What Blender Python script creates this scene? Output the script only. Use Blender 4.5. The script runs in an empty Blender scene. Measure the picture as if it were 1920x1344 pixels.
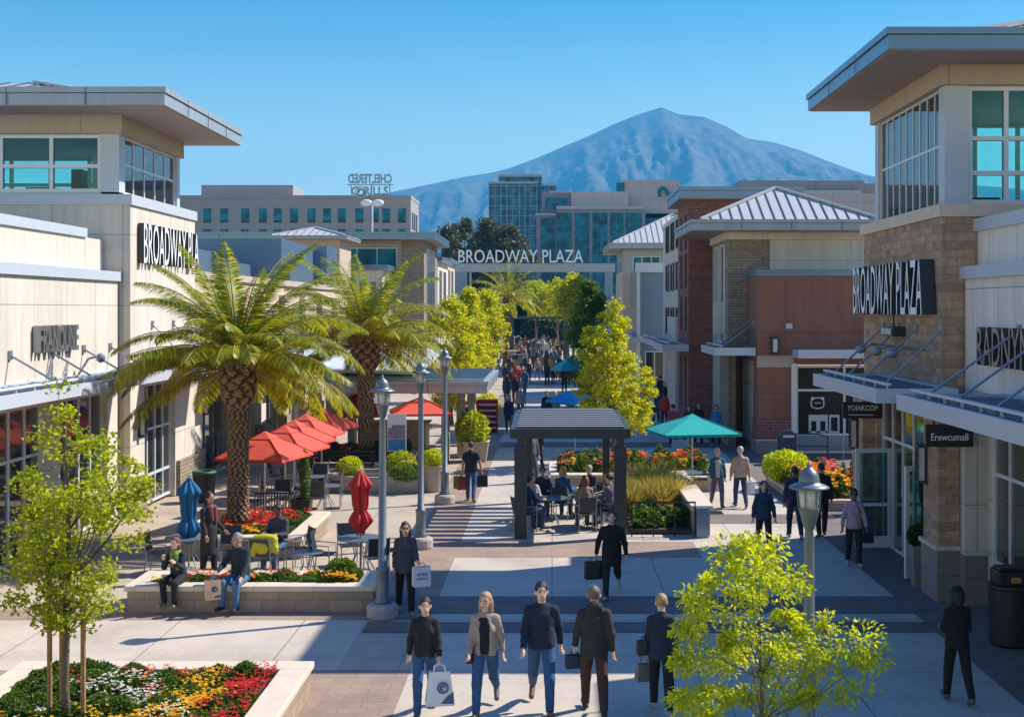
EXPOSURE, SUN_E, SKY_E = 0.68, 5.0, 0.12
HAZE_C, HAZE_D = (.085, .50, .92, 1), 1.5e-4
SKY_T, SKY_HOR, SKY_TOP = (.22, .62, .68), (1.8, 1.44, .84), (.27, .66, 1.24)
import bpy, math, random
import numpy as np
from mathutils import Vector, Matrix
SC = bpy.context.scene
COL = SC.collection
PI = math.pi
F, VX, VY, H = 2400.0, 1035.0, 580.0, 5.6   # focal length in photo pixels, vanishing point, eye height

def gp(px, py):
    Y = F*H/(py-VY)
    return ((px-VX)*Y/F, Y)
def wx(px, Y): return (px-VX)*Y/F
def wz(py, Y): return H-(py-VY)*Y/F

# ---------------------------------------------------------------- tagging
def tag(o, label=None, cat=None, group=None, kind=None):
    if label: o['label'] = label
    if cat: o['category'] = cat
    if group: o['group'] = group
    if kind: o['kind'] = kind
    return o
def thing(name, label, cat, loc=(0, 0, 0), rz=0, group=None):
    o = bpy.data.objects.new(name, None)
    o.empty_display_size = .2
    COL.objects.link(o)
    o.location = loc; o.rotation_euler = (0, 0, rz)
    return tag(o, label, cat, group)
def dup(root, loc, rz, label, scale=None):
    r = root.copy(); COL.objects.link(r); r.location = loc; r.rotation_euler = (0, 0, rz)
    if scale: r.scale = (scale,)*3
    r['label'] = label
    for ch in list(root.children):
        c = ch.copy(); COL.objects.link(c); c.parent = r
        for g in list(ch.children):
            d = g.copy(); COL.objects.link(d); d.parent = c
    return r

def link_mesh(me, name, parent=None, loc=None):
    o = bpy.data.objects.new(name, me); COL.objects.link(o)
    if parent is not None: o.parent = parent
    if loc is not None: o.location = loc
    return o

# ---------------------------------------------------------------- mesh builder
class MB:
    def __init__(s): s.v = []; s.f = []; s.m = []
    def face(s, pts, mi=0):
        b = len(s.v); s.v += [tuple(p) for p in pts]; s.f.append(tuple(range(b, b+len(pts)))); s.m.append(mi)
    def raw(s, vs, fs, mi=0):
        b = len(s.v); s.v += [tuple(p) for p in vs]
        for f in fs: s.f.append(tuple(b+i for i in f)); s.m.append(mi)
    def box(s, x0, x1, y0, y1, z0, z1, mi=0):
        if x0 > x1: x0, x1 = x1, x0
        if y0 > y1: y0, y1 = y1, y0
        if z0 > z1: z0, z1 = z1, z0
        s.raw([(x0,y0,z0),(x1,y0,z0),(x1,y1,z0),(x0,y1,z0),(x0,y0,z1),(x1,y0,z1),(x1,y1,z1),(x0,y1,z1)],
              [(3,2,1,0),(4,5,6,7),(0,1,5,4),(1,2,6,5),(2,3,7,6),(3,0,4,7)], mi)
        return s
    def beam(s, p, q, w, h, mi=0):
        p, q = Vector(p), Vector(q); d = (q-p).normalized()
        up = Vector((0,0,1)) if abs(d.z) < .95 else Vector((0,1,0))
        a = d.cross(up).normalized()*w/2; b = a.cross(d).normalized()*h/2
        vs = [p-a-b, p+a-b, p+a+b, p-a+b, q-a-b, q+a-b, q+a+b, q-a+b]
        s.raw(vs, [(3,2,1,0),(4,5,6,7),(0,1,5,4),(1,2,6,5),(2,3,7,6),(3,0,4,7)][::-1], mi); return s
    def tube(s, pts, r, n=8, mi=0, cap=True):
        pts = [Vector(p) for p in pts]; N = len(pts)
        rs = r if isinstance(r, (list, tuple)) else [r]*N
        b = len(s.v); ref = None
        for i, p in enumerate(pts):
            d = (pts[min(i+1, N-1)]-pts[max(i-1, 0)])
            d = d.normalized() if d.length > 1e-9 else Vector((0,0,1))
            if ref is None: ref = Vector((1,0,0)) if abs(d.x) < .8 else Vector((0,1,0))
            a = (ref-d*ref.dot(d)).normalized(); ref = a; c = d.cross(a)
            for k in range(n):
                t = 2*PI*k/n
                s.v.append(tuple(p+(a*math.cos(t)+c*math.sin(t))*rs[i]))
        for i in range(N-1):
            for k in range(n):
                s.f.append((b+i*n+k, b+i*n+(k+1) % n, b+(i+1)*n+(k+1) % n, b+(i+1)*n+k)); s.m.append(mi)
        if cap:
            s.f.append(tuple(b+k for k in range(n))[::-1]); s.m.append(mi)
            s.f.append(tuple(b+(N-1)*n+k for k in range(n))); s.m.append(mi)
        return s
    def lathe(s, prof, n=20, c=(0,0,0), mi=0, sx=1, sy=1, ph=0):
        b = len(s.v); N = len(prof)
        for r, z in prof:
            for k in range(n):
                t = 2*PI*k/n+ph
                s.v.append((c[0]+r*math.cos(t)*sx, c[1]+r*math.sin(t)*sy, c[2]+z))
        for i in range(N-1):
            for k in range(n):
                s.f.append((b+i*n+k, b+i*n+(k+1) % n, b+(i+1)*n+(k+1) % n, b+(i+1)*n+k)); s.m.append(mi)
        s.f.append(tuple(b+k for k in range(n))[::-1]); s.m.append(mi)
        s.f.append(tuple(b+(N-1)*n+k for k in range(n))); s.m.append(mi)
        return s
    def sphere(s, c, r, mi=0, n=10, m=6):
        rx, ry, rz = r if isinstance(r, tuple) else (r, r, r)
        prof = [(math.sin(PI*i/m) or 1e-4, -math.cos(PI*i/m)) for i in range(m+1)]
        b = len(s.v)
        s.lathe(prof, n, (0,0,0), mi)
        for i in range(b, len(s.v)):
            x, y, z = s.v[i]; s.v[i] = (c[0]+x*rx, c[1]+y*ry, c[2]+z*rz)
        return s
    def build(s, name, mats, parent=None, smooth=False, world=True, bevel=0, loc=None):
        me = bpy.data.meshes.new(name)
        v = s.v
        if parent is not None and world:
            ox, oy, oz = parent.location
            if parent.parent is not None:
                ox += parent.parent.location[0]; oy += parent.parent.location[1]; oz += parent.parent.location[2]
            v = [(x-ox, y-oy, z-oz) for x, y, z in v]
        me.from_pydata(v, [], s.f)
        if not isinstance(mats, (list, tuple)): mats = [mats]
        for m in mats: me.materials.append(m)
        me.polygons.foreach_set('material_index', s.m)
        if smooth: me.polygons.foreach_set('use_smooth', [True]*len(s.f))
        me.update()
        o = link_mesh(me, name, parent)
        if loc: o.location = loc
        if bevel:
            bm = o.modifiers.new('bevel', 'BEVEL'); bm.width = bevel; bm.segments = 2; bm.limit_method = 'ANGLE'
        return o

def _each(s, name, mats, parent=None, **kw):
    """one object per separate piece"""
    par = list(range(len(s.v)))
    def fd(a):
        while par[a] != a: par[a] = par[par[a]]; a = par[a]
        return a
    for f in s.f:
        for k in f[1:]: par[fd(k)] = fd(f[0])
    groups = {}
    for f, m in zip(s.f, s.m): groups.setdefault(fd(f[0]), []).append((f, m))
    for fs in groups.values():
        q = MB(); ids = {}
        for f, m in fs:
            for k in f:
                if k not in ids: ids[k] = len(q.v); q.v.append(s.v[k])
            q.f.append(tuple(ids[k] for k in f)); q.m.append(m)
        q.build(name, mats, parent, **kw)
MB.each = _each
def np_mesh(name, V, Q, mats, mi=None, smooth=False, parent=None):
    """quads only, numpy arrays"""
    me = bpy.data.meshes.new(name)
    nv, nq = len(V), len(Q)
    me.vertices.add(nv); me.vertices.foreach_set('co', np.ascontiguousarray(V, dtype=np.float32).ravel())
    me.loops.add(nq*4); me.loops.foreach_set('vertex_index', np.ascontiguousarray(Q, dtype=np.int32).ravel())
    me.polygons.add(nq); me.polygons.foreach_set('loop_start', np.arange(0, nq*4, 4, dtype=np.int32))
    if mi is not None: me.polygons.foreach_set('material_index', np.ascontiguousarray(mi, dtype=np.int32))
    if smooth: me.polygons.foreach_set('use_smooth', np.ones(nq, dtype=bool))
    for m in (mats if isinstance(mats, (list, tuple)) else [mats]): me.materials.append(m)
    me.update(calc_edges=True); me.validate()
    return link_mesh(me, name, parent)

# ---------------------------------------------------------------- materials
MATS = {}
class NT:
    def __init__(s, name):
        s.m = bpy.data.materials.new(name); s.m.use_nodes = True; s.t = s.m.node_tree; s.t.nodes.clear()
    def n(s, kind, **kw):
        nd = s.t.nodes.new('ShaderNode'+kind)
        for k, v in kw.items():
            if k in nd.inputs.keys() if isinstance(k, str) and k[0].isupper() else False: nd.inputs[k].default_value = v
            else: setattr(nd, k, v)
        return nd
    def l(s, a, b): s.t.links.new(a, b)
def rgb(c): return (c[0], c[1], c[2], 1)

def coords(nt, mode):
    g = nt.n('NewGeometry'); sp = nt.n('SeparateXYZ'); nt.l(g.outputs['Position'], sp.inputs[0])
    if mode == 'floor': return g.outputs['Position']
    if mode == 'wall':
        a = nt.n('Math', operation='ADD'); nt.l(sp.outputs[0], a.inputs[0]); nt.l(sp.outputs[1], a.inputs[1])
        c = nt.n('CombineXYZ'); nt.l(a.outputs[0], c.inputs[0]); nt.l(sp.outputs[2], c.inputs[1]); return c.outputs[0]
    return nt.n('TexCoord').outputs['Object']

def mat(name, c, r=.6, metal=0, var=.12, sc=3, bump=0, bsc=60, mode='obj', brick=None, streak=0, spec=.5, trans=0, fine=0, sheen=0, stain=0):
    """brick = dict(w,h,mortar,mc,c2,off)"""
    if name in MATS: return MATS[name]
    nt = NT(name); out = nt.n('OutputMaterial'); p = nt.n('BsdfPrincipled'); nt.l(p.outputs[0], out.inputs[0])
    p.inputs['Roughness'].default_value = r; p.inputs['Metallic'].default_value = metal
    p.inputs['Specular IOR Level'].default_value = spec
    if sheen: p.inputs['Sheen Weight'].default_value = sheen
    vec = coords(nt, mode)
    base = None; hgt = None
    if brick:
        b = nt.n('TexBrick'); nt.l(vec, b.inputs['Vector'])
        b.offset = brick.get('off', .5); b.squash = 1
        b.inputs['Scale'].default_value = 1
        b.inputs['Brick Width'].default_value = brick['w']; b.inputs['Row Height'].default_value = brick['h']
        b.inputs['Mortar Size'].default_value = brick.get('mortar', .012); b.inputs['Mortar Smooth'].default_value = .2
        b.inputs['Color1'].default_value = rgb(c); b.inputs['Color2'].default_value = rgb(brick.get('c2', c))
        b.inputs['Mortar'].default_value = rgb(brick.get('mc', [x*.6 for x in c])); base = b.outputs['Color']; hgt = b.outputs['Fac']
    ns = nt.n('TexNoise'); nt.l(vec, ns.inputs['Vector']); ns.inputs['Scale'].default_value = sc; ns.inputs['Detail'].default_value = 5
    ns.inputs['Roughness'].default_value = .65
    mr = nt.n('MapRange'); nt.l(ns.outputs['Fac'], mr.inputs[0]); mr.inputs[1].default_value = .3; mr.inputs[2].default_value = .7
    mr.inputs[3].default_value = 1-var; mr.inputs[4].default_value = 1+var*.6
    fac = mr.outputs[0]
    if streak:
        mp = nt.n('Mapping'); nt.l(vec, mp.inputs[0]); mp.inputs['Scale'].default_value = (2.2, .18, 1)
        n2 = nt.n('TexNoise'); nt.l(mp.outputs[0], n2.inputs['Vector']); n2.inputs['Scale'].default_value = 1.6; n2.inputs['Detail'].default_value = 4
        m2 = nt.n('MapRange'); nt.l(n2.outputs['Fac'], m2.inputs[0]); m2.inputs[1].default_value = .35; m2.inputs[2].default_value = .75
        m2.inputs[3].default_value = 1; m2.inputs[4].default_value = 1-streak
        mu = nt.n('Math', operation='MULTIPLY'); nt.l(fac, mu.inputs[0]); nt.l(m2.outputs[0], mu.inputs[1]); fac = mu.outputs[0]
    if fine:
        n3 = nt.n('TexNoise'); nt.l(vec, n3.inputs['Vector']); n3.inputs['Scale'].default_value = 38; n3.inputs['Detail'].default_value = 2
        m3 = nt.n('MapRange'); nt.l(n3.outputs['Fac'], m3.inputs[0]); m3.inputs[1].default_value = .3; m3.inputs[2].default_value = .7
        m3.inputs[3].default_value = 1-fine; m3.inputs[4].default_value = 1+fine
        mu = nt.n('Math', operation='MULTIPLY'); nt.l(fac, mu.inputs[0]); nt.l(m3.outputs[0], mu.inputs[1]); fac = mu.outputs[0]
    if stain:
        for kind_ in (0, 1):
            if kind_ == 0:
                n4 = nt.n('TexNoise'); nt.l(vec, n4.inputs['Vector']); n4.inputs['Scale'].default_value = .55; n4.inputs['Detail'].default_value = 8; n4.inputs['Roughness'].default_value = .75; o4 = n4.outputs['Fac']; lo_, hi_, a_, b_ = .48, .68, 1.0, .74
            else:
                n4 = nt.n('TexVoronoi'); nt.l(vec, n4.inputs['Vector']); n4.inputs['Scale'].default_value = 2.3; o4 = n4.outputs['Distance']; lo_, hi_, a_, b_ = .045, .075, .72, 1.0
            m4 = nt.n('MapRange'); nt.l(o4, m4.inputs[0]); m4.inputs[1].default_value = lo_; m4.inputs[2].default_value = hi_; m4.inputs[3].default_value = a_; m4.inputs[4].default_value = b_
            mu = nt.n('Math', operation='MULTIPLY'); nt.l(fac, mu.inputs[0]); nt.l(m4.outputs[0], mu.inputs[1]); fac = mu.outputs[0]
    mx = nt.n('VectorMath', operation='SCALE')
    if base is not None: nt.l(base, mx.inputs[0])
    else: mx.inputs[0].default_value = c[:3]
    nt.l(fac, mx.inputs['Scale']); nt.l(mx.outputs[0], p.inputs['Base Color'])
    if bump or brick:
        last = None
        if brick:
            iv = nt.n('Math', operation='SUBTRACT'); iv.inputs[0].default_value = 1; nt.l(hgt, iv.inputs[1])
            bu = nt.n('Bump'); bu.inputs['Strength'].default_value = .6; bu.inputs['Distance'].default_value = .012
            nt.l(iv.outputs[0], bu.inputs['Height']); last = bu.outputs[0]
        if bump:
            nb = nt.n('TexNoise'); nt.l(vec, nb.inputs['Vector']); nb.inputs['Scale'].default_value = bsc; nb.inputs['Detail'].default_value = 3
            b2 = nt.n('Bump'); b2.inputs['Strength'].default_value = bump; b2.inputs['Distance'].default_value = .02
            nt.l(nb.outputs['Fac'], b2.inputs['Height'])
            if last is not None: nt.l(last, b2.inputs['Normal'])
            last = b2.outputs[0]
        nt.l(last, p.inputs['Normal'])
    MATS[name] = nt.m
    return nt.m

def leafmat(name, c1, c2, tr=.45, rough=.5):
    if name in MATS: return MATS[name]
    nt = NT(name); out = nt.n('OutputMaterial'); g = nt.n('NewGeometry')
    mx = nt.n('Mix', data_type='RGBA'); nt.l(g.outputs['Random Per Island'], mx.inputs[0])
    mx.inputs[6].default_value = rgb(c1); mx.inputs[7].default_value = rgb(c2)
    p = nt.n('BsdfPrincipled'); p.inputs['Roughness'].default_value = rough; nt.l(mx.outputs[2], p.inputs['Base Color'])
    p.inputs['Specular IOR Level'].default_value = .35
    t = nt.n('BsdfTranslucent'); sc = nt.n('VectorMath', operation='MULTIPLY'); nt.l(mx.outputs[2], sc.inputs[0]); sc.inputs[1].default_value = (1.5, 1.35, .5)
    nt.l(sc.outputs[0], t.inputs[0])
    ms = nt.n('MixShader'); ms.inputs[0].default_value = tr; nt.l(p.outputs[0], ms.inputs[1]); nt.l(t.outputs[0], ms.inputs[2])
    nt.l(ms.outputs[0], out.inputs[0]); MATS[name] = nt.m; return nt.m

def clear_glass(name, tint, gloss=.25, rough=.02):
    nt = NT(name); out = nt.n('OutputMaterial'); t = nt.n('BsdfTransparent'); t.inputs[0].default_value = rgb(tint)
    g = nt.n('BsdfGlossy'); g.inputs['Roughness'].default_value = rough; g.inputs[0].default_value = (.9, .95, 1, 1)
    lw = nt.n('LayerWeight'); lw.inputs[0].default_value = gloss
    ms = nt.n('MixShader'); nt.l(lw.outputs['Fresnel'], ms.inputs[0]); nt.l(t.outputs[0], ms.inputs[1]); nt.l(g.outputs[0], ms.inputs[2])
    nt.l(ms.outputs[0], out.inputs[0]); MATS[name] = nt.m; return nt.m

def dark_glass(name, c, rough=.06, wave=.02, grid=None):
    nt = NT(name); out = nt.n('OutputMaterial'); p = nt.n('BsdfPrincipled'); nt.l(p.outputs[0], out.inputs[0])
    p.inputs['Roughness'].default_value = rough; p.inputs['Specular IOR Level'].default_value = .9 if rough < .1 else .25
    p.inputs['Coat Weight'].default_value = .6 if rough < .1 else 0; p.inputs['Coat Roughness'].default_value = .03
    vec = coords(nt, 'wall')
    ns = nt.n('TexNoise'); nt.l(vec, ns.inputs['Vector']); ns.inputs['Scale'].default_value = .5; ns.inputs['Detail'].default_value = 6
    mr = nt.n('MapRange'); nt.l(ns.outputs['Fac'], mr.inputs[0]); mr.inputs[1].default_value = .35; mr.inputs[2].default_value = .65; mr.inputs[3].default_value = .45; mr.inputs[4].default_value = 1.6
    mx = nt.n('VectorMath', operation='SCALE'); nt.l(mr.outputs[0], mx.inputs['Scale'])
    if grid:
        b = nt.n('TexBrick'); nt.l(vec, b.inputs['Vector']); b.offset = 0; b.inputs['Scale'].default_value = 1
        b.inputs['Brick Width'].default_value = grid[0]; b.inputs['Row Height'].default_value = grid[1]; b.inputs['Mortar Size'].default_value = grid[2]
        b.inputs['Color1'].default_value = rgb(c); b.inputs['Color2'].default_value = rgb([x*.55 for x in c]); b.inputs['Mortar'].default_value = rgb(grid[3])
        nt.l(b.outputs[0], mx.inputs[0])
    else: mx.inputs[0].default_value = c
    nt.l(mx.outputs[0], p.inputs['Base Color'])
    nb = nt.n('TexNoise'); nt.l(vec, nb.inputs['Vector']); nb.inputs['Scale'].default_value = .9
    bu = nt.n('Bump'); bu.inputs['Strength'].default_value = wave; bu.inputs['Distance'].default_value = .3; nt.l(nb.outputs['Fac'], bu.inputs['Height'])
    nt.l(bu.outputs[0], p.inputs['Normal']); MATS[name] = nt.m; return nt.m

M = {}
M['stucco'] = mat('stucco_cream', (.70,.63,.54), .85, var=.06, sc=.8, mode='wall', bump=.25, bsc=90, streak=.2, brick=dict(w=1.9, h=1.9, off=0, mortar=.012, mc=(.42,.36,.30)))
M['stucco_tan'] = mat('stucco_tan', (.50,.41,.32), .85, var=.06, sc=.8, mode='wall', bump=.25, bsc=90, streak=.14, brick=dict(w=2.4, h=2.2, off=0, mortar=.012, mc=(.32,.25,.2)))
M['stucco_pale'] = mat('stucco_pale', (.84,.76,.67), .85, var=.05, sc=.8, mode='wall', bump=.2, bsc=90, streak=.2, brick=dict(w=1.45, h=2.0, off=0, mortar=.012, mc=(.42,.40,.40)))
M['stucco_brown'] = mat('stucco_terracotta', (.30,.135,.088), .85, var=.14, sc=.7, mode='wall', bump=.3, bsc=80, streak=.22, brick=dict(w=3.1, h=2.35, off=0, mortar=.015, mc=(.2,.09,.065)))
M['stucco_peach'] = mat('stucco_peach', (.62,.47,.34), .85, var=.07, sc=1, mode='wall', bump=.2, streak=.12)
M['stone'] = mat('split_stone', (.54,.36,.235), .85, var=.3, sc=7, mode='wall', bump=.8, bsc=25, brick=dict(w=.36, h=.17, off=.37, mortar=.006, mc=(.27,.19,.12), c2=(.33,.22,.14)))
M['ledge'] = mat('ledge_stone', (.38,.31,.22), .85, var=.25, sc=6, mode='wall', bump=.8, bsc=22, brick=dict(w=.42, h=.11, mortar=.012, mc=(.16,.13,.1), c2=(.26,.21,.16)))
M['granite'] = mat('granite_base', (.27,.235,.22), .7, var=.2, sc=12, mode='wall', bump=.2, brick=dict(w=.9, h=.52, mortar=.008, mc=(.15,.13,.12), c2=(.23,.2,.19)))
M['brickred'] = mat('red_brick', (.27,.085,.06), .85, var=.18, sc=3, mode='wall', bump=.3, brick=dict(w=.34, h=.115, mortar=.012, mc=(.3,.22,.19), c2=(.2,.06,.045)))
M['seatwall'] = mat('seat_wall_stone', (.40,.31,.22), .85, var=.2, sc=4, mode='wall', bump=.5, bsc=30, brick=dict(w=.62, h=.24, mortar=.008, mc=(.24,.18,.13), c2=(.33,.25,.18)))
M['capstone'] = mat('cap_stone', (.66,.55,.43), .75, var=.1, sc=4, mode='floor', bump=.15, bsc=50, fine=.05, brick=dict(w=1.1, h=50, off=0, mortar=.007, mc=(.4,.33,.26)))
M['fascia'] = mat('grey_metal_panel', (.36,.40,.44), .42, metal=.25, var=.08, sc=1, mode='wall', streak=.15)
M['fascia_blue'] = mat('blue_grey_metal', (.17,.25,.36), .3, metal=.55, var=.06, sc=1, mode='wall')
M['soffit'] = mat('soffit_board', (.36,.29,.24), .6, var=.06, sc=1, mode='floor', brick=dict(w=30, h=.2, off=0, mortar=.006, mc=(.22,.18,.15)))
M['white_frame'] = mat('pale_frame', (.68,.71,.75), .4, metal=.1, var=.03)
M['panel_blue'] = mat('pale_blue_panel', (.52,.56,.62), .5, metal=.1, var=.04, mode='wall')
M['roofmetal'] = mat('standing_seam', (.50,.49,.48), .5, metal=0, var=.05)
M['seam'] = mat('roof_seam', (.12,.14,.17), .5, metal=.3)
M['steel'] = mat('steel_grey', (.30,.33,.37), .4, metal=.5, var=.06)
M['canopyglass'] = mat('canopy_louvre', (.22,.29,.36), .35, metal=.4, var=.2, sc=2)
M['dark'] = mat('charcoal_metal', (.045,.05,.056), .45, metal=.3, var=.1)
M['black'] = mat('black_panel', (.012,.012,.014), .45, var=.1)
M['lamp_grey'] = mat('lamp_paint', (.17,.20,.215), .4, metal=.35, var=.08)
M['concrete_cast'] = mat('cast_concrete', (.42,.38,.34), .8, var=.12, sc=6, bump=.2, fine=.05)
M['planter_tan'] = mat('planter_tan', (.45,.38,.30), .8, var=.1, sc=5, bump=.15)
M['letter_white'] = mat('white_letter', (.85,.87,.9), .4, var=.02)
M['letter_dark'] = mat('letter_return', (.03,.032,.036), .45, var=.05)
M['letter_steel'] = mat('steel_letter', (.30,.30,.31), .35, metal=.6, var=.06)
M['glass_tower'] = clear_glass('tinted_clear_glass', (.72,.95,.93), .22)
M['glass_side'] = clear_glass('reflective_glass', (.45,.75,.80), .62)
M['glass_shop'] = dark_glass('shop_glass', (.018,.024,.028))
M['glass_display'] = dark_glass('display_glass', (.012,.014,.014), rough=.12)
M['glass_teal'] = dark_glass('teal_glass', (.0,.16,.21), rough=.4)
M['glass_far'] = dark_glass('curtain_glass', (.01,.16,.26), rough=.4, grid=(1.5, 3.2, .12, (.10,.22,.28)))
M['glass_far2'] = dark_glass('curtain_glass_b', (.005,.15,.21), rough=.4, grid=(4.2, 4.0, .1, (.02,.16,.2)))
M['soil'] = mat('soil', (.07,.045,.03), .95, var=.3, sc=8, bump=.6, bsc=30)
M['bark'] = mat('bark', (.16,.12,.085), .9, var=.3, sc=9, bump=.7, bsc=30)
M['stake'] = mat('wood_stake', (.40,.22,.09), .75, var=.2, sc=8, bump=.2)

# ---------------------------------------------------------------- text
def text_mesh(txt, size, depth, bold=0, bevel=0):
    cu = bpy.data.curves.new('t', 'FONT'); cu.body = txt; cu.size = size; cu.extrude = depth/2; cu.align_x = 'LEFT'
    cu.resolution_u = 3
    cu.bevel_depth = bevel; cu.bevel_resolution = 0
    cu.offset = bold
    o = bpy.data.objects.new('t', cu); COL.objects.link(o)
    dg = bpy.context.evaluated_depsgraph_get(); dg.update()
    me = bpy.data.meshes.new_from_object(o.evaluated_get(dg))
    vs = [v.co.copy() for v in me.vertices]; fs = [tuple(p.vertices) for p in me.polygons]
    nz = [p.normal.z for p in me.polygons]
    bpy.data.objects.remove(o); bpy.data.curves.remove(cu); bpy.data.meshes.remove(me)
    return vs, fs, nz
def lettering(name, txt, org, right, up, width, height, depth, mats, parent, mirror=False, bold=0):
    """fit txt into width x height, standing at org (lower left), front towards right x up"""
    vs, fs, nz = text_mesh(txt, 1, 1, bold)
    x0 = min(v.x for v in vs); x1 = max(v.x for v in vs); y0 = min(v.y for v in vs); y1 = max(v.y for v in vs)
    R, U = Vector(right), Vector(up); N = R.cross(U)
    mb = MB(); org = Vector(org)
    out = []
    for v in vs:
        tx = (v.x-x0)/(x1-x0)
        if mirror: tx = 1-tx
        out.append(org+R*tx*width+U*((v.y-y0)/(y1-y0)*height)+N*((v.z+.5)*depth))
    b = len(mb.v); mb.v += [tuple(p) for p in out]
    for f, z in zip(fs, nz):
        mb.f.append(f[::-1] if mirror else f); mb.m.append(0 if z > .5 else 1)
    return mb.build(name, mats, parent)

# ---------------------------------------------------------------- architecture helpers
def wall(mb, plane, c, t, a0, a1, z0, z1, ops=(), mi=0):
    """slab occupying [c, c+t] across the plane axis, with openings (b0,b1,zlo,zhi)"""
    def bx(p, q, lo, hi):
        if q-p < 1e-4 or hi-lo < 1e-4: return
        if plane == 'x': mb.box(c, c+t, p, q, lo, hi, mi)
        else: mb.box(p, q, c, c+t, lo, hi, mi)
    cur = a0
    cols = {}
    for b0, b1, zl, zh in ops: cols.setdefault((b0, b1), []).append((zl, zh))
    for (b0, b1) in sorted(cols):
        bx(cur, b0, z0, z1); z = z0
        for zl, zh in sorted(cols[(b0, b1)]): bx(b0, b1, z, zl); z = zh
        bx(b0, b1, z, z1); cur = b1
    bx(cur, a1, z0, z1)
def window(parent, plane, c, a0, a1, z0, z1, nv=1, rows=(), glass='glass_shop', fw=.07, fd=.12, frame='white_frame', name='window'):
    """c is the plane of the frame's middle"""
    fb, gb = MB(), MB()
    def bx(mb, p, q, lo, hi, d):
        if plane == 'x': mb.box(c-d/2, c+d/2, p, q, lo, hi)
        else: mb.box(p, q, c-d/2, c+d/2, lo, hi)
    bx(fb, a0, a0+fw, z0, z1, fd); bx(fb, a1-fw, a1, z0, z1, fd)
    bx(fb, a0+fw, a1-fw, z0, z0+fw, fd); bx(fb, a0+fw, a1-fw, z1-fw, z1, fd)
    for i in range(1, nv):
        a = a0+(a1-a0)*i/nv; bx(fb, a-fw/2, a+fw/2, z0+fw, z1-fw, fd*.8)
    for z in rows: bx(fb, a0+fw, a1-fw, z-fw/2, z+fw/2, fd*.7)
    f = fb.build(name, M[frame], parent)
    bx(gb, a0+fw*.5, a1-fw*.5, z0+fw*.5, z1-fw*.5, .02)
    g = gb.build('pane', M[glass], f)
    return f
def hip_roof(parent, x0, x1, y0, y1, z, apex, zt, seams=14, name='roof', ridge=0):
    """hipped metal roof with raised seams; apex=(x,y)"""
    mb = MB(); ax, ay = apex
    A = (ax-ridge, ay, zt); B = (ax+ridge, ay, zt)
    c = [(x0,y0,z),(x1,y0,z),(x1,y1,z),(x0,y1,z)]
    mb.face([c[0], c[1], B, A] if ridge else [c[0], c[1], A]); mb.face([c[1], c[2], B])
    mb.face([c[2], c[3], A, B] if ridge else [c[2], c[3], A]); mb.face([c[3], c[0], A])
    # seams run up the slope, perpendicular to each eave
    def hz(x, y):
        best = zt
        fr = (y-y0)/(ay-y0); bk = (y1-y)/(y1-ay); lf = (x-x0)/(ax-ridge-x0); rt = (x1-x)/(x1-ax-ridge)
        return z+(zt-z)*max(0, min(fr, bk, lf, rt, 1))
    w = .034
    for i in range(1, seams):
        x = x0+(x1-x0)*i/seams
        t = min((x-x0)/(ax-ridge-x0), (x1-x)/(x1-ax-ridge), 1); yt = y0+(ay-y0)*t; yb = y1-(y1-ay)*t
        mb.beam((x, y0, z+.03), (x, yt, hz(x, yt)+.03), w, .035, 1); mb.beam((x, y1, z+.03), (x, yb, hz(x, yb)+.03), w, .035, 1)
    ny = max(3, int(seams*(y1-y0)/(x1-x0)))
    for i in range(1, ny):
        y = y0+(y1-y0)*i/ny; t = min((y-y0)/(ay-y0), (y1-y)/(y1-ay), 1); xl = x0+(ax-ridge-x0)*t; xr = x1-(x1-ax-ridge)*t
        mb.beam((x0, y, z+.03), (xl, y, hz(xl, y)+.03), w, .035, 1); mb.beam((x1, y, z+.03), (xr, y, hz(xr, y)+.03), w, .035, 1)
    for p, q in ((c[0], A), (c[1], B), (c[2], B), (c[3], A)):
        mb.beam((p[0], p[1], p[2]+.05), (q[0], q[1], q[2]+.05), .14, .1, 0)
    return mb.build(name, [M['roofmetal'], M['seam']], parent)
def eave(parent, x0, x1, y0, y1, z0, z1, wall_in, joint=2.2, m='fascia', name='eave'):
    """overhanging slab: fascia boards with a step line, soffit board below"""
    mb = MB(); zm = z0+(z1-z0)*.66
    mb.box(x0, x1, y0, y1, z0+.02, zm, 0)
    mb.box(x0-.04, x1+.04, y0-.04, y1+.04, zm+.015, z1, 0)
    mb.box(x0+.03, x1-.03, y0+.03, y1-.03, zm, zm+.015, 2)
    mb.box(x0+.05, x1-.05, y0+.05, y1-.05, z0, z0+.02, 1)
    n = int((x1-x0)/joint)
    for i in range(1, n+1):
        x = x0+(x1-x0)*i/(n+1); mb.box(x-.012, x+.012, y0-.043, y0-.03, z0+.02, z1-.01, 2)
    n = int((y1-y0)/joint)
    for i in range(1, n+1):
        y = y0+(y1-y0)*i/(n+1)
        for x in (x0-.043, x1+.03): mb.box(x, x+.013, y-.012, y+.012, z0+.02, z1-.01, 2)
    return mb.build(name, [M[m], M['soffit'], M['seam']], parent)
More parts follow.
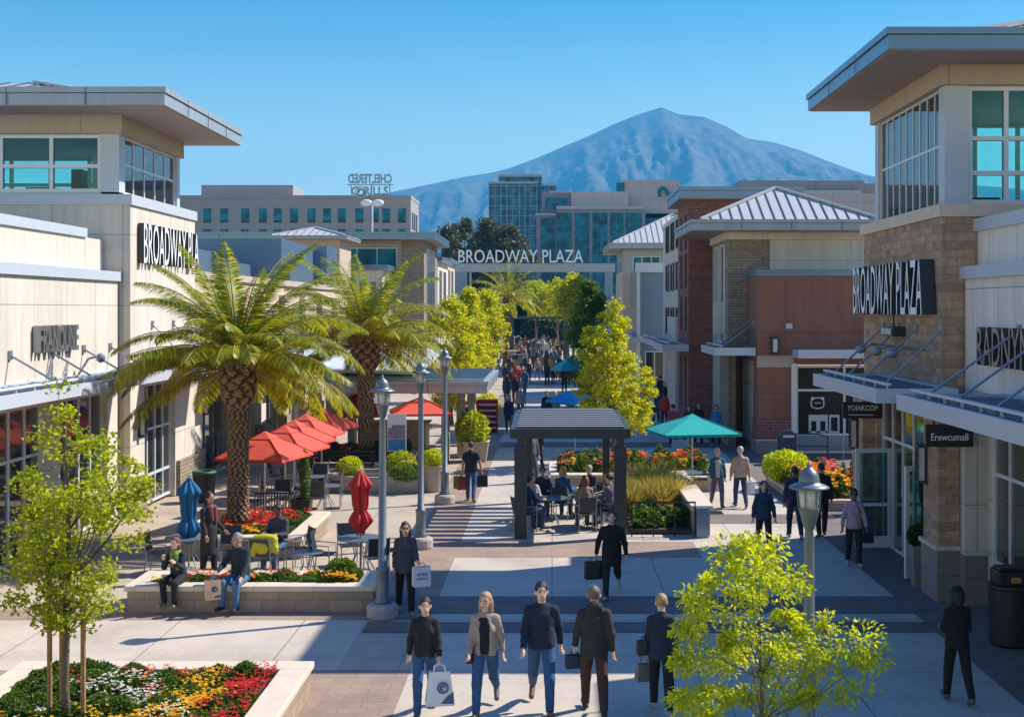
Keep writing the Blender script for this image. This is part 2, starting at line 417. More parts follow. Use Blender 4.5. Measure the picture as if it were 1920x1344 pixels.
def canopy(parent, x0, x1, y0, y1, z0, z1, wallx, rods=(), rodz=1.3, fm='panel_blue', slats=True):
    """flat metal canopy reaching out from a wall at wallx; the free edge is whichever x is farther"""
    mb = MB(); t = .09
    mb.box(x0, x1, y0, y0+t, z0, z1, 0); mb.box(x0, x1, y1-t, y1, z0, z1, 0)
    mb.box(x0, x0+t, y0+t, y1-t, z0, z1, 0); mb.box(x1-t, x1, y0+t, y1-t, z0, z1, 0)
    mb.box(x0+t, x1-t, y0+t, y1-t, z0+.03, z0+.07, 1)
    if slats:
        n = int((y1-y0)/.45)
        for i in range(1, n):
            y = y0+(y1-y0)*i/n; mb.box(x0+t, x1-t, y-.03, y+.03, z0+.07, z1-.03, 1)
        free = x0 if abs(x0-wallx) > abs(x1-wallx) else x1
        s = 1 if free == x0 else -1
        mb.box(free+s*.22, free+s*.32, y0+.1, y1-.1, z1+.06, z1+.1, 2)
        for i in range(n//2+1):
            y = y0+.2+(y1-y0-.4)*i/max(1, n//2); mb.box(free+s*.25, free+s*.29, y-.02, y+.02, z1-.03, z1+.06, 2)
    o = mb.build('canopy', [M[fm], M['canopyglass'], M['white_frame']], parent)
    free = x0 if abs(x0-wallx) > abs(x1-wallx) else x1
    for y in rods:
        r = MB(); s = 1 if free < wallx else -1
        a = (free+s*.35, y, z1); b = (wallx-s*.02, y+.15, z1+rodz)
        r.tube([a, b], .024, 6); r.box(b[0]-.03, b[0]+.03, y+.08, y+.22, z1+rodz-.1, z1+rodz+.1)
        r.box(a[0]-.05, a[0]+.05, y-.03, y+.03, z1-.04, z1+.08)
        r.build('tie_rod', M['steel'], o)
    return o
def sconce(parent, x, y, z, s=1):
    b = MB(); b.box(x, x+s*.05, y-.07, y+.07, z-.05, z+.75); b.box(x, x+s*.2, y-.1, y+.1, z+.68, z+.74); b.box(x, x+s*.2, y-.1, y+.1, z-.02, z+.02)
    for dy in (-.09, 0, .09): b.box(x+s*.18, x+s*.2, y+dy-.012, y+dy+.012, z+.02, z+.68)
    o = b.build('wall_lamp', M['dark'], parent)
    g = MB(); g.box(x+s*.06, x+s*.165, y-.075, y+.075, z+.03, z+.67); g.build('lamp_glass', M['lampglass'], o)
    return o
M['lampglass'] = mat('frosted_lamp_glass', (.62,.62,.58), .35, var=.08)
# ================================================================ camera, light, sky
cam_d = bpy.data.cameras.new('camera'); cam = bpy.data.objects.new('camera', cam_d); COL.objects.link(cam)
cam.location = (0, 0, H); cam.rotation_euler = (PI/2, 0, 0)
cam_d.sensor_width = 36; cam_d.lens = 36*F/1920
cam_d.shift_x = (960-VX)/1920; cam_d.shift_y = -(672-VY)/1920
cam_d.clip_start = .1; cam_d.clip_end = 20000
SC.camera = cam
SC.view_settings.view_transform = 'Standard'; SC.view_settings.look = 'None'; SC.view_settings.gamma = 1
SC.view_settings.exposure = EXPOSURE
SUN_EL, SUN_AZ = math.radians(44), math.atan2(.917, .394)
sd = Vector((math.sin(SUN_AZ)*math.cos(SUN_EL), math.cos(SUN_AZ)*math.cos(SUN_EL), math.sin(SUN_EL)))
sl = bpy.data.lights.new('sun', 'SUN'); sl.energy = SUN_E; sl.angle = math.radians(.5); sl.color = (1, .93, .82)
so = bpy.data.objects.new('sun', sl); COL.objects.link(so); so.rotation_euler = sd.to_track_quat('Z', 'Y').to_euler()
so.location = sd*200
W = bpy.data.worlds.new('World'); SC.world = W; W.use_nodes = True
wt = W.node_tree; sky = wt.nodes.new('ShaderNodeTexSky'); sky.sky_type = 'NISHITA'; sky.sun_disc = False
sky.sun_elevation = SUN_EL; sky.sun_rotation = SUN_AZ; sky.air_density = 1.0; sky.dust_density = .3; sky.ozone_density = 3.0; sky.altitude = 50
skm = wt.nodes.new('ShaderNodeVectorMath'); skm.operation = 'MULTIPLY'; wt.links.new(sky.outputs[0], skm.inputs[0])
tc = wt.nodes.new('ShaderNodeTexCoord'); sx = wt.nodes.new('ShaderNodeSeparateXYZ'); wt.links.new(tc.outputs['Generated'], sx.inputs[0])
rp = wt.nodes.new('ShaderNodeMapRange'); rp.interpolation_type = 'SMOOTHSTEP'; rp.inputs[1].default_value = .02; rp.inputs[2].default_value = .27; wt.links.new(sx.outputs[2], rp.inputs[0])
mc = wt.nodes.new('ShaderNodeMix'); mc.data_type = 'VECTOR'; mc.inputs[4].default_value = SKY_HOR; mc.inputs[5].default_value = SKY_T; wt.links.new(rp.outputs[0], mc.inputs[0]); 
rp2 = wt.nodes.new('ShaderNodeMapRange'); rp2.inputs[1].default_value = .27; rp2.inputs[2].default_value = .6; wt.links.new(sx.outputs[2], rp2.inputs[0])
md = wt.nodes.new('ShaderNodeMix'); md.data_type = 'VECTOR'; md.inputs[5].default_value = SKY_TOP; wt.links.new(mc.outputs[1], md.inputs[4]); wt.links.new(rp2.outputs[0], md.inputs[0]); wt.links.new(md.outputs[1], skm.inputs[1])
wt.links.new(skm.outputs[0], wt.nodes['Background'].inputs[0]); wt.nodes['Background'].inputs[1].default_value = SKY_E
SC.cycles.use_denoising = True
try: SC.cycles.denoiser = 'OPENIMAGEDENOISE'
except Exception: pass
SC.cycles.max_bounces = 8; SC.cycles.transparent_max_bounces = 12; SC.cycles.volume_bounces = 1
SC.cycles.sample_clamp_indirect = 6
SC.cycles.caustics_reflective = False; SC.cycles.caustics_refractive = False

# ================================================================ ground
M['ground'] = mat('dry_ground', (.16,.15,.11), .95, var=.3, sc=.02, mode='floor')
M['pave_tan'] = mat('tan_concrete', (.47,.385,.295), .8, var=.1, sc=.7, mode='floor', bump=.12, bsc=60, fine=.06, stain=1, brick=dict(w=2.4, h=2.4, off=0, mortar=.012, mc=(.30,.25,.2)))
M['pave_light'] = mat('light_concrete', (.53,.455,.37), .8, var=.1, sc=.6, mode='floor', bump=.12, bsc=60, fine=.06, brick=dict(w=2.23, h=3.3, off=0, mortar=.012, mc=(.25,.22,.19)), stain=1)
M['pave_pink'] = mat('rose_pavers', (.36,.255,.19), .85, var=.12, sc=1.5, mode='floor', bump=.15, fine=.08, brick=dict(w=.6, h=.3, mortar=.006, mc=(.22,.16,.12), c2=(.32,.225,.17)), stain=1)
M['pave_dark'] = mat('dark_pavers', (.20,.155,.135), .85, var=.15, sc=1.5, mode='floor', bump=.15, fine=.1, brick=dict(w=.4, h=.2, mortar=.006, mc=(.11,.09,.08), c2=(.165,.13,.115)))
def sheet(name, rects, z, m):
    mb = MB()
    for x0, x1, y0, y1 in rects: mb.face([(x0,y0,z),(x1,y0,z),(x1,y1,z),(x0,y1,z)])
    return tag(mb.build(name, M[m]), kind='structure')
sheet('ground', [(-7000, 7000, -60, 9300)], -.02, 'ground')
sheet('plaza_paving', [(-40, 40, 2, 290)], -.008, 'pave_tan')
sheet('walkway', [(-2.2, 6.69, 4, 178)], -.004, 'pave_light')
sheet('concrete_path', [(-26, -3.35, 19.9, 23.15)], -.004, 'pave_light')
sheet('rose_paving', [(-3.35, -2.2, 4, 19.9), (-3.35, -2.2, 23.15, 178), (-26, -3.35, 4, 19.9), (-26, -3.35, 23.15, 23.9), (-2.2, 3.4, 28.95, 30.9)], 0, 'pave_pink')
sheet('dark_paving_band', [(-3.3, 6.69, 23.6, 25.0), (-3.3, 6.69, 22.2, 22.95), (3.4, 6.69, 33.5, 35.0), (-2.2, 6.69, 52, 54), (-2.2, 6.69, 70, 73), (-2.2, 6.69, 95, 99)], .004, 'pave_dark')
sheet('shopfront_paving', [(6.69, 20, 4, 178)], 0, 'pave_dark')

# ================================================================ mountain
def vnoise(x, y, seed):
    rs = np.random.RandomState(seed); T = rs.rand(257, 257)
    xi = np.floor(x).astype(int); yi = np.floor(y).astype(int); fx = x-xi; fy = y-yi
    fx = fx*fx*(3-2*fx); fy = fy*fy*(3-2*fy)
    g = lambda a, b: T[a % 256, b % 256]
    return (g(xi,yi)*(1-fx)+g(xi+1,yi)*fx)*(1-fy)+(g(xi,yi+1)*(1-fx)+g(xi+1,yi+1)*fx)*fy
MY = 6000.0
prof = [(300,420),(560,400),(700,366),(740,357),(800,345),(870,330),(920,323),(960,312),(1010,293),(1060,271),(1100,255),(1150,231),(1200,211),(1240,199),(1272,212),(1320,217),(1360,235),(1400,258),(1450,265),(1500,280),(1560,303),(1620,325),(1680,335),(1760,340),(1900,352),(2200,400),(2600,470)]
nx, ny = 700, 260
X = np.linspace(wx(300, MY), wx(2600, MY), nx); T = np.linspace(-1, 1, ny)
PX, PZ = [wx(p[0], MY) for p in prof], [wz(p[1], MY) for p in prof]
XX, TT = np.meshgrid(X, T, indexing='ij')
YY = MY+TT*3000
crest = np.interp(XX, PX, PZ)
a = np.abs(TT)
warp = (vnoise(XX/520, YY/840, 3)-.5)*700*a*np.clip(a*2, 0, 1)
hgt = np.interp(XX+warp, PX, PZ)*(1-a**1.0)**1.25
rid = 0
for k, (fr, am) in enumerate([(1/230, 1), (1/110, .55), (1/52, .28), (1/24, .17), (1/12, .07), (1/6, .03)]):
    rid = rid+am*(1-np.abs(2*vnoise(XX*fr*.5, YY*fr*.11, 11+k)-1))
hgt = hgt+(rid-1.42)*230*np.clip(a*3.2, 0, 1)*(1-a)*np.clip(hgt/360, .1, 1)
Z = hgt+(vnoise(XX/26, YY/26, 40)-.5)*12*np.clip(a*4, 0, 1)-3
lim = H+(np.interp(XX*MY/YY, PX, PZ)-H)*YY/MY*(1-.02*np.clip(a*3, 0, 1)); Z = np.where(a > .004, np.minimum(Z, lim), Z)
V = np.stack([XX, YY, Z], -1).reshape(-1, 3)
I = np.arange(nx*ny).reshape(nx, ny)
Q = np.stack([I[:-1,:-1], I[1:,:-1], I[1:,1:], I[:-1,1:]], -1).reshape(-1, 4)
M['mountain'] = mat('mountain_scrub', (.10,.095,.06), .95, var=.75, sc=.012, mode='floor')
tag(np_mesh('mountain', V, Q, M['mountain'], smooth=True), kind='structure')

# ================================================================ haze
nt = NT('haze_air'); out = nt.n('OutputMaterial'); pv = nt.t.nodes.new('ShaderNodeVolumePrincipled')
pv.inputs['Color'].default_value = HAZE_C; pv.inputs['Density'].default_value = HAZE_D; pv.inputs['Anisotropy'].default_value = 0
nt.l(pv.outputs[0], out.inputs['Volume'])
hb = MB(); hb.box(-7100, 7100, -70, 9400, -1.05, 975)
hz = hb.build('haze', nt.m); tag(hz, kind='stuff')
# ================================================================ LEFT TOWER BUILDING
XL = -11.3
b = thing('corner_building', 'cream corner building on the left with a glazed room under a wide grey eave', 'building', (-13, 37, 0))
w = MB()
wall(w, 'x', XL-.4, .4, 34.3, 40.5, 0, 8.4, [(35.5, 38.4, 0.0, 3.55)])
wall(w, 'y', 34.3, .4, -16, XL-.4, 0, 8.4)
w.box(-24, -16, 34.9, 35.3, 0, 8.3); w.box(-24, XL-.4, 40.1, 40.5, 0, 8.3)
w.build('wall', M['stucco'], b)
w = MB(); w.box(-24, XL+.06, 34.24, 40.56, 8.4, 8.68); w.each('parapet_cap', M['panel_blue'], b)
w = MB(); w.box(-22, XL-.35, 34.35, 34.8, 8.68, 8.74); w.box(XL-.8, XL-.35, 34.35, 39.9, 8.68, 8.74)
w.box(XL-.8, XL-.3, 34.3, 34.78, 8.74, 10.3); w.box(XL-.6, XL-.3, 39.6, 39.9, 8.74, 10.3); w.box(-22, -21.6, 34.35, 34.7, 8.74, 10.3); w.box(-22, -21.6, 39.5, 39.9, 8.74, 10.3)
w.each('corner_post', M['panel_blue'], b)
w = MB()
for i, (x, ww, hh) in enumerate(((-19.8, .5, 1.0), (-18.2, .9, .45), (-16.6, .35, .8), (-15.3, .8, .5), (-13.9, .3, .95), (-12.9, .55, .4))): w.box(x-ww/2, x+ww/2, 37.4+i % 2*.8, 37.9+i % 2*.8, 8.74, 8.74+hh)
w.each('cabinet', M['dark'], b)
w = MB()
for x in (-18.9, -16, -13.2): w.box(x-.09, x+.09, 37, 37.2, 8.74, 10.26)
w.each('column', M['steel'], b)
window(b, 'y', 34.5, -21.6, XL-.82, 8.74, 10.3, 7, (9.45,), 'glass_tower', .1, .16)
window(b, 'x', XL-.42, 34.8, 39.6, 8.74, 10.3, 5, (9.55,), 'glass_side', .06, .08)
window(b, 'y', 39.7, -21.6, XL-.62, 8.74, 10.3, 8, (9.45,), 'glass_tower', .1, .12)
w = MB(); w.box(-22.2, XL-.2, 34.2, 40, 10.3, 10.8); w.build('band', M['stucco_tan'], b)
w = MB(); w.box(-21.5, XL-.7, 34.6, 39.6, 10.26, 10.3); w.build('ceiling', M['panel_blue'], b)
eave(b, -24, -9.9, 32.7, 40.8, 10.8, 11.28, None)
hip_roof(b, -23.6, -12.2, 33.6, 40.2, 11.28, (-17.9, 36.9), 12.1, 20, ridge=3)
window(b, 'x', XL-.2, 35.5, 38.4, .1, 3.5, 4, (2.2, .9), 'glass_shop')
w = MB()
w.box(XL, XL+.12, 34.35, 35.4, 0, 1.05); w.box(XL, XL+.12, 38.5, 40.5, 0, 1.05); w.each('stone_base', M['ledge'], b)
canopy(b, XL+.0, -9.7, 35.2, 40.2, 3.72, 3.98, XL, (36, 38, 39.6), 1.2)
sconce(b, XL+.01, 35.0, 2.15)
lettering('letter_sign', 'BROADWAY PLA', (XL+.02, 34.9, 6.85), (0,1,0), (0,0,1), 5.4, 1.12, .16, [M['letter_white'], M['letter_dark']], b)

# near-left shop wing
b = thing('shop_wing', 'low cream shop wing at the left edge with dark steel letters', 'building', (-13, 28, 0))
w = MB()
wall(w, 'x', -12.0, .4, 14, 34.2, 0, 6.35, [(26.0, 29.4, 0, 3.5), (30.2, 33.4, 0, 3.5)])
w.box(-12.4, -12.0, 14, 34.2, 6.6, 7.45)
w.box(-24, -12.0, 14, 14.4, 0, 6.3)
w.build('wall', M['stucco'], b)
w = MB(); w.box(-12.0, -11.52, 14, 34.26, 6.35, 6.6); w.box(-12.5, -11.94, 14, 32.9, 7.45, 7.68); w.box(-24, -12.5, 14, 34, 7.3, 7.4); w.each('parapet_cap', M['panel_blue'], b)
window(b, 'x', -11.8, 26.0, 29.4, .05, 3.45, 4, (2.3,)); window(b, 'x', -11.8, 30.2, 33.4, .05, 3.45, 4, (2.3, .9))
canopy(b, -11.6, -10.1, 20, 34.0, 3.75, 4.0, -11.6, (27.2, 29.4, 31.5, 33.4), .62)
lettering('letter_sign', 'FRANOUNE', (-11.58, 28.55, 4.62), (0,1,0), (0,0,1), 2.35, .62, .16, [M['letter_steel'], M['letter_steel']], b, bold=.025)
w = MB(); w.tube([(-11.55, 31.2, 4.0), (-11.3, 31.2, 4.4), (-11.1, 31.2, 4.45)], .03, 6); w.sphere((-11.0, 31.2, 4.42), .12); w.each('floodlight', M['steel'], b)

# row of shops beyond the tower (left)
b = thing('shop_row', 'long low peach shop row behind the palms with stone piers and flat canopy', 'building', (-14, 58, 0))
w = MB()
ops = [(42.2+i*4.4, 45.6+i*4.4, .05, 3.6) for i in range(7)]
wall(w, 'x', -12.0, .4, 40.6, 75, 0, 6.6, ops); w.box(-24, -12.0, 74.6, 75, 0, 6.6); w.box(-24, -12.0, 40.6, 41, 0, 6.6)
w.build('wall', M['stucco_peach'], b)
w = MB(); w.box(-24, -11.5, 40.6, 75.1, 6.6, 6.85); w.each('parapet_cap', M['stucco_tan'], b)
for i in range(7): window(b, 'x', -11.8, 42.2+i*4.4, 45.6+i*4.4, .05, 3.55, 3, (2.4,), frame='white_frame' if i % 2 else 'steel')
for i in range(8):
    y = 41.2+i*4.4 if i else 40.7
    w = MB(); w.box(-11.6, -11.35, y, y+.8, 1.1, 6.2, 0); w.box(-11.6, -11.25, y-.05, y+.85, 0, 1.1, 1); w.build('pier', [M['stucco_tan'] if i % 2 else M['stucco'], M['ledge']], b)
canopy(b, -11.55, -9.6, 41.3, 49, 3.72, 3.98, -11.55, (42, 44, 46), 1.2); canopy(b, -11.55, -9.9, 51, 62, 3.72, 3.98, -11.55, (52, 54, 56), 1.2)
sconce(b, -11.34, 41.6, 2.2)
w = MB()
for (x, y, sx, sy, sz) in ((-16, 50, 2.2, 2, 1.1), (-15.5, 56, 1.6, 3, .8), (-18, 53, 3, 2, 1.3), (-14.5, 64, 2, 3, .9), (-17, 69, 2, 2.4, 1.5), (-18.2, 64.5, 5.4, 4, 2.1), (-19.5, 47.5, 3.6, 4, 2.0), (-13.9, 71.5, 1.6, 1.6, 2.2)): w.box(x-sx, x+sx, y-sy, y+sy, 6.6, 6.85+sz)
w.each('roof_unit', M['fascia_blue'], b)
for k, (y0, y1) in enumerate(((43, 45.2), (50.5, 53.3), (60, 63))):   # dark awnings over the entrances
    w = MB(); w.face([(-11.55, y0, 3.6), (-11.55, y1, 3.6), (-10.6, y1, 2.95), (-10.6, y0, 2.95)]); w.face([(-10.6, y0, 2.95), (-10.6, y1, 2.95), (-10.6, y1, 2.7), (-10.6, y0, 2.7)])
    w.face([(-11.55, y0, 3.6), (-10.6, y0, 2.95), (-10.6, y0, 2.7), (-11.55, y0, 2.7)]); w.build('awning', M['fascia_blue'], b)

b = thing('gable_shop', 'small shop with a pale seamed metal hip roof above the first palm', 'building', (-17, 90, 0))
w = MB(); w.box(-18.8, -14.6, 88, 93, 0, 10.4); w.build('wall', M['stucco_tan'], b); eave(b, -19.4, -14.0, 87.4, 93.6, 10.4, 10.65, None); hip_roof(b, -19.2, -14.2, 87.6, 93.4, 10.65, (-16.7, 90.5), 11.35, 10)
window(b, 'y', 87.98, -18.4, -15, 7.9, 9.7, 4); window(b, 'y', 87.98, -18.4, -15, 4.9, 6.9, 4)
b = thing('stone_pavilion', 'flat roofed pavilion with dark stone corner left of the gateway', 'building', (-16, 108, 0))
w = MB(); w.box(-30, -12.2, 104.2, 116, 0, 11.2, 0); w.box(-12.2, -10.4, 104, 116, 0, 11.2, 1); w.build('wall', [M['stucco_tan'], M['ledge']], b)
eave(b, -31, -9.4, 102.6, 117, 11.2, 11.8, None, m='fascia_blue'); window(b, 'y', 104.18, -17.5, -12.6, 8.4, 10.6, 3, glass='glass_teal'); window(b, 'y', 104.18, -24, -19, 8.4, 10.6, 3, glass='glass_teal')
window(b, 'x', -10.38, 106, 113, 4, 10.6, 4)
window(b, 'y', 104.1, -17.5, -12.6, .2, 7, 4, (3.4,), frame='white_frame')
for (x0, x1, y, zt, nm, lb) in ((-15.2, -13.0, 98, 8.6, 'stucco_pale', 'narrow pale shop front squeezed in front of the stone pavilion'), (-13.6, -10.9, 122, 10.2, 'stucco', 'cream shop beyond the stone pavilion with a flat cap'), (-13.9, -11.7, 142, 10.9, 'stucco_peach', 'peach shop standing left of the gateway post')):
    b = thing('narrow_shop', lb, 'building', (x0, y, 0))
    w = MB(); w.box(x0, x1, y, y+12, 0, zt); w.build('wall', M[nm], b)
    w = MB(); w.box(x0-.4, x1+.5, y-.5, y+12.5, zt, zt+.4); w.build('roof_slab', M['fascia_blue'], b)
    window(b, 'y', y-.02, x0+.4, x1-.4, zt-3.6, zt-.8, 2); window(b, 'x', x1+.02, y+1.5, y+4, zt-4, zt-.8, 2); window(b, 'x', x1+.02, y+6, y+9, zt-4, zt-.8, 2)
    window(b, 'y', y-.02, x0+.3, x1-.3, .1, 3.4, 2)

# ================================================================ RIGHT TOWER BUILDING
XR = 7.8
b = thing('stone_corner_building', 'tan stone corner building at right with a glazed room under a wide eave', 'building', (10, 28, 0))
w = MB()
wall(w, 'x', XR, .45, 25.6, 32, 0, 7.45, [(26.4, 30.7, 0, 3.72)])
w.box(XR+.45, 14, 25.6, 26.0, 0, 7.45); w.box(XR+.45, 14, 31.6, 32, 0, 7.45)
w.box(7.4, 7.8, 24.5, 25.5, 1.0, 3.75); w.box(7.5, 7.8, 30.9, 31.9, 1.0, 3.75)
w.build('wall', M['stone'], b)
w = MB(); w.box(7.36, 7.8, 24.46, 25.54, 0, 1.0); w.box(7.46, 7.8, 30.86, 31.94, 0, 1.0); w.box(7.8, 8.24, 24.2, 25.1, 0, .95); w.each('stone_base', M['granite'], b)
w = MB(); w.box(7.32, 7.8, 24.42, 25.58, 1.0, 1.08); w.box(7.42, 7.8, 30.82, 31.98, 1.0, 1.08); w.box(7.8, 8.26, 24.16, 25.1, .95, 1.03); w.box(XR-.08, 14.2, 25.5, 32.1, 7.45, 7.7); w.each('parapet_cap', M['capstone'], b)
w = MB(); w.box(7.82, 8.24, 24.24, 25.1, 1.03, 3.75); w.build('pier', M['stucco'], b)
w = MB(); w.box(7.9, 8.38, 25.75, 26.15, 7.7, 10.1); w.box(7.9, 8.2, 31.0, 31.3, 7.7, 10.1); w.each('corner_post', M['panel_blue'], b)
window(b, 'y', 25.9, 8.38, 15.5, 7.72, 10.1, 9, (8.35, 9.05), 'glass_tower', .09, .16)
window(b, 'x', 8.0, 26.15, 31.0, 7.72, 10.1, 9, (8.95,), 'glass_side', .05, .07)
window(b, 'y', 31.15, 8.2, 15.5, 7.72, 10.1, 7, (8.9,), 'glass_tower', .09, .12)
w = MB(); w.box(7.8, 15.6, 25.65, 31.4, 10.1, 10.5); w.build('band', M['stucco_tan'], b)
w = MB(); w.box(8.1, 15.4, 26.05, 31.05, 10.06, 10.1); w.build('ceiling', M['panel_blue'], b)
eave(b, 6.36, 17, 24.2, 31.8, 10.5, 10.93, None, 3.6, m='fascia_blue')
hip_roof(b, 8.0, 18, 24.8, 31.4, 10.93, (13, 28.1), 12.25, 20)
w = MB()
for i, (x, ww, hh) in enumerate(((8.7, .5, .35), (10.2, .6, .5), (11.4, .5, .8), (12.6, .9, .4))): w.box(x-ww/2, x+ww/2, 29.2+i % 2*.8, 29.7+i % 2*.8, 7.72, 7.72+hh)
w.each('cabinet', M['dark'], b)
w = MB()
for x in (8.9, 10.6): w.box(x-.07, x+.07, 28.4, 28.55, 7.72, 10.06)
w.each('column', M['steel'], b)
w = MB(); w.sphere((9.3, 29.6, 8.35), (.16, .16, .19)); w.tube([(9.3, 29.6, 7.72), (9.3, 29.6, 8.05), (9.3, 29.6, 8.2)], [.3, .26, .07], 10); w.build('seated_silhouette', M['dark'], b, smooth=True)  # dark bust: silhouette of a seated person put into the colour
window(b, 'x', 7.98, 26.4, 30.7, 0.02, 3.68, 5, (2.55,), 'glass_shop')
lettering('letter_sign', 'BROADWAY PLAZA', (XR-.02, 31.8, 5.48), (0,-1,0), (0,0,1), 5.9, 1.15, .3, [M['letter_white'], M['letter_dark']], b)
w = MB(); w.box(XR-.3, XR-.02, 28.2, 29.1, 5.0, 5.22); w.beam((XR-.15, 28.65, 5.22), (XR-.15, 28.65, 5.5), .03, .03); sg = w.build('small_sign', M['letter_dark'], b)
lettering('sign_letters', 'IYUNI', (XR-.31, 29.05, 5.04), (0,-1,0), (0,0,1), .75, .14, .02, [M['letter_white'], M['letter_white']], sg)
canopy(b, 6.2, 7.78, 24.5, 30.4, 3.8, 4.08, 7.8, (25.4, 27.2, 28.6, 29.9), 1.1)
w = MB()
for y, s in ((26.8, 1), (28.1, 1.2), (29.5, .9)): w.tube([(7.8, y, 4.75), (7.35, y, 4.8*s/s), (7.2, y, 4.72)], .035, 6); w.sphere((7.12, y, 4.68), (.13, .13, .1))
w.each('floodlight', M['steel'], b)
# open door leaves
def leaf(parent, x, y, ang, wdt=.95, hgt=2.35):
    o = bpy.data.objects.new('tmp', None)
    mb = MB(); mb.box(0, .09, -.03, .03, .03, hgt); mb.box(wdt-.09, wdt, -.03, .03, .03, hgt); mb.box(.09, wdt-.09, -.03, .03, .03, .3); mb.box(.09, wdt-.09, -.03, .03, hgt-.1, hgt); mb.box(.09, wdt-.09, -.03, .03, 1.0, 1.08)
    d = mb.build('door', M['white_frame'], parent, world=False); d.location = Vector((x, y, 0))-parent.location; d.rotation_euler = (0, 0, ang)
    g = MB(); g.box(.05, wdt-.05, -.008, .008, .2, hgt-.05); g.build('pane', M['glass_door'], d, world=False)
    h = MB(); h.tube([(wdt-.05, -.03, .95), (wdt-.05, -.1, .95), (wdt-.05, -.1, 1.3), (wdt-.05, -.03, 1.3)], .014, 6); h.build('handle', M['steel'], d, world=False)
clear_glass('glass_door', (.55, .75, .74), .35)
M['glass_door'] = MATS['glass_door']
leaf(b, 7.95, 30.0, math.radians(184), .85, 2.35)
leaf(b, 7.9, 26.75, math.radians(200), .62, 2.35)
for nm, txt, x0, x1, y, z0, z1 in (('blade_sign', 'YOIAKCOP:', 6.36, 7.22, 28.0, 3.22, 3.58), ('blade_sign', 'Erewcuma8', 7.02, 7.9, 24.05, 3.02, 3.44)):
    s = MB(); s.box(x0, x1, y-.04, y+.04, z0, z1); s.box((x0+x1)/2-.3, (x0+x1)/2-.27, y-.01, y+.01, z1, z1+.3); s.box((x0+x1)/2+.27, (x0+x1)/2+.3, y-.01, y+.01, z1, z1+.3)
    so_ = s.build(nm, M['black'], b)
    hh = (z1-z0)*.32
    lettering('sign_letters', txt, (x0+.09, y-.042, (z0+z1)/2-hh/2+(.05 if txt[0] == 'Y' else -.02)), (1,0,0), (0,0,1), x1-x0-.18, hh, .01, [M['letter_white'], M['letter_white']], so_)
    if txt[0] == 'Y':
        s = MB(); s.box(x0+.12, x1-.2, y-.05, y-.042, z0+.07, z0+.085, 0); s.box(x1-.2, x1-.12, y-.05, y-.042, z0+.07, z0+.085, 1); s.build('underline', [M['letter_white'], mat('red_paint', (.5,.05,.05), .5)], so_)
sconce(b, 7.4, 25.3, 2.2, -1); sconce(b, 7.5, 31.4, 2.2, -1)

b = thing('shop_wing', 'low pale shop wing at the right edge with dark steel letters over its long canopy', 'building', (10, 20, 0))
w = MB()
wall(w, 'x', 8.25, .4, 12, 25.55, 0, 6.2, [(16.5, 20.5, 0, 3.7), (20.9, 24.2, 0, 3.7)]); w.box(8.5, 8.9, 12, 25.55, 6.45, 7.15); w.box(8.9, 20, 12, 12.4, 0, 7)
w.build('wall', M['stucco_pale'], b)
w = MB(); w.box(8.15, 8.5, 12, 25.6, 6.2, 6.45); w.box(8.42, 9.0, 12, 25.6, 7.15, 7.4); w.box(9.0, 20, 12, 25.6, 7.0, 7.1); w.each('parapet_cap', M['panel_blue'], b)
window(b, 'x', 8.4, 20.9, 24.2, .02, 3.65, 4, (2.5, .85)); window(b, 'x', 8.4, 16.5, 20.5, .02, 3.65, 5, (2.5, .85))
for y in (22.0, 22.85): w = MB(); w.tube([(8.3, y, .9), (8.2, y, .9), (8.2, y, 1.4), (8.3, y, 1.4)], .018, 6); w.build('door_handle', M['steel'], b)
canopy(b, 6.2, 8.2, 12, 23.05, 3.8, 4.08, 8.25, (13.5, 15.5, 17.3, 19.1, 20.9, 22.4), 1.15)
lettering('letter_sign', 'RADNYMANN', (8.23, 24.35, 4.55), (0,-1,0), (0,0,1), 4.2, .72, .16, [M['letter_steel'], M['letter_dark']], b)
w = MB(); w.box(7.86, 7.85-.02, 24.5, 24.7, 1.75, 2.1); w.box(7.86, 7.85-.02, 24.55, 24.68, 1.4, 1.55); w.build('door_keypad', M['steel'], b)
w = MB(); w.box(9.4, 20, 10, 23.0, 7.1, 9.2); w.build('unseen_shade_storey', M['stucco_tan'], b)  # unseen storey outside the view, added to shade the near right paving

# terracotta shop + cream hip-roofed volume
b = thing('terracotta_shop', 'terracotta shop with pale hip roofed upper volume in the right middle ground', 'building', (11, 53, 0))
w = MB(); X3 = 8.0
wall(w, 'y', 49.8, .4, X3, 16, 0, 6.9, [(9.5, 13.3, 0.0, 3.45)])
wall(w, 'x', X3, .4, 50.2, 56.6, 0, 6.9, [(50.9, 54.6, .1, 3.6)])
w.build('wall', M['stucco_brown'], b)
w = MB(); w.box(X3-.06, 16, 49.74, 50.26, 6.9, 7.15); w.box(X3-.06, X3+.46, 50.26, 56.7, 6.9, 7.15); w.box(X3+.4, 16, 50.2, 56.5, 6.6, 6.7); w.each('parapet_cap', M['fascia_blue'], b)
w = MB(); w.box(X3-.05, 9.3, 49.72, 49.8, .55, 1.35, 0); w.box(X3-.05, X3, 49.8, 50.9, .55, 1.35, 0); w.box(X3-.08, 9.3, 49.7, 49.8, 0, .5, 1); w.box(X3-.08, X3, 49.8, 50.9, 0, .5, 1); w.box(X3-.1, 9.3, 49.68, 50.9-1.1, .5, .55, 2); w.box(X3-.03, 9.4, 49.77, 49.8, 3.35, 3.8, 3); w.each('plinth', [M['brickred'], M['granite'], M['capstone'], M['stucco_tan']], b)
f = window(b, 'y', 49.95, 9.5, 13.3, .02, 3.42, 2, (.72, 2.45), fw=.09, glass='glass_display')
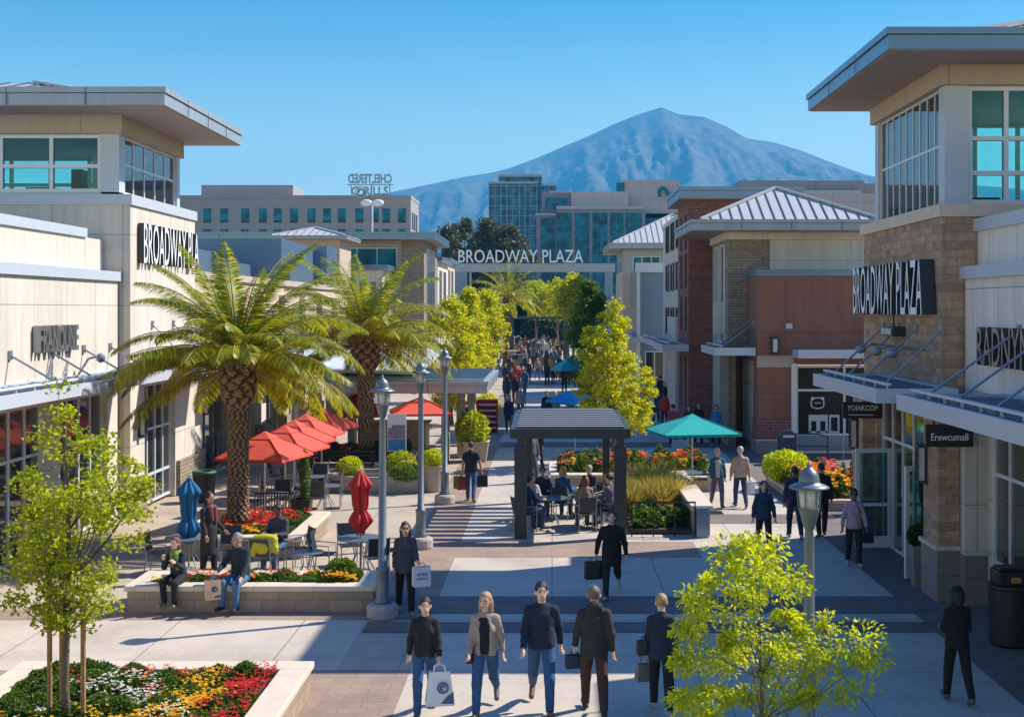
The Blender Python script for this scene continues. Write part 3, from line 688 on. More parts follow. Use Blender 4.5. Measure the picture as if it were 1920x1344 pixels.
w = MB(); w.box(9.3, 9.5, 49.7, 49.95, 0, 3.5); w.build('frame_post', M['white_frame'], b)
w = MB(); w.box(9.6, 13.2, 49.86, 49.9, .1, .66); w.build('spandrel', M['fascia_blue'], b)
w = MB()
for r in (.19, .215): pass
pts = [(10.35+.27*math.cos(t)*(1-.12*math.cos(4*t)), 49.9, 1.95+.21*math.sin(t)) for t in np.linspace(0, 2*PI, 25)]
w.tube(pts, .022, 5); w.tube([(10.24, 49.9, 1.98), (10.30, 49.9, 1.93), (10.35, 49.9, 1.98), (10.40, 49.9, 1.93), (10.46, 49.9, 1.98)], .016, 5)
w.sphere((10.16, 49.9, 2.13), .07); w.sphere((10.54, 49.9, 2.13), .07); w.build('window_emblem', M['letter_white'], b)
w = MB()
for (x0, x1, z0, z1) in ((10.0, 10.75, 1.25, 1.5), (10.0, 10.1, .8, 1.25), (10.65, 10.75, .8, 1.25), (10.8, 11.2, 1.4, 1.5), (10.8, 10.87, .85, 1.4), (11.13, 11.2, .85, 1.4), (10.3, 10.45, .8, 1.25), (10.0, 11.2, .78, .86)): w.box(x0, x1, 49.87, 49.9, z0, z1)
w.build('window_display', M['panel_blue'], b)
window(b, 'x', X3+.2, 50.9, 54.6, .1, 3.55, 6, (2.5, .5), 'glass_shop', frame='panel_blue')
canopy(b, 6.35, 7.95, 49.9, 54.5, 3.8, 4.1, X3, (50.6, 52), .95); canopy(b, 9.3, 14, 48.3, 49.68, 3.75, 4.05, 9.3, (), slats=False)
w = MB(); w.box(9.1, 9.35, 49.76, 49.8, 4.85, 5.05); w.box(8.55, 8.8, 49.62, 49.8, 3.95, 3.97); w.build('vent', M['panel_blue'], b)
w = MB(); w.box(8.5, 8.8, 49.6, 49.8, 3.85, 4.55); o = w.build('wall_lamp', M['dark'], b); w = MB(); w.box(8.57, 8.73, 49.57, 49.6, 3.95, 4.45); w.build('lamp_glass', M['lampglass'], o)
w = MB(); w.box(7.2, 7.5, 52.3, 57.5, 0, 8.45, 1); w.box(7.5, 8.9, 52.3, 52.6, 4, 8.45, 1); w.box(8.9, 13.3, 52.35, 52.65, 4, 8.45, 0); w.box(13.0, 13.3, 52.65, 57.5, 4, 8.45, 0)
w.build('upper_wall', [M['stucco'], M['ledge']], b)
w = MB(); w.box(7.1, 13.4, 52.2, 57.6, 8.1+.35, 8.85); w.build('band', M['stucco'], b)
window(b, 'x', 7.18, 53.2, 54.4, 4.2, 8.3, 1); window(b, 'x', 7.18, 55, 56.4, .5, 8.3, 2, (3.8,))
eave(b, 5.57, 13.6, 51.2, 58, 8.75, 9.2, None); hip_roof(b, 6.0, 13.3, 51.6, 57.6, 9.2, (9.55, 54.6), 10.75, 17)
w = MB(); w.box(6.75, 7.15, 53.4, 53.6, 4.6, 5.9); w.build('banner_sign', M['lampglass'], b)

b = thing('brick_building', 'tall narrow red brick building with a blue grey flat eave behind the terracotta shop', 'building', (8.5, 61, 0))
w = MB(); wall(w, 'x', 6.25, .4, 58.6, 63.5, 0, 10.6, [(59.3, 60.3, 1, 3.4), (61.4, 62.4, 1, 3.4), ] + [(59.3, 60.3, z, z+1.6) for z in (4.6, 6.6, 8.4)]+[(61.4, 62.4, z, z+1.6) for z in (4.6, 6.6, 8.4)]); w.box(6.65, 11, 58.6, 59, 0, 10.6); w.box(6.65, 11, 63.1, 63.5, 0, 10.6); w.build('wall', M['brickred'], b)
for y in (59.3, 61.4):
    window(b, 'x', 6.4, y, y+1, 1, 3.4)
    for z in (4.6, 6.6, 8.4): window(b, 'x', 6.4, y, y+1, z, z+1.6, fw=.05, frame='dark')
eave(b, 5.75, 11.4, 57.9, 64, 10.6, 11.15, None, 9, m='fascia_blue'); canopy(b, 5.0, 6.2, 58, 63.4, 3.7, 4.0, 6.25)
w = MB(); w.box(7.4, 8.1, 58.0, 58.6, 0, 6.5); w.build('side_wall', M['stucco_pale'], b)
b = thing('cream_loft', 'narrow cream three storey loft building beside the red brick one', 'building', (8, 70, 0))
w = MB(); w.box(6.6, 12, 65, 76, 0, 10.6); w.box(6.3, 6.6, 65.5, 70, 0, 5.2); w.build('wall', M['stucco'], b)
for z in (4.2, 6.6, 8.8):
    for y in (66, 69, 72): window(b, 'x', 6.58, y, y+1.6, z, z+1.5, 1, frame='dark')
canopy(b, 5.2, 6.3, 66, 76, 3.7, 4.0, 6.6)
b = thing('grey_loft', 'blue grey boxy building with white corner trim on the right side of the street', 'building', (8, 82, 0))
w = MB(); w.box(5.5, 12, 80, 90, 0, 8.2, 0); w.box(5.2, 7.1, 79.6, 80, 7.9, 8.5, 1); w.box(5.3, 5.5, 79.8, 80, 0, 7.9, 1); w.build('wall', [M['fascia_blue'], M['white_frame']], b)
window(b, 'y', 79.98, 5.8, 7, .1, 3, 2); canopy(b, 4.6, 5.5, 78, 90, 3.6, 3.9, 5.5)
b = thing('pale_shop', 'pale peach shop before the hip roofed grey building', 'building', (6, 96, 0))
w = MB(); w.box(5.2, 9, 94, 104, 0, 8.4); w.box(5.1, 6.6, 93.9, 94, 7.6, 7.9); w.build('wall', M['stucco_peach'], b); window(b, 'x', 5.18, 95, 102, .2, 3.2, 4); canopy(b, 4.3, 5.2, 94, 104, 3.5, 3.8, 5.2)
b = thing('hip_roof_hall', 'dark walled hall with a pale seamed hip roof right of the gateway', 'building', (9, 114, 0))
w = MB(); w.box(6.2, 16, 111, 122, 0, 10.8); w.build('wall', M['steel'], b); eave(b, 4.9, 16.6, 109.5, 123, 10.8, 11.3, None); hip_roof(b, 5.2, 16.4, 109.8, 122.8, 11.3, (10.9, 116.3), 14.2, 22)
window(b, 'y', 110.98, 7, 9.4, 8.6, 10.2, 3, glass='glass_teal'); window(b, 'y', 110.98, 7, 9.8, 4.5, 8, 3, glass='glass_teal'); window(b, 'x', 6.18, 112, 120, 4, 10, 5, glass='glass_teal')
w = MB(); w.box(5.5, 6.2, 111, 122, 0, 3.6); w.build('arcade', M['stucco_peach'], b)

# gateway
b = thing('street_gateway', 'grey steel gateway beam across the street carrying tall white capital letters', 'gateway', (-2.5, 175, 0))
w = MB(); w.box(-13.7, 8.6, 174.4, 175.6, 10.7, 11.75); w.box(-13.7, 8.6, 174.3, 175.7, 11.75, 11.85); w.build('beam', M['fascia'], b)
for x0, x1 in ((-13.6, -11.6), (7.2, 8.3)): w = MB(); w.box(x0, x1, 174.5, 175.5, 0, 10.7); w.box(x0-.1, x1+.1, 174.4, 175.6, 0, 1.2); w.build('post', M['fascia_blue'], b)
w = MB(); w.box(-11.3, -11.0, 174.7, 175.2, 0, 10.7); w.build('side_post', M['steel'], b)
lettering('gateway_letters', 'BROADWAY PLAZA', (-12.75, 174.6, 11.95), (1,0,0), (0,0,1), 17.0, 1.75, .35, [M['letter_white'], M['panel_blue']], b)

# ================================================================ downtown
M['office_stone'] = mat('office_stone', (.36,.33,.32), .85, var=.06, sc=.1, mode='wall', streak=.1)
M['office_grey'] = mat('office_grey', (.26,.26,.28), .8, var=.08, sc=.1, mode='wall', streak=.1, brick=dict(w=6, h=4, off=0, mortar=.08, mc=(.18,.18,.2)))
M['office_mauve'] = mat('office_mauve', (.47,.41,.39), .8, var=.05, sc=.1, mode='wall', brick=dict(w=5, h=3.2, off=0, mortar=.06, mc=(.33,.3,.3)))
b = thing('office_block', 'wide tan office block with paired teal windows and a rooftop sign on the left skyline', 'building', (-58, 308, 0))
w = MB(); w.box(-90, -33.1, 300, 318, 0, 32.2, 0); w.box(-83, -61.3, 303, 315, 32.2, 35, 0); w.box(-90, -33.0, 299.8, 318.2, 31.6, 32.3, 0); w.build('wall', M['office_stone'], b)
for px in (388.6, 420.5, 460, 493, 521, 551.6, 584, 613, 641, 674, 702.5, 724, 753.7):
    x = wx(px, 300)
    for z0, z1 in ((25.9, 29.2), (19.9, 24.4), (13.5, 17.5)): g = MB(); g.box(x-.9, x+.9, 299.86, 300, z0, z1, 0); g.box(x-.9, x+.9, 299.84, 299.86, z0, z0+.5, 1); g.build('window', [M['glass_teal'], M['black']], b)
for y in (302.5, 307, 311.5):
    for z0, z1 in ((24.5, 28.5), (18.5, 22.5)): g = MB(); g.box(-33.1, -33.0, y, y+2.4, z0, z1); g.build('window', M['glass_shop'], b)
sgn = thing('rooftop_sign', 'openwork rooftop sign of dark mirrored letters over a round badge above the tan office block', 'sign', (-44, 299, 0))
lettering('top_letters', 'CHELTERED', (-47.6, 299, 32.9+2.1), (1,0,0), (0,0,1), 10.2, 2.2, .3, [M['fascia_blue'], M['fascia_blue']], sgn, mirror=True, bold=.03)
lettering('bottom_letters', 'O RILLS', (-46.8, 299, 32.2), (1,0,0), (0,0,1), 8.6, 2.1, .3, [M['fascia_blue'], M['panel_blue']], sgn, bold=.03)
w = MB(); w.tube([(-44.6+1.3*math.cos(t), 298.7, 32.9+1.3*math.sin(t)) for t in np.linspace(0, 2*PI, 25)], .16, 6, cap=False); w.tube([(-44.6+.7*math.cos(t), 298.7, 32.9+.7*math.sin(t)) for t in np.linspace(0, 2*PI, 17)], .22, 6, 1, cap=False); w.build('badge', [M['panel_blue'], M['fascia_blue']], sgn)
w = MB(); w.box(-47.8, -37, 298.95, 299.1, 34.6, 34.85); w.beam((-47, 299.1, 34.8), (-47, 301, 32.2), .2, .2); w.beam((-38, 299.1, 34.8), (-38, 301, 32.2), .2, .2); w.box(-42.2, -42.0, 298.9, 299.2, 30, 35); w.build('sign_frame', M['fascia_blue'], sgn)
fl = thing('floodlight_mast', 'thin white mast with a pair of oval floodlights in front of the tan office block', 'light mast', (wx(698, 200), 200, 0))
w = MB(); x = wx(698, 200); w.tube([(x, 200, 0), (x, 200, 22)], .14, 6); w.build('mast', M['white_frame'], fl)
for d in (-.9, .9): w = MB(); w.sphere((x+d, 199.8, 22.2), (.95, .3, .55)); w.each('floodlight', M['letter_white'], fl, smooth=True)
b = thing('glass_tower', 'blue glass high rise tower in front of the mountain', 'tower', (-12, 428, 0))
w = MB(); w.box(-20.7, -4.9, 420, 438, 0, 46.8, 0); w.box(-4.9, 1.2, 424, 438, 0, 46.4, 0); w.box(-17.5, -3.5, 421.5, 436, 46.8, 49.2, 0); w.build('curtain_wall', M['glass_far'], b)
w = MB(); w.box(-20.9, -4.7, 419.8, 438.2, 46.8, 47.5); w.box(-17.8, -3.2, 421.3, 436.2, 49.2, 50); w.box(-4.9, 1.5, 423.8, 438.2, 46.4, 47.2); w.each('roof_edge', M['steel'], b)
w = MB()
for x in np.linspace(-20.7, -4.9, 9): w.box(x-.12, x+.12, 419.7, 420, 0, 46.8)
for z in np.linspace(10, 46, 12): w.box(-20.7, -4.9, 419.75, 420, z-.1, z+.1)
w.build('mullions', M['fascia_blue'], b)
b = thing('glass_office', 'broad office with stone framed teal glass bays behind the gateway', 'building', (12, 350, 0))
w = MB(); w.box(1.4, 24.8, 340, 360, 0, 32.8, 0); w.box(-4.2, 1.4, 343, 360, 0, 31, 0)
w.box(5.2, 20.6, 344, 360, 32.8, 37.2, 1); w.box(19, 34.5, 346, 362, 30, 40.6, 1); w.box(-2.8, 5.2, 345, 360, 31, 37.2, 0); w.box(24.8, 40, 346, 360, 0, 31.5, 0)
w.build('wall', [M['office_grey'], M['office_mauve']], b)
for p0, p1 in ((1043, 1072), (1078, 1105), (1111, 1139), (1144, 1169), (1173, 1203)):
    g = MB(); g.box(wx(p0, 340), wx(p1, 340), 339.8, 340, 2, 31.2); g.build('window', M['glass_far2'], b)
for x0, x1, y, z0, z1 in ((-3, .6, 342.9, 5, 30), (-1.8, 4.4, 344.9, 32.6, 35.6), (25.2, 30, 345.9, 5, 30.2), (30.6, 39, 345.9, 5, 30.2), (17.4, 19.6, 345.9, 33, 39.8)):
    g = MB(); g.box(x0, x1, y-.1, y, z0, z1); g.build('window', M['glass_far2'], b)
w = MB(); w.box(-.8, 5.4, 344.5, 345, 36.9, 37.4); w.box(-4.5, 1.3, 342.6, 343, 30.7, 31.3); w.box(1.2, 25, 339.8, 340, 32.2, 33); w.build('cornice', M['fascia'], b)
ls = MB(); ls.tube([(30.0+1.0*math.cos(t), 345.8, 37.0+1.3*math.sin(t)) for t in np.linspace(-.4, PI*1.25, 18)], .5, 6); ls.build('logo', M['glass_teal'], b)
lettering('sign_letters', 'Qerc', (30.3, 345.8, 35.6), (1,0,0), (0,0,1), 5.2, 2.2, .3, [M['fascia_blue'], M['fascia_blue']], b)
b = thing('long_office', 'long low pale grey office with a darker penthouse behind the brick building', 'building', (42, 206, 0))
w = MB(); w.box(30.5, 60, 201, 216, 17.6, 23.8, 0); w.box(32, 60, 203, 216, 0, 17.6, 2); w.box(30, 49.8, 204, 214, 23.8, 26.1, 1); w.box(49.8, 62, 204.5, 214, 23.8, 25.7, 1); w.build('wall', [M['office_mauve'], M['office_grey'], M['glass_shop']], b)
w = MB(); w.box(33, 49, 203.2, 203.3, 23.8, 24.5)
for x, hh in ((36.5, 27.0), (44.5, 27.2)): w.tube([(x, 206, 26.1), (x, 206, hh)], .05, 5); w.tube([(x-.6, 206, 26.6), (x+.6, 206, 26.9)], .04, 5)
w.build('roof_rail', M['steel'], b)
# ================================================================ people (smooth blended volumes -> one continuous skin)
def smin(a, b, k):
    h = np.clip(.5+.5*(b-a)/k, 0, 1); return b*(1-h)+a*h-k*h*(1-h)
def sdf_mesh(name, prims, h, mats, parent=None, k=.03, wrinkle=0, seed=0, cut=None, carve=None):
    """prims: ('c',a,b,r1,r2[,cutpoint,cutnormal]) round cones, ('e',centre,radii) ellipsoids; blended and polygonised"""
    lo = np.full(3, 1e9); hi = -lo
    for p in prims:
        if p[0] == 'c': R = max(p[3], p[4]); pts = (p[1], p[2])
        else: R = max(p[2]); pts = (p[1],)
        for q in pts: lo = np.minimum(lo, np.array(q)-R); hi = np.maximum(hi, np.array(q)+R)
    lo -= 3*h+.01; hi += 3*h+.01
    n = np.ceil((hi-lo)/h).astype(int)+1
    ax = [lo[i]+h*np.arange(n[i]) for i in range(3)]
    f = np.full(n, .3)
    for p in prims:
        kk = p[7] if len(p) > 7 else k
        if p[0] == 'c': R = max(p[3], p[4]); a = np.minimum(p[1], p[2])-R; b = np.maximum(p[1], p[2])+R
        else: a = np.array(p[1])-np.array(p[2]); b = np.array(p[1])+np.array(p[2])
        m = kk+2.5*h
        i0 = np.maximum(0, np.floor((a-m-lo)/h).astype(int)); i1 = np.minimum(n, np.ceil((b+m-lo)/h).astype(int)+1)
        X, Y, Z = np.meshgrid(ax[0][i0[0]:i1[0]], ax[1][i0[1]:i1[1]], ax[2][i0[2]:i1[2]], indexing='ij', sparse=True)
        if p[0] == 'c':
            A = np.array(p[1], float); B = np.array(p[2], float); ab = B-A; L2 = max(1e-9, ab.dot(ab))
            t = np.clip(((X-A[0])*ab[0]+(Y-A[1])*ab[1]+(Z-A[2])*ab[2])/L2, 0, 1)
            d = np.sqrt((X-A[0]-t*ab[0])**2+(Y-A[1]-t*ab[1])**2+(Z-A[2]-t*ab[2])**2)-(p[3]+(p[4]-p[3])*t)
            if len(p) > 6 and p[5] is not None:
                c, nn = np.array(p[5], float), np.array(p[6], float); nn = nn/np.linalg.norm(nn)
                d = np.maximum(d, (X-c[0])*nn[0]+(Y-c[1])*nn[1]+(Z-c[2])*nn[2])
        else:
            c, r = p[1], p[2]
            q = np.sqrt(((X-c[0])/r[0])**2+((Y-c[1])/r[1])**2+((Z-c[2])/r[2])**2); d = (q-1)*min(r)
        sl = tuple(slice(i0[i], i1[i]) for i in range(3))
        f[sl] = smin(f[sl], d, kk)
    X, Y, Z = np.meshgrid(*ax, indexing='ij', sparse=True)
    if wrinkle:
        s = seed
        f = f+wrinkle*(np.sin(X*38+s+3*np.sin(Z*19+s))*np.sin(Z*47+2*s+4*np.sin(Y*14+X*9))+.6*np.sin(Y*53+Z*31+s))
    if cut:
        for c, nn in cut: f = np.maximum(f, (X-c[0])*nn[0]+(Y-c[1])*nn[1]+(Z-c[2])*nn[2])
    if carve:
        for c, r in carve:
            q = (np.sqrt(((X-c[0])/r[0])**2+((Y-c[1])/r[1])**2+((Z-c[2])/r[2])**2)-1)*min(r); f = np.maximum(f, -q)
    ins = f < 0
    nx_, ny_, nz_ = n
    S = np.zeros(n-1, int)
    for dx in (0,1):
        for dy in (0,1):
            for dz in (0,1): S += ins[dx:nx_-1+dx, dy:ny_-1+dy, dz:nz_-1+dz]
    act = (S > 0) & (S < 8)
    if not act.any(): return None
    idx = -np.ones(n-1, int); C = np.argwhere(act); idx[act] = np.arange(len(C))
    acc = np.zeros((len(C), 3)); cnt = np.zeros(len(C))
    cs = [(0,0,0),(1,0,0),(0,1,0),(1,1,0),(0,0,1),(1,0,1),(0,1,1),(1,1,1)]
    vals = [f[C[:,0]+c[0], C[:,1]+c[1], C[:,2]+c[2]] for c in cs]
    for i, j in ((0,1),(2,3),(4,5),(6,7),(0,2),(1,3),(4,6),(5,7),(0,4),(1,5),(2,6),(3,7)):
        a, b = vals[i], vals[j]; x = (a < 0) != (b < 0); t = np.where(x, a/np.where(x, a-b, 1), 0)[:, None]
        acc += np.where(x[:, None], np.array(cs[i])+t*(np.array(cs[j])-np.array(cs[i])), 0); cnt += x
    V = lo+h*(C+acc/cnt[:, None])
    Q = []
    for axi in range(3):
        a0 = [slice(None)]*3; a1 = [slice(None)]*3; a0[axi] = slice(0, -1); a1[axi] = slice(1, None)
        ch = ins[tuple(a0)] != ins[tuple(a1)]
        E = np.argwhere(ch); u, v = [(1,2),(2,0),(0,1)][axi]
        E = E[(E[:, u] > 0) & (E[:, v] > 0) & (E[:, u] < n[u]-1) & (E[:, v] < n[v]-1)]
        def cell(du, dv):
            e = E.copy(); e[:, u] += du; e[:, v] += dv; return idx[e[:,0], e[:,1], e[:,2]]
        q = np.stack([cell(-1,-1), cell(0,-1), cell(0,0), cell(-1,0)], 1)
        fl = ~ins[E[:,0], E[:,1], E[:,2]]
        q[fl] = q[fl][:, ::-1]; Q.append(q)
    Q = np.concatenate(Q); Q = Q[(Q >= 0).all(1)]
    return np_mesh(name, V, Q, mats, smooth=True, parent=parent)

def skin(name, c): return mat('skin_'+name, c, .55, var=.06, sc=20)
SK = dict(light=skin('light', (.72,.46,.34)), tan=skin('tan', (.50,.29,.19)), brown=skin('brown', (.22,.11,.07)))
def cloth(c, r=.9):
    nm = 'cloth_%02d_%02d_%02d' % tuple(int(x*99) for x in c)
    return mat(nm, c, r, var=.18, sc=14, bump=.25, bsc=120, sheen=.0)
HAIR = {k: mat('hair_'+k, c, .5, var=.35, sc=40, bump=.5, bsc=90) for k, c in dict(black=(.012,.010,.010), brown=(.07,.035,.02), grey=(.30,.28,.27), blonde=(.48,.30,.13), white=(.6,.57,.52), shaved=(.20,.13,.1), red=(.2,.06,.04)).items()}
M['eye'] = mat('eye_dark', (.02,.015,.012), .2); M['lip'] = mat('lip', (.35,.12,.10), .5)
M['teeth'] = mat('teeth', (.75,.72,.68), .4)
def rot(v, ax, a):
    return Matrix.Rotation(a, 3, ax) @ Vector(v)
def person(label, px, py, face=0, top=(.05,.05,.06), legs=(.05,.08,.16), shoes=(.05,.045,.04), hair='brown', skin='light', sex='m', ht=1.74, hairlen=0,
           la=(8, 8), ra=(-8, 8), lspread=9, rspread=9, ll=(18, 10), rl=(-16, 22), lean=0, turn=0, sit=None, res=.014, coat=0, inner=None, hood=False, hat=None,
           pos=None, z=0, group=None, skirt=0, scarf=None, glasses=False, short=False, bulk=1.0):
    """limb tuples: (swing forward in degrees, elbow/knee bend). face 0 looks to the camera, 180 away. sit = seat height"""
    near = res < .018
    x, y = pos if pos else gp(px, py)
    S = ht/1.75; f = sex == 'f'
    sw = .148 if f else .172; R = math.radians; shw = sw*bulk
    hipw = .09
    J = {}
    hip = Vector((0, 0, .93)); T = lambda v: rot(Vector(v)-hip, 'X', R(lean))+hip
    def limb(o, a, out, L, side):
        return Vector(o)+Vector((side*math.sin(R(out))*L, -math.sin(R(a))*L*math.cos(R(out)), -math.cos(R(a))*math.cos(R(out))*L))
    for s, nm, leg in ((1, 'l', ll), (-1, 'r', rl)):
        h0 = Vector((s*hipw, 0, .92)); kn = limb(h0, leg[0], 2 if sit is None else 5, .44, s); an = limb(kn, leg[0]-leg[1], 0, .40, s)
        fa = R(leg[0]-leg[1])*.8 if sit is None else 0
        fd = Vector((s*.12, -math.cos(fa), math.sin(fa))); J['h'+nm], J['k'+nm], J['a'+nm] = h0, kn, an
        J['heel'+nm] = an+Vector((0, .03, -.045)); J['toe'+nm] = an+fd*.17+Vector((0, 0, -.05))
    for s, nm, arm, spd in ((1, 'l', la, lspread), (-1, 'r', ra, rspread)):
        s0 = T((s*shw, .01, 1.395)); el = limb(s0, arm[0], spd, .285, s); wr = limb(el, arm[0]+arm[1], spd*(.4 if arm[1] < 60 else -1.5), .245, s)
        J['s'+nm], J['e'+nm], J['w'+nm] = s0, el, wr
    neck = T((0, .015, 1.47)); head = T((0, -.01, 1.635)); hd = head
    tn = Matrix.Rotation(R(turn), 3, 'Z')
    def HP(v): return hd+tn @ (Vector(v)*1.12)
    g = min(J['heell'].z, J['heelr'].z, J['toel'].z, J['toer'].z)-.035 if sit is None else .92-.10-sit/S
    P = []
    c = lambda a, b, r1, r2, *e: ('c', tuple(a), tuple(b), r1, r2)+e
    e = lambda a, r: ('e', tuple(a), tuple(r))
    bw = .9 if f else 1.0; bw *= bulk
    # body
    P += [e(T((0, 0, 1.30)), (.150*bw, .095, .17)), e(T((0, 0, 1.10)), (.125*bw, .085, .15)), e(T((0, .0, .96)), (.150, .10, .12)),
          c(T((-shw*.8, .01, 1.385)), T((shw*.8, .01, 1.385)), .052, .052), c(neck, T((0, 0, 1.56)), .056, .05)]
    P += [e(HP((0, 0, .025)), (.077, .095, .10)), e(HP((0, -.02, -.045)), (.056, .068, .066)), e(HP((0, -.098, -.01)), (.013, .02, .022)),
          e(HP((.078, .005, -.005)), (.012, .02, .03)), e(HP((-.078, .005, -.005)), (.012, .02, .03))]
    for nm in 'lr':
        s = 1 if nm == 'l' else -1
        P += [c(J['s'+nm], J['e'+nm], .046, .038), c(J['e'+nm], J['w'+nm], .038, .026)]
        w = J['w'+nm]; d = (w-J['e'+nm]).normalized(); sd_ = Vector((0, -1, 0)); sd_ = (sd_-d*sd_.dot(d)); sd_ = sd_.normalized() if sd_.length > .2 else Vector((0,0,1))
        pal = w+d*.085; nrm = d.cross(sd_)
        if near:
            P += [c(w, pal, .026, .028, None, None, .012), c(w+d*.03+sd_*.02, pal+sd_*.028, .016, .013, None, None, .012), c(w+d*.03-sd_*.02, pal-sd_*.026, .016, .012, None, None, .012)]
            for i, (o, L, b) in enumerate(((.030, .066, .25), (.0105, .075, .35), (-.0095, .070, .45), (-.028, .056, .55))):
                r0 = pal+sd_*o-d*.01; m1 = r0+(d*math.cos(b)+nrm*s*-math.sin(b)).normalized()*L*.55; m2 = m1+(d*math.cos(b*2.6)+nrm*s*-math.sin(b*2.6)).normalized()*L*.5
                P += [c(r0, m1, .0095, .009, None, None, .006), c(m1, m2, .009, .0078, None, None, .006)]
            t0 = w+d*.025+sd_*.028; t1 = t0+(d*.75+sd_*.6).normalized()*.035; P += [c(t0, t1, .012, .0105, None, None, .008), c(t1, t1+(d*.95+sd_*.15).normalized()*.03, .0105, .009, None, None, .008)]
        else: P += [c(w, pal, .025, .03), c(pal, pal+d*.06, .026, .018)]
        P += [c(J['h'+nm], J['k'+nm], .074, .044), c(J['k'+nm], J['a'+nm], .044, .034), c(J['heel'+nm], J['toe'+nm], .034, .028)]
    # lift so that feet stand on the ground
    root = sdf_mesh('person', P, res, SK[skin], k=.025)
    tag(root, label, 'person', group)
    root.location = (x, y, z-g*S); root.rotation_euler = (0, 0, R(face)); root.scale = (S, S, S)
    rv = (hash(label) % 97)/7.0 if False else (sum(map(ord, label)) % 97)/7.0
    wr_ = .0022 if near else 0
    # top
    def down(v, nm): return v
    TP = [e(T((0, 0, 1.27)), (.175*bw, .122, .20)), e(T((0, .0, 1.10)), (.160*bw, .118, .20)), c(T((-shw*.9, .01, 1.385)), T((-.03, .012, 1.435)), .062, .062), c(T((shw*.9, .01, 1.385)), T((.03, .012, 1.435)), .062, .062)]
    if f: TP += [e(T((.07, -.085, 1.27)), (.06, .055, .06)), e(T((-.07, -.085, 1.27)), (.06, .055, .06))]
    TP += [e(T((0, .0, .98)), (.178*bw, .135, .17+coat*.2)), c(T((.068*bw, 0, 1.08)), (.075*bw, 0, .80), .105, .118), c(T((-.068*bw, 0, 1.08)), (-.075*bw, 0, .80), .105, .118)]
    if coat: TP += [c(T((0, 0, 1.0)), T((0, 0, .93-coat)), .15, .185)]
    hem = .885-coat
    for nm in 'lr':
        d = (J['w'+nm]-J['e'+nm]).normalized()
        if short: d2 = (J['e'+nm]-J['s'+nm]).normalized(); TP += [c(J['s'+nm], J['s'+nm]+d2*.22, .064, .066, tuple(J['s'+nm]+d2*.17), tuple(d2))]
        else: TP += [c(J['s'+nm], J['e'+nm], .064, .053), c(J['e'+nm], J['w'+nm]+d*.03, .053, .042, tuple(J['w'+nm]-d*.012), tuple(d))]
    if hood: TP += [e(T((0, .075, 1.50)), (.11, .075, .075)), e(T((0, .02, 1.48)), (.10, .085, .05))]
    else: TP += [c(T((0, .02, 1.44)), T((0, .012, 1.495)), .085, .068, tuple(T((0, 0, 1.50))), (0, -.5, 1))]
    cuts = [((0, 0, hem), (0, 0, -1))]
    tp = sdf_mesh('jacket' if not short else 'shirt', TP, res, cloth(top), root, k=.035, wrinkle=wr_, seed=rv, cut=cuts, carve=[(tuple(T((0, -.17, 1.13))), (.085, .115, .50))] if inner else None)
    if inner:
        IP = [e(T((0, -.012, 1.28)), (.155, .104, .19)), e(T((0, -.012, 1.08)), (.14, .106, .22)), e(T((0, 0, .96)), (.155, .118, .13))]
        if f: IP += [e(T((.06, -.085, 1.27)), (.055, .05, .06)), e(T((-.06, -.085, 1.27)), (.055, .05, .06))]
        sdf_mesh('shirt', IP, res, cloth(inner), root, k=.03, cut=[((0, 0, .90), (0, 0, -1))])
    # trousers or skirt
    LP = [e((0, 0, .95), (.158, .115, .10))]
    if sit is not None: LP += [e((0, .0, .90), (.165, .13, .10))]
    for nm in 'lr':
        d = (J['a'+nm]-J['k'+nm]).normalized()
        LP += [c(J['h'+nm], J['k'+nm], .096, .074), c(J['k'+nm], J['a'+nm]+d*.04, .073, .055, tuple(J['a'+nm]+d*.02), tuple(d))]
    if skirt: LP += [c((0, 0, .9), (0, 0, .93-skirt), .15, .22, (0, 0, .93-skirt), (0, 0, -1))]
    sdf_mesh('trousers' if not skirt else 'skirt', LP, res, cloth(legs), root, k=.022, wrinkle=wr_*.8, seed=rv+1, cut=[((0, 0, 1.0), (0, 0, 1))])
    for nm in 'lr':
        a = J['a'+nm]; sdf_mesh('shoe', [c(J['heel'+nm]+Vector((0,.01,.0)), J['toe'+nm], .043, .038), e(a+Vector((0, 0, -.01)), (.045, .05, .05))], max(res*.8, .012), cloth(shoes, .6), root, k=.02)
    # hair
    HPm = [e(HP((0, .014, .042)), (.090, .102, .100))]
    if hairlen > 0: HPm += [e(HP((0, .055, -.02)), (.085, .065, .11)), c(HP((.065, .03, 0)), HP((.075, .03, -hairlen*.9)), .035, .03), c(HP((-.065, .03, 0)), HP((-.075, .03, -hairlen*.9)), .035, .03), c(HP((0, .06, 0)), HP((0, .075, -hairlen)), .065, .05)]
    if hairlen < 0: HPm += [e(HP((0, .12, .03)), (.045, .045, .045))]
    nn = tn @ Vector((0, -1, 0)); fr = HP((0, -.048, 0)); up = tn @ Vector((0, -.62, -.78)); br = HP((0, -.03, .075))
    if hair != 'none':
        ha = sdf_mesh('hair', HPm, res, HAIR[hair], root, k=.03, wrinkle=.004 if near else 0, seed=rv, carve=[(tuple(HP((0, -.085, -.035))), (.070, .085, .120))], cut=None if hairlen > 0 else [(tuple(HP((0, .02, -.055))), (0, -.3, -1))])
    if hat: sdf_mesh('cap', [e(HP((0, .005, .07)), (.096, .11, .078)), c(HP((0, -.08, .055)), HP((0, -.15, .045)), .035, .03)] if hat[0] else [e(HP((0, .012, .055)), (.098, .112, .095))], res, cloth(hat[1]), root, cut=[(tuple(HP((0, 0, .035))), (0, 0, -1))])
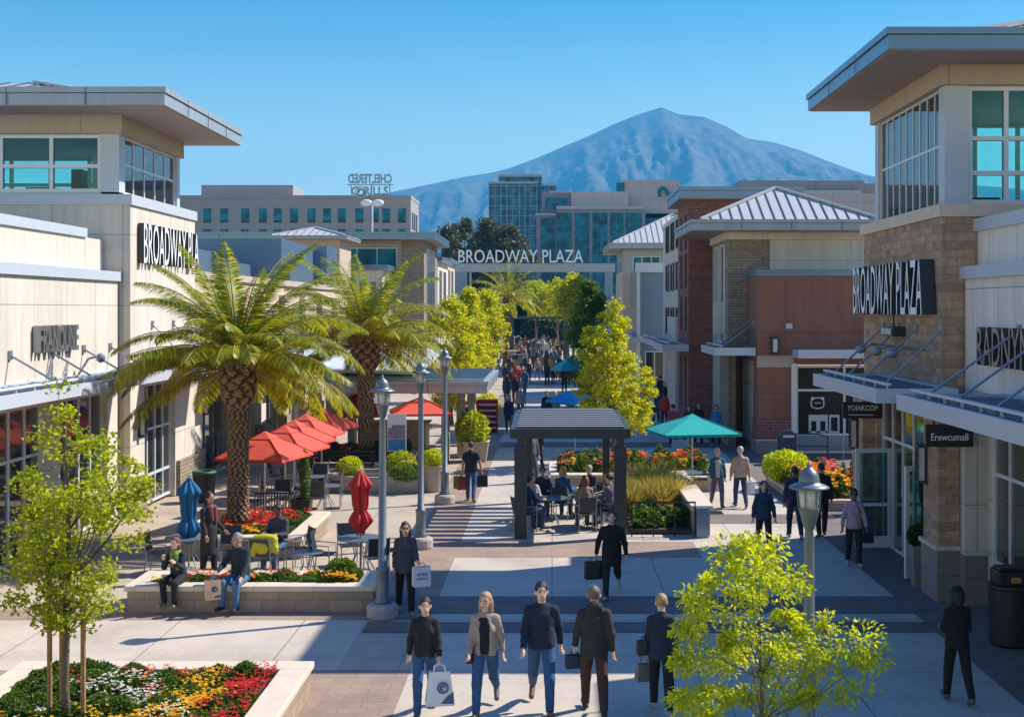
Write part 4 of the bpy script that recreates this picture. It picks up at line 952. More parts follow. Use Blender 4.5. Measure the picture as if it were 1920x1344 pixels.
    if near and face % 360 not in range(120, 241):
        fm_ = [M['eye'], M['lip'], HAIR[hair if hair not in ('none', 'white', 'shaved') else 'brown']]
        for s in (-1, 1):
            eb = MB(); eb.sphere(HP((s*.031, -.083, .022)), (.0135, .008, .0075), 0, 8, 5); eb.build('eye', fm_, root, world=False, smooth=True)
            eb = MB(); eb.beam(HP((s*.016, -.094, .044)), HP((s*.050, -.084, .043)), .008, .006, 2); eb.build('eyebrow', fm_, root, world=False)
        eb = MB(); eb.sphere(HP((0, -.086, -.052)), (.024, .009, .007), 1, 8, 5); eb.build('mouth', fm_, root, world=False, smooth=True); eb = MB()
        if glasses:
            for s in (-1, 1): eb.sphere(HP((s*.033, -.093, .022)), (.026, .009, .020), 0, 10, 6)
            eb.beam(HP((-.08, -.08, .03)), HP((.08, -.08, .03)), .006, .006, 0)
        if eb.v: eb.build('sunglasses', M['eye'], root, world=False, smooth=True)
    if scarf: sdf_mesh('scarf', [e(T((0, -.01, 1.47)), (.115, .105, .055)), c(T((.05, -.11, 1.45)), T((.06, -.14, 1.15)), .045, .035), c(T((-.05, -.10, 1.45)), T((-.04, -.14, 1.2)), .04, .03)], res, cloth(scarf), root)
    root['_J'] = 0; del root['_J']
    Rz = Matrix.Rotation(R(face), 3, 'Z')
    W_ = lambda v: Vector((x, y, z-g*S))+Rz @ (Vector(v)*S)
    root_J = {k_: W_(v) for k_, v in J.items()}
    root_J['hl'] = W_(J['wl']+(J['wl']-J['el']).normalized()*.09); root_J['hr'] = W_(J['wr']+(J['wr']-J['er']).normalized()*.09); root_J['Rz'] = Rz
    return root_J

def bag(name, label, cat, at, w, d, h, mats, rz=0, handle=.16, print_=None, flare=1.0, hm=None, group=None):
    """carried bag: tapered sack with folded sides and two handles; at = hand point"""
    x, y, z = at; b = thing(name, label, cat, (x, y, z-handle-h), rz, group)
    m = MB(); n = 4
    w2, d2 = w*flare, d*flare
    lay = [(w/2*.97, d/2*.95, 0), (w/2, d/2, .03), ((w+w2)/4*1.01, (d+d2)/4*.9, h*.5), (w2/2, d2/2*.62, h)]
    rings = []
    for a, c_, zz in lay: rings.append([(-a, -c_, zz), (0, -c_*1.04, zz), (a, -c_, zz), (a*.94, 0, zz), (a, c_, zz), (0, c_*1.04, zz), (-a, c_, zz), (-a*.94, 0, zz)])
    b0 = len(m.v); m.v += [p for r in rings for p in r]
    for i in range(3):
        for k_ in range(8): m.f.append((b0+i*8+k_, b0+i*8+(k_+1) % 8, b0+(i+1)*8+(k_+1) % 8, b0+(i+1)*8+k_)); m.m.append(0)
    m.f.append(tuple(b0+k_ for k_ in range(8))[::-1]); m.m.append(0)
    o = m.build('bag_body', mats[0], b, world=False)
    for s in (-1, 1):
        t = MB(); t.tube([(-w*.2, s*d2*.31, h-.01), (-w*.17, s*d2*.2, h+handle*.7), (0, s*.012, h+handle), (w*.17, s*d2*.2, h+handle*.7), (w*.2, s*d2*.31, h-.01)], .006 if hm is None else hm, 6); t.build('handle', mats[-1], b, world=False)
    if print_:
        q = MB(); yy = -d/2*1.06
        if print_[1] == 'ring':
            q.tube([(w*.1+w*.17*math.cos(t), yy-.002, h*.55+w*.17*math.sin(t)) for t in np.linspace(0, 2*PI, 21)], .012, 5, cap=False); q.tube([(w*.1+w*.08*math.cos(t), yy-.002, h*.55+w*.08*math.sin(t)) for t in np.linspace(0, 4.5, 12)], .012, 5)
            q.face([(w*.02, yy+.001, .04), (w*.47, yy+.001, .03), (w*.47, yy+.012, h*.42), (w*.25, yy+.008, h*.30)])
        else:
            for r_, tx in enumerate(print_[1].split('/')):
                vs, fs, nz = text_mesh(tx, 1, .02); x1 = max(v.x for v in vs); sc_ = w*.62/x1; q.raw([(v.x*sc_-w*.31, yy-v.z*.2-.004, h*(.56-.2*r_)+v.y*sc_*1.0) for v in vs], fs)
        q.build('print', M[print_[0]], b, world=False) if print_[1] != 'ring' else q.each('print', M[print_[0]], b, world=False)
    return b
M['bag_white'] = mat('bag_white', (.72,.72,.74), .55, var=.05); M['bag_navy'] = mat('bag_navy', (.02,.035,.075), .6); M['bag_black'] = mat('bag_black', (.015,.015,.017), .45)
M['bag_kraft'] = mat('bag_kraft', (.62,.42,.26), .7); M['bag_red'] = mat('bag_red', (.42,.05,.04), .5); M['bag_green'] = mat('bag_green', (.15,.35,.08), .5); M['bag_grey'] = mat('bag_grey', (.20,.19,.18), .6, var=.3, sc=9)
M['print_blue'] = mat('print_blue', (.05,.09,.22), .5)

BLK, NAVY, DKG = (.014,.014,.016), (.016,.022,.045), (.045,.045,.04)
JEAN, JEAN2 = (.035,.10,.22), (.03,.06,.12)
g0 = 'people strolling across the plaza'
p = person('woman in black zip jacket and blue jeans smiling, carrying a big white plastic bag', 797, 1337, 4, BLK, JEAN, (.10,.09,.085), 'black', 'light', 'f', 1.62, 0, la=(10, 22), ra=(-16, 12), lspread=10, rspread=14, ll=(-20, 22), rl=(24, 6), res=.0125, inner=(.02,.02,.022), glasses=False, turn=6, group=g0)
bag('shopping_bag', 'big white plastic bag with navy round print held by the woman in black', 'bag', p['hl'], .40, .20, .46, [M['bag_white'], M['bag_white']], .15, .10, ('print_blue', 'ring'), .7, .012)
p = person('blonde woman in open oatmeal jacket over black top and blue jeans', 910, 1336, -3, (.36,.30,.245), JEAN, (.12,.10,.09), 'blonde', 'light', 'f', 1.70, .13, la=(-18, 14), ra=(14, 30), ll=(-24, 34), rl=(20, 4), res=.0125, inner=(.01,.01,.012), group=g0, lspread=13, rspread=9, turn=-14)
h_ = p['sr']; s_ = MB(); 
b = bag('handbag', 'slim black handbag hanging at the side of the blonde woman', 'bag', p['er']+Vector((-.02, .02, .02)), .16, .08, .26, [M['bag_black'], M['bag_black']], 1.4, .10)
person('man in navy quarter zip sweater and blue jeans with brown shoes walking mid plaza', 1015, 1330, 2, NAVY, JEAN, (.17,.085,.04), 'black', 'light', 'm', 1.82, 0, la=(-20, 12), ra=(18, 14), ll=(22, 4), rl=(-22, 34), res=.0125, lspread=14, rspread=11, turn=5, group=g0)
p = person('man with shaved head in dark hooded jacket and brown trousers seen from behind', 1114, 1337, 182, (.035,.035,.03), (.065,.03,.022), (.025,.02,.018), 'shaved', 'light', 'm', 1.77, 0, la=(16, 10), ra=(-10, 12), ll=(18, 4), rl=(-20, 18), res=.0125, hood=True, turn=-12, coat=.06, lspread=12, rspread=12, group=g0)
bag('shopping_bag', 'small navy paper bag held by the man with shaved head', 'bag', p['hr'] if p['hr'].x < p['hl'].x else p['hl'], .26, .10, .19, [M['bag_navy'], M['bag_navy']], .2, .05)
p = person('woman with short blonde hair in navy jacket and black trousers seen from behind', 1240, 1337, 176, (.022,.026,.05), BLK, (.35,.35,.36), 'blonde', 'light', 'f', 1.66, 0, la=(14, 50), ra=(-12, 20), ll=(20, 4), rl=(-20, 18), res=.0125, coat=.05, turn=8, group=g0)
hx = p['hr'] if p['hr'].x < p['hl'].x else p['hl']; ex = p['er'] if p['er'].x < p['el'].x else p['el']
bag('handbag', 'grey quilted handbag with long straps dangling from the short haired woman', 'bag', hx+Vector((-.03, 0, .03)), .26, .14, .24, [M['bag_grey'], M['bag_grey']], .3, .34, flare=.75)
bag('handbag', 'small black shoulder bag tucked under the arm of the short haired woman', 'bag', ex+Vector((-.05, -.02, .02)), .22, .10, .2, [M['bag_black'], M['bag_black']], .3, .06)
p = person('long haired woman in sunglasses and dark grey top walking beside the lamp post', 760, 1152, 10, (.07,.065,.075), (.016,.017,.02), (.25,.24,.23), 'brown', 'light', 'f', 1.68, .26, la=(20, 55), ra=(-10, 30), ll=(14, 4), rl=(-14, 16), res=.013, coat=.08, glasses=True, group=g0)
bag('shopping_bag', 'cream paper carrier bag with black lettering held by the long haired woman', 'bag', p['hl']+Vector((.06, 0, .02)), .32, .14, .36, [M['bag_white'], M['bag_kraft']], .35, .07, ('eye', 'ATRA/NEW-N'))
p = person('woman in loose black coat with dark handbag walking through the shade', 1147, 1120, -6, (.008,.008,.009), (.012,.018,.03), (.4,.4,.42), 'black', 'light', 'f', 1.70, .05, la=(10, 12), ra=(-4, 14), ll=(-24, 40), rl=(18, 4), res=.013, coat=.2, bulk=1.2, lspread=18, rspread=20, group=g0)
bag('handbag', 'large black tote held by the woman in the loose coat', 'bag', p['hr']+Vector((-.04, 0, .05)), .34, .14, .34, [M['bag_black'], M['bag_black']], .3, .09)
person('woman in dark blue cardigan with long brown hair walking in the shade', 1432, 1040, 0, (.022,.045,.085), (.015,.018,.03), (.3,.3,.3), 'brown', 'light', 'f', 1.66, .14, la=(6, 10), ra=(-6, 10), ll=(14, 4), rl=(-12, 14), res=.014, lspread=16, rspread=16, coat=.04, group=g0)
p = person('person in navy hoodie seen from behind partly hidden by the near lamp', 1490, 1010, 178, (.02,.03,.06), (.02,.03,.05), (.3,.3,.3), 'black', 'brown', 'm', 1.76, 0, res=.016, group=g0)
person('person in black top seen from behind to the right of the near lamp', 1540, 1006, 180, (.012,.014,.022), (.012,.012,.015), (.05,.05,.05), 'black', 'tan', 'm', 1.78, 0, ll=(-12, 12), rl=(12, 3), res=.016, group=g0)
p = person('woman in lilac sweater and black leggings by the open shop door', 1601, 1062, -4, (.44,.30,.38), (.012,.014,.018), (.4,.4,.4), 'black', 'brown', 'f', 1.66, 0, la=(10, 14), ra=(2, 12), ll=(10, 4), rl=(-10, 12), res=.014, lspread=18, rspread=18, glasses=True, coat=.02, group=g0)
bag('handbag', 'small dark handbag hanging from the arm of the woman in lilac', 'bag', p['hl'], .24, .12, .2, [M['bag_black'], M['bag_black']], .2, .05)
person('woman in black with dark cap seen from behind at the lower right', 1795, 1316, 184, (.008,.008,.010), (.007,.007,.009), (.08,.08,.09), 'black', 'tan', 'f', 1.62, .1, la=(10, 75), ra=(14, 60), ll=(12, 3), rl=(-14, 16), res=.0125, coat=.03, hat=(False, (.01,.01,.012)), group=g0)
person('woman in open teal jacket and grey jeans walking beside the beige sweater person', 1345, 951, 4, (.02,.12,.17), (.10,.12,.16), (.10,.05,.035), 'white', 'light', 'f', 1.68, 0, la=(-4, 10), ra=(4, 10), res=.016, inner=(.5,.47,.42), lspread=12, group='couple walking away by the planter')
p = person('grey haired person in beige sweater and jeans seen from behind', 1388, 951, 182, (.48,.34,.27), (.03,.06,.12), (.12,.06,.04), 'white', 'light', 'm', 1.72, 0, la=(4, 8), ra=(-4, 8), res=.016, lspread=14, rspread=14, group='couple walking away by the planter')
hx = p['hl'] if p['hl'].x > p['hr'].x else p['hr']; bag('shopping_bag', 'white and tan paper bag held by the person in the beige sweater', 'bag', hx, .28, .12, .3, [M['bag_white'], M['bag_kraft']], .3, .06)
p = person('man in black T-shirt and jeans seen from behind carrying shopping near the second lamp', 883, 940, 178, (.02,.02,.024), (.03,.09,.2), (.06,.07,.09), 'brown', 'tan', 'm', 1.74, 0, la=(4, 8), ra=(6, 12), res=.015, short=True, lspread=13, rspread=20, group=g0)
lx, rx = (p['hl'], p['hr']) if p['hl'].x < p['hr'].x else (p['hr'], p['hl'])
bag('shopping_bag', 'red glossy carrier bag in the left hand of the man in the T-shirt', 'bag', lx, .30, .12, .36, [M['bag_red'], M['bag_red']], .5, .08)
bag('shopping_bag', 'green and yellow carrier bag beside the red one', 'bag', lx+Vector((-.12, .12, .02)), .28, .1, .36, [M['bag_green'], M['bag_green']], .3, .08)
bag('shopping_bag', 'black carrier bag in the right hand of the man in the T-shirt', 'bag', rx, .32, .14, .32, [M['bag_black'], M['bag_black']], .2, .06)

# seated on the long planter wall
person('person in dark jacket and trainers seated at the left end of the flower wall', 338, 1098, -12, (.02,.028,.04), (.012,.012,.015), (.30,.27,.12), 'red', 'light', 'f', 1.6, .08, la=(32, 95), ra=(35, 110), ll=(82, 82), rl=(84, 92), sit=.52, pos=(wx(336, 23.95), 23.95), res=.015, lean=14, scarf=(.2,.28,.05), group='people sitting on the flower wall')
p = person('grey haired man in navy sweater and jeans seated on the flower wall', 450, 1098, -16, (.018,.022,.04), (.07,.16,.30), (.02,.03,.05), 'grey', 'tan', 'm', 1.74, 0, la=(25, 25), ra=(38, 30), ll=(80, 84), rl=(82, 76), sit=.52, pos=(wx(452, 23.95), 23.95), res=.0135, lean=12, turn=-25, group='people sitting on the flower wall')
bag('shopping_bag', 'peach and blue carrier bag between the knees of the seated grey haired man', 'bag', p['hr']+Vector((0, -.08, -.02)), .28, .14, .36, [M['bag_kraft'], M['print_blue']], .4, .05, ('print_blue', 'ring'))
# cafe guests, left
person('dark haired man in grey blue shirt sitting at the cafe tables behind the flower wall', 527, 1050, -20, (.05,.055,.075), (.08,.12,.2), (.05,.05,.05), 'black', 'brown', 'm', 1.78, 0, la=(20, 80), ra=(25, 75), ll=(85, 85), rl=(85, 85), sit=.46, pos=(wx(525, 27.6), 27.6), res=.015, lean=6, turn=-20)
person('person with dark scarf and long black coat standing beside the closed blue umbrella', 393, 1085, 60, (.025,.022,.024), (.015,.015,.017), (.03,.03,.03), 'black', 'tan', 'f', 1.78, .25, la=(10, 40), ra=(6, 20), ll=(4, 2), rl=(-4, 4), pos=(wx(392, 26.6), 26.6), res=.015, coat=.4, scarf=(.22,.06,.06), bulk=1.0)
# group under the pergola
G = 'guests seated under the slatted pergola'
seat = [
 ('guest with hair bun and white patterned shirt seated at the left pergola table', 995, 33.0, 25, (.45,.45,.5), 'brown', 'light', 'f', -1),
 ('guest in navy shirt and sunglasses facing the camera under the pergola', 1018, 34.4, 0, (.02,.03,.06), 'black', 'tan', 'm', 0),
 ('blonde guest in blue denim jacket seated with back to the planter', 1054, 34.2, 165, (.04,.10,.22), 'blonde', 'light', 'f', .08),
 ('bald guest in dark striped shirt at the back right of the pergola', 1108, 34.8, -35, (.03,.035,.06), 'grey', 'light', 'm', 0),
 ('guest in navy hooded top leaning over the left pergola table', 985, 32.3, 120, (.02,.03,.06), 'black', 'tan', 'm', 0),
 ('guest with red brown hair and tan jacket seated at the front right pergola table', 1098, 32.4, 190, (.27,.21,.16), 'red', 'light', 'f', .12),
 ('guest in mauve patterned shirt seated at the right pergola post', 1148, 32.8, 235, (.13,.11,.17), 'brown', 'light', 'm', -1)]
for lb, px_, Y_, fc, tp, hr_, sk_, sx_, hl in seat:
    person(lb, 0, 0, fc, tp, (.05,.09,.17), (.04,.04,.04), hr_, sk_, sx_, 1.72, hl, la=(25, 70), ra=(28, 65), ll=(85, 85), rl=(85, 85), sit=.46, pos=(wx(px_, Y_), Y_), res=.017, lean=8, glasses=fc == 0, group=G)
person('person in grey coat standing behind the left pergola posts', 996, 905, 30, (.12,.115,.11), (.1,.1,.12), (.04,.04,.04), 'red', 'light', 'm', 1.75, 0, res=.018)
person('slim person in dark coat walking up behind the left pergola posts', 1006, 880, 200, (.025,.022,.02), (.02,.02,.02), (.04,.04,.04), 'brown', 'light', 'f', 1.7, .2, res=.02, coat=.25)
# shade on the right beyond the teal umbrella
G = 'people walking along the shaded shop side'
for lb, px_, py_, fc, tp, lg, hr_, hl, ht_, ct in (
 ('person in bright blue jacket standing behind the teal umbrella', 1343, 838, 0, (.04,.22,.52), (.012,.014,.02), 'black', .05, 1.72, .03),
 ('long haired woman in black behind the middle of the teal umbrella', 1310, 836, 0, (.012,.012,.016), (.012,.012,.016), 'black', .3, 1.78, .05),
 ('woman in dark brown top just left of the long haired woman in black', 1291, 838, 10, (.03,.018,.018), (.012,.012,.016), 'black', .25, 1.7, .05),
 ('person with red backpack seen from behind near the big yellow tree', 1262, 838, 175, (.33,.05,.06), (.05,.05,.07), 'black', 0, 1.74, .1),
 ('person in orange red top half hidden by the big yellow tree', 1246, 805, 180, (.65,.06,.02), (.03,.04,.08), 'black', 0, 1.72, 0),
 ('dark clothed person farther up the shaded shop side', 1300, 778, 0, (.012,.012,.016), (.012,.012,.016), 'black', .15, 1.75, .1),
 ('person in black close to the stone pier up the shop side', 1316, 775, 180, (.02,.02,.028), (.012,.012,.016), 'black', 0, 1.7, .1)):
    person(lb, px_, py_, fc, tp, lg, (.2,.2,.2), hr_, 'tan', 'f' if hl else 'm', ht_, hl, res=.02, coat=ct, group=G)
# farther up the walkway
G = 'people far up the walkway'
far = [
 ('red haired woman in navy dress with yellow bag beside the kiosk', 954, 812, 0, (.02,.03,.06), (.25,.2,.05), 'red', .3, 1.72, .3, .02),
 ('person in pale grey jacket with arms out beside the kiosk', 976, 788, 20, (.30,.30,.32), (.12,.11,.10), 'brown', 0, 1.75, .05, .02),
 ('dark dressed person walking behind the grey jacket one', 966, 758, 180, (.03,.02,.025), (.02,.02,.03), 'brown', .1, 1.72, .1, .024),
 ('person in burgundy coat at the head of the left queue', 959, 742, 0, (.10,.02,.03), (.02,.02,.03), 'black', .1, 1.78, .2, .024),
 ('person in red jacket beside the burgundy coat', 971, 730, 0, (.40,.04,.04), (.02,.02,.03), 'brown', 0, 1.7, .1, .026),
 ('lone person with pink hat and brown coat in the sunlit walkway', 991, 717, 180, (.08,.06,.045), (.03,.02,.02), 'red', 0, 1.72, .2, .026),
 ('adult in black coat walking with a small child in the walkway', 1026, 724, 180, (.01,.013,.02), (.01,.013,.02), 'black', .1, 1.76, .25, .026),
 ('small child in dark coat next to the adult in black', 1037, 722, 180, (.01,.013,.02), (.01,.013,.02), 'black', .05, 1.2, .1, .026),
 ('person in orange trousers next to the small child', 1046, 715, 180, (.03,.03,.03), (.45,.12,.03), 'black', 0, 1.72, .05, .026),
 ('person in black at the edge of the big yellow tree', 1058, 735, 180, (.012,.012,.018), (.012,.012,.018), 'black', 0, 1.78, .2, .026),
 ('person with red scarf seen just above the pergola roof', 1025, 800, 0, (.02,.025,.04), (.02,.02,.03), 'black', 0, 1.7, .05, .024),
 ('person in striped jacket with pale hair just above the pergola roof', 1041, 800, 0, (.30,.26,.22), (.02,.02,.03), 'white', 0, 1.7, .05, .024)]
for lb, px_, py_, fc, tp, lg, hr_, hl, ht_, ct, rs_ in far:
    person(lb, px_, py_, fc, tp, lg, (.05,.05,.05), hr_, 'tan' if hr_ == 'black' else 'light', 'f' if hl else 'm', ht_, hl, res=rs_, coat=ct, group=G)
random.seed(5)
cols = [((.02,.05,.07), 'teal'), ((.02,.03,.08), 'navy'), ((.35,.25,.06), 'mustard'), ((.012,.012,.016), 'black'), ((.35,.33,.3), 'pale grey'), ((.3,.05,.06), 'red'), ((.05,.12,.25), 'blue'), ((.1,.08,.06), 'brown')]
spots = [(994, 684), (1004, 690), (1012, 692), (1025, 688), (1036, 690), (1049, 684), (974, 662), (983, 658), (1000, 660), (1017, 656), (1030, 664), (1042, 660), (922, 668), (932, 664), (1055, 668), (960, 652), (1012, 644), (990, 640)]
ends = ['left of the crowd by the far pergola', 'front row of the crowd by the far pergola', 'centre of the crowd by the far pergola', 'front centre of the far crowd in a long pose', 'right of centre in the far crowd', 'right edge of the far crowd', 'beside the far pergola left post', 'just inside the far pergola left post', 'under the far pergola left part', 'under the middle of the far pergola', 'under the far pergola right part', 'near the far pergola right post', 'seated area left of the far pergola', 'beside the tables left of the far pergola', 'outside the far pergola right post', 'behind the far pergola left post', 'behind the far pergola in the middle', 'behind the far pergola at the left']
for i, ((px_, py_), en) in enumerate(zip(spots, ends)):
    cc, nm = cols[(i*3+i//8) % 8]
    person('tiny %s dressed person, %s' % (nm, en), px_, py_, random.choice((0, 180, 30, 150)), cc, random.choice((JEAN2, BLK, (.1,.09,.08))), (.05,.05,.05), random.choice(('black', 'brown', 'blonde')), 'tan', 'm', 1.68+random.random()*.12, random.choice((0, .15)), res=.034, coat=random.choice((0, .15)), group=G)

# more of the crowd
random.seed(11)
places = ['left file of the walkway between kiosk and far pergola', 'right file of the walkway beside the yellow tree', 'sunlit middle of the far walkway', 'shade under the right hand canopies', 'the terrace edge left of the kiosk']
adj = ['slim', 'short', 'tall', 'broad', 'hurrying', 'strolling', 'pausing', 'bag carrying']
n_ = 0
def crowd(px_, py_, plc, rs_):
    global n_
    cc, nm = cols[(n_*5+n_//8) % 8]; a_ = adj[n_ % 8]; n_ += 1
    person('%s %s dressed shopper, %s' % (a_, nm, plc), px_, py_, random.choice((0, 180, 12, 170, 190)), cc, random.choice((JEAN2, BLK, (.1,.09,.08), JEAN)), (.05,.05,.05), random.choice(('black', 'brown', 'blonde', 'black')), random.choice(('tan', 'light')), random.choice('mf'), 1.62+random.random()*.18, random.choice((0, .15, .2)), res=rs_, coat=random.choice((0, .05, .2)), ll=(random.randint(8, 24), 5), rl=(-random.randint(8, 24), 20), group=G)
for px_, py_ in ((950, 760), (962, 722), (968, 706), (955, 702), (975, 700), (948, 728), (984, 740)): crowd(px_, py_, places[0], .024)
for px_, py_ in ((1052, 708), (1062, 712), (1048, 700), (1070, 722), (1064, 700)): crowd(px_, py_, places[1], .026)
for px_, py_ in ((1002, 700), (1014, 704), (1022, 698), (1008, 712), (1032, 706), (1000, 674), (1020, 672), (1038, 678), (1010, 666), (1046, 672), (990, 668), (978, 674), (1028, 652), (1004, 650), (1040, 648), (985, 648), (1018, 636), (1000, 634), (1034, 636)): crowd(px_, py_, places[2], .034)
for px_, py_ in ((1230, 790), (1278, 770), (1238, 760), (1254, 742), (1286, 748), (1240, 722), (1262, 720), (1270, 700)): crowd(px_, py_, places[3], .026)
for px_, py_ in ((905, 700), (918, 712), (900, 690), (912, 694)): crowd(px_, py_, places[4], .03)

for px_, py_ in ((996, 646), (1008, 642), (1016, 648), (1024, 642), (1036, 642), (982, 642), (974, 650), (1046, 652), (1050, 664), (968, 668), (994, 664), (1026, 668), (1014, 680), (1032, 694), (984, 690), (1002, 658), (1042, 690), (972, 686)): crowd(px_, py_, 'packed far end of the walkway near the far pergola', .036)
for px_, py_ in ((890, 680), (900, 672), (884, 700), (924, 690), (936, 682)): crowd(px_, py_, 'sitting area under the turquoise parasol at far left', .034)
for px_, py_ in ((1222, 706), (1232, 740), (1218, 760), (1246, 772)): crowd(px_, py_, 'dim passage between the yellow tree and brick building', .028)
# ================================================================ plants
def leaf_quads(C, L, Wd, rs, up=.35, D=None, jit=.35):
    n = len(C)
    if D is None: D = rs.normal(size=(n, 3)); D[:, 2] = D[:, 2]*.6-.1
    else: D = D+rs.normal(size=(n, 3))*jit
    D /= np.linalg.norm(D, axis=1)[:, None]+1e-9
    N = rs.normal(size=(n, 3)); N[:, 2] = np.abs(N[:, 2])+up; S = np.cross(D, N); S /= np.linalg.norm(S, axis=1)[:, None]+1e-9
    l = (L*rs.uniform(.65, 1.25, n))[:, None]; w = (Wd*rs.uniform(.7, 1.2, n))[:, None]
    fold = np.cross(S, D)*w*.25
    V = np.stack([C-D*l/2, C+S*w/2+fold-D*l*.05, C+D*l/2, C-S*w/2+fold-D*l*.05], 1).reshape(-1, 3)
    return V, np.arange(n*4).reshape(n, 4)
def ball(n, rs, pw=.45):
    d = rs.normal(size=(n, 3)); d /= np.linalg.norm(d, axis=1)[:, None]; return d*(rs.uniform(0, 1, n)**pw)[:, None]
M['leaf_lime'] = leafmat('leaf_lime', (.30,.42,.015), (.62,.64,.025), .58)
M['leaf_yellow'] = leafmat('leaf_yellow', (.30,.38,.012), (.66,.64,.02), .55)
M['leaf_young'] = leafmat('leaf_young', (.19,.28,.015), (.50,.54,.03), .58)
M['leaf_dark'] = leafmat('leaf_dark', (.02,.045,.012), (.05,.085,.02), .25)
M['leaf_olive'] = leafmat('leaf_olive', (.06,.07,.025), (.13,.125,.045), .25)
M['leaf_mid'] = leafmat('leaf_mid', (.05,.12,.012), (.16,.26,.03), .4)
M['palm_leaf'] = leafmat('palm_leaf', (.07,.155,.012), (.28,.33,.02), .42, .4)
M['palm_tip'] = leafmat('palm_tip', (.30,.31,.012), (.62,.50,.02), .5, .4)
M['grass_blade'] = leafmat('grass_blade', (.25,.24,.05), (.50,.40,.15), .4)
for nm, c1, c2 in (('red', (.55,.012,.015), (.70,.05,.04)), ('yellow', (.80,.42,.01), (.85,.55,.03)), ('white', (.7,.7,.68), (.8,.78,.8)), ('orange', (.80,.22,.01), (.75,.30,.08)), ('pink', (.65,.06,.15), (.7,.2,.2))):
    M['petal_'+nm] = leafmat('petal_'+nm, c1, c2, .3)

def tree(name, label, x, y, h, crown, tr=.08, ncl=60, cr=.35, nl=60, L=.09, W=.055, leaf='leaf_lime', seed=1, z0=0, shape='egg', group=None, rosette=False, flat=.8, limbs=14, trunk_to=.55, lean=0, sil=None, cens=None):
    """crown = (z_bottom, z_top, radius)"""
    rs = np.random.RandomState(seed); zb, zt, R = crown
    root = thing(name, label, 'tree', (x, y, z0), 0, group)
    cen = []
    if cens: cen = [(wx(a, y)-x, rs.normal()*.28, wz(b_, y)-z0) for a, b_ in cens]
    if sil:
        sy = [q[0] for q in sil][::-1]
        wts = np.array([q[2] for q in sil], float)**1.6; 
        while len(cen) < ncl:
            i = rs.choice(len(sil), p=wts/wts.sum()); py_ = sil[i][0]+rs.uniform(-.5, .5)*abs(sil[1][0]-sil[0][0]); cx_ = np.interp(py_, [q[0] for q in sil], [q[1] for q in sil]); hw = np.interp(py_, [q[0] for q in sil], [q[2] for q in sil])
            k_ = y/F; a = rs.uniform(0, 2*PI); rr = max(.02, hw*k_-cr*.6)*rs.uniform(0, 1)**.45; cen.append(((cx_-VX)*k_-x+rr*math.cos(a), rr*math.sin(a), H-(py_-VY)*k_-z0))
    while len(cen) < ncl and not cens:
        t = rs.uniform(0, 1)
        if shape == 'egg': pr = math.sin(PI*min(1, (t*.86+.12)))**.7
        elif shape == 'cone': pr = (1-t)**.75*.95+.08 if t > .18 else .35+t*2.9
        elif shape == 'column': pr = min(1, t*5, (1-t)*2.2+.1)
        elif shape == 'dome': pr = math.sqrt(max(0, 1-t*t))
        else: pr = .55+.45*math.sin(PI*t)
        a = rs.uniform(0, 2*PI); rr = R*pr*(rs.uniform(0, 1)**.42)
        rr *= 1+.22*math.sin(3*a+seed)+.12*math.sin(5*a+2*seed+t*6)
        cen.append((rr*math.cos(a)+lean*t, rr*math.sin(a), zb+(zt-zb)*t))
    cen = np.array(cen); ncl = len(cen)
    Cs, Ds = [], []
    for c in cen:
        k = int(nl*rs.uniform(.5, 1.5)); q = ball(k, rs, .6)*cr*rs.uniform(.65, 1.35); q = q*rs.uniform(.7, 1.35, 3); q[:, 2] *= flat
        Cs.append(c+q); Ds.append(q/(np.linalg.norm(q, axis=1)[:, None]+1e-6)+np.array([0, 0, -.25]))
    Cc = np.concatenate(Cs); D = np.concatenate(Ds) if rosette else None
    V, Q = leaf_quads(Cc, L, W, rs, D=D)
    tb = MB(); top = zb+(zt-zb)*trunk_to
    pts = [(math.sin(i*1.3+seed)*.02*h*.3+lean*max(0, (i/6*top-zb)/(zt-zb)), math.cos(i*1.7+seed)*.015*h*.3, top*i/6) for i in range(7)]; pts[0] = (0, 0, -.02)
    tb.tube(pts, [tr*(1.25 if i == 0 else 1)*(1-.7*i/6) for i in range(7)], 8)
    for k in range(min(limbs, ncl)):
        c = cen[k*ncl//max(1, limbs) % ncl]; f = min(.95, max(.35, (c[2]-.5*(zt-zb)*rs.uniform(.3, .9))/max(top, .1))); b0 = Vector(pts[int(f*6)]); e = Vector(c)
        m = (b0+e)/2+Vector((0, 0, -.06*(e-b0).length)); r0 = tr*(.42 if limbs < 30 else .24)
        tb.tube([b0, m, e], [r0, r0*.6, r0*.22], 5, cap=False)
    tb.build('trunk', M['bark'], root, world=False, smooth=True)
    np_mesh('crown', V, Q, M[leaf], parent=root)
    return root

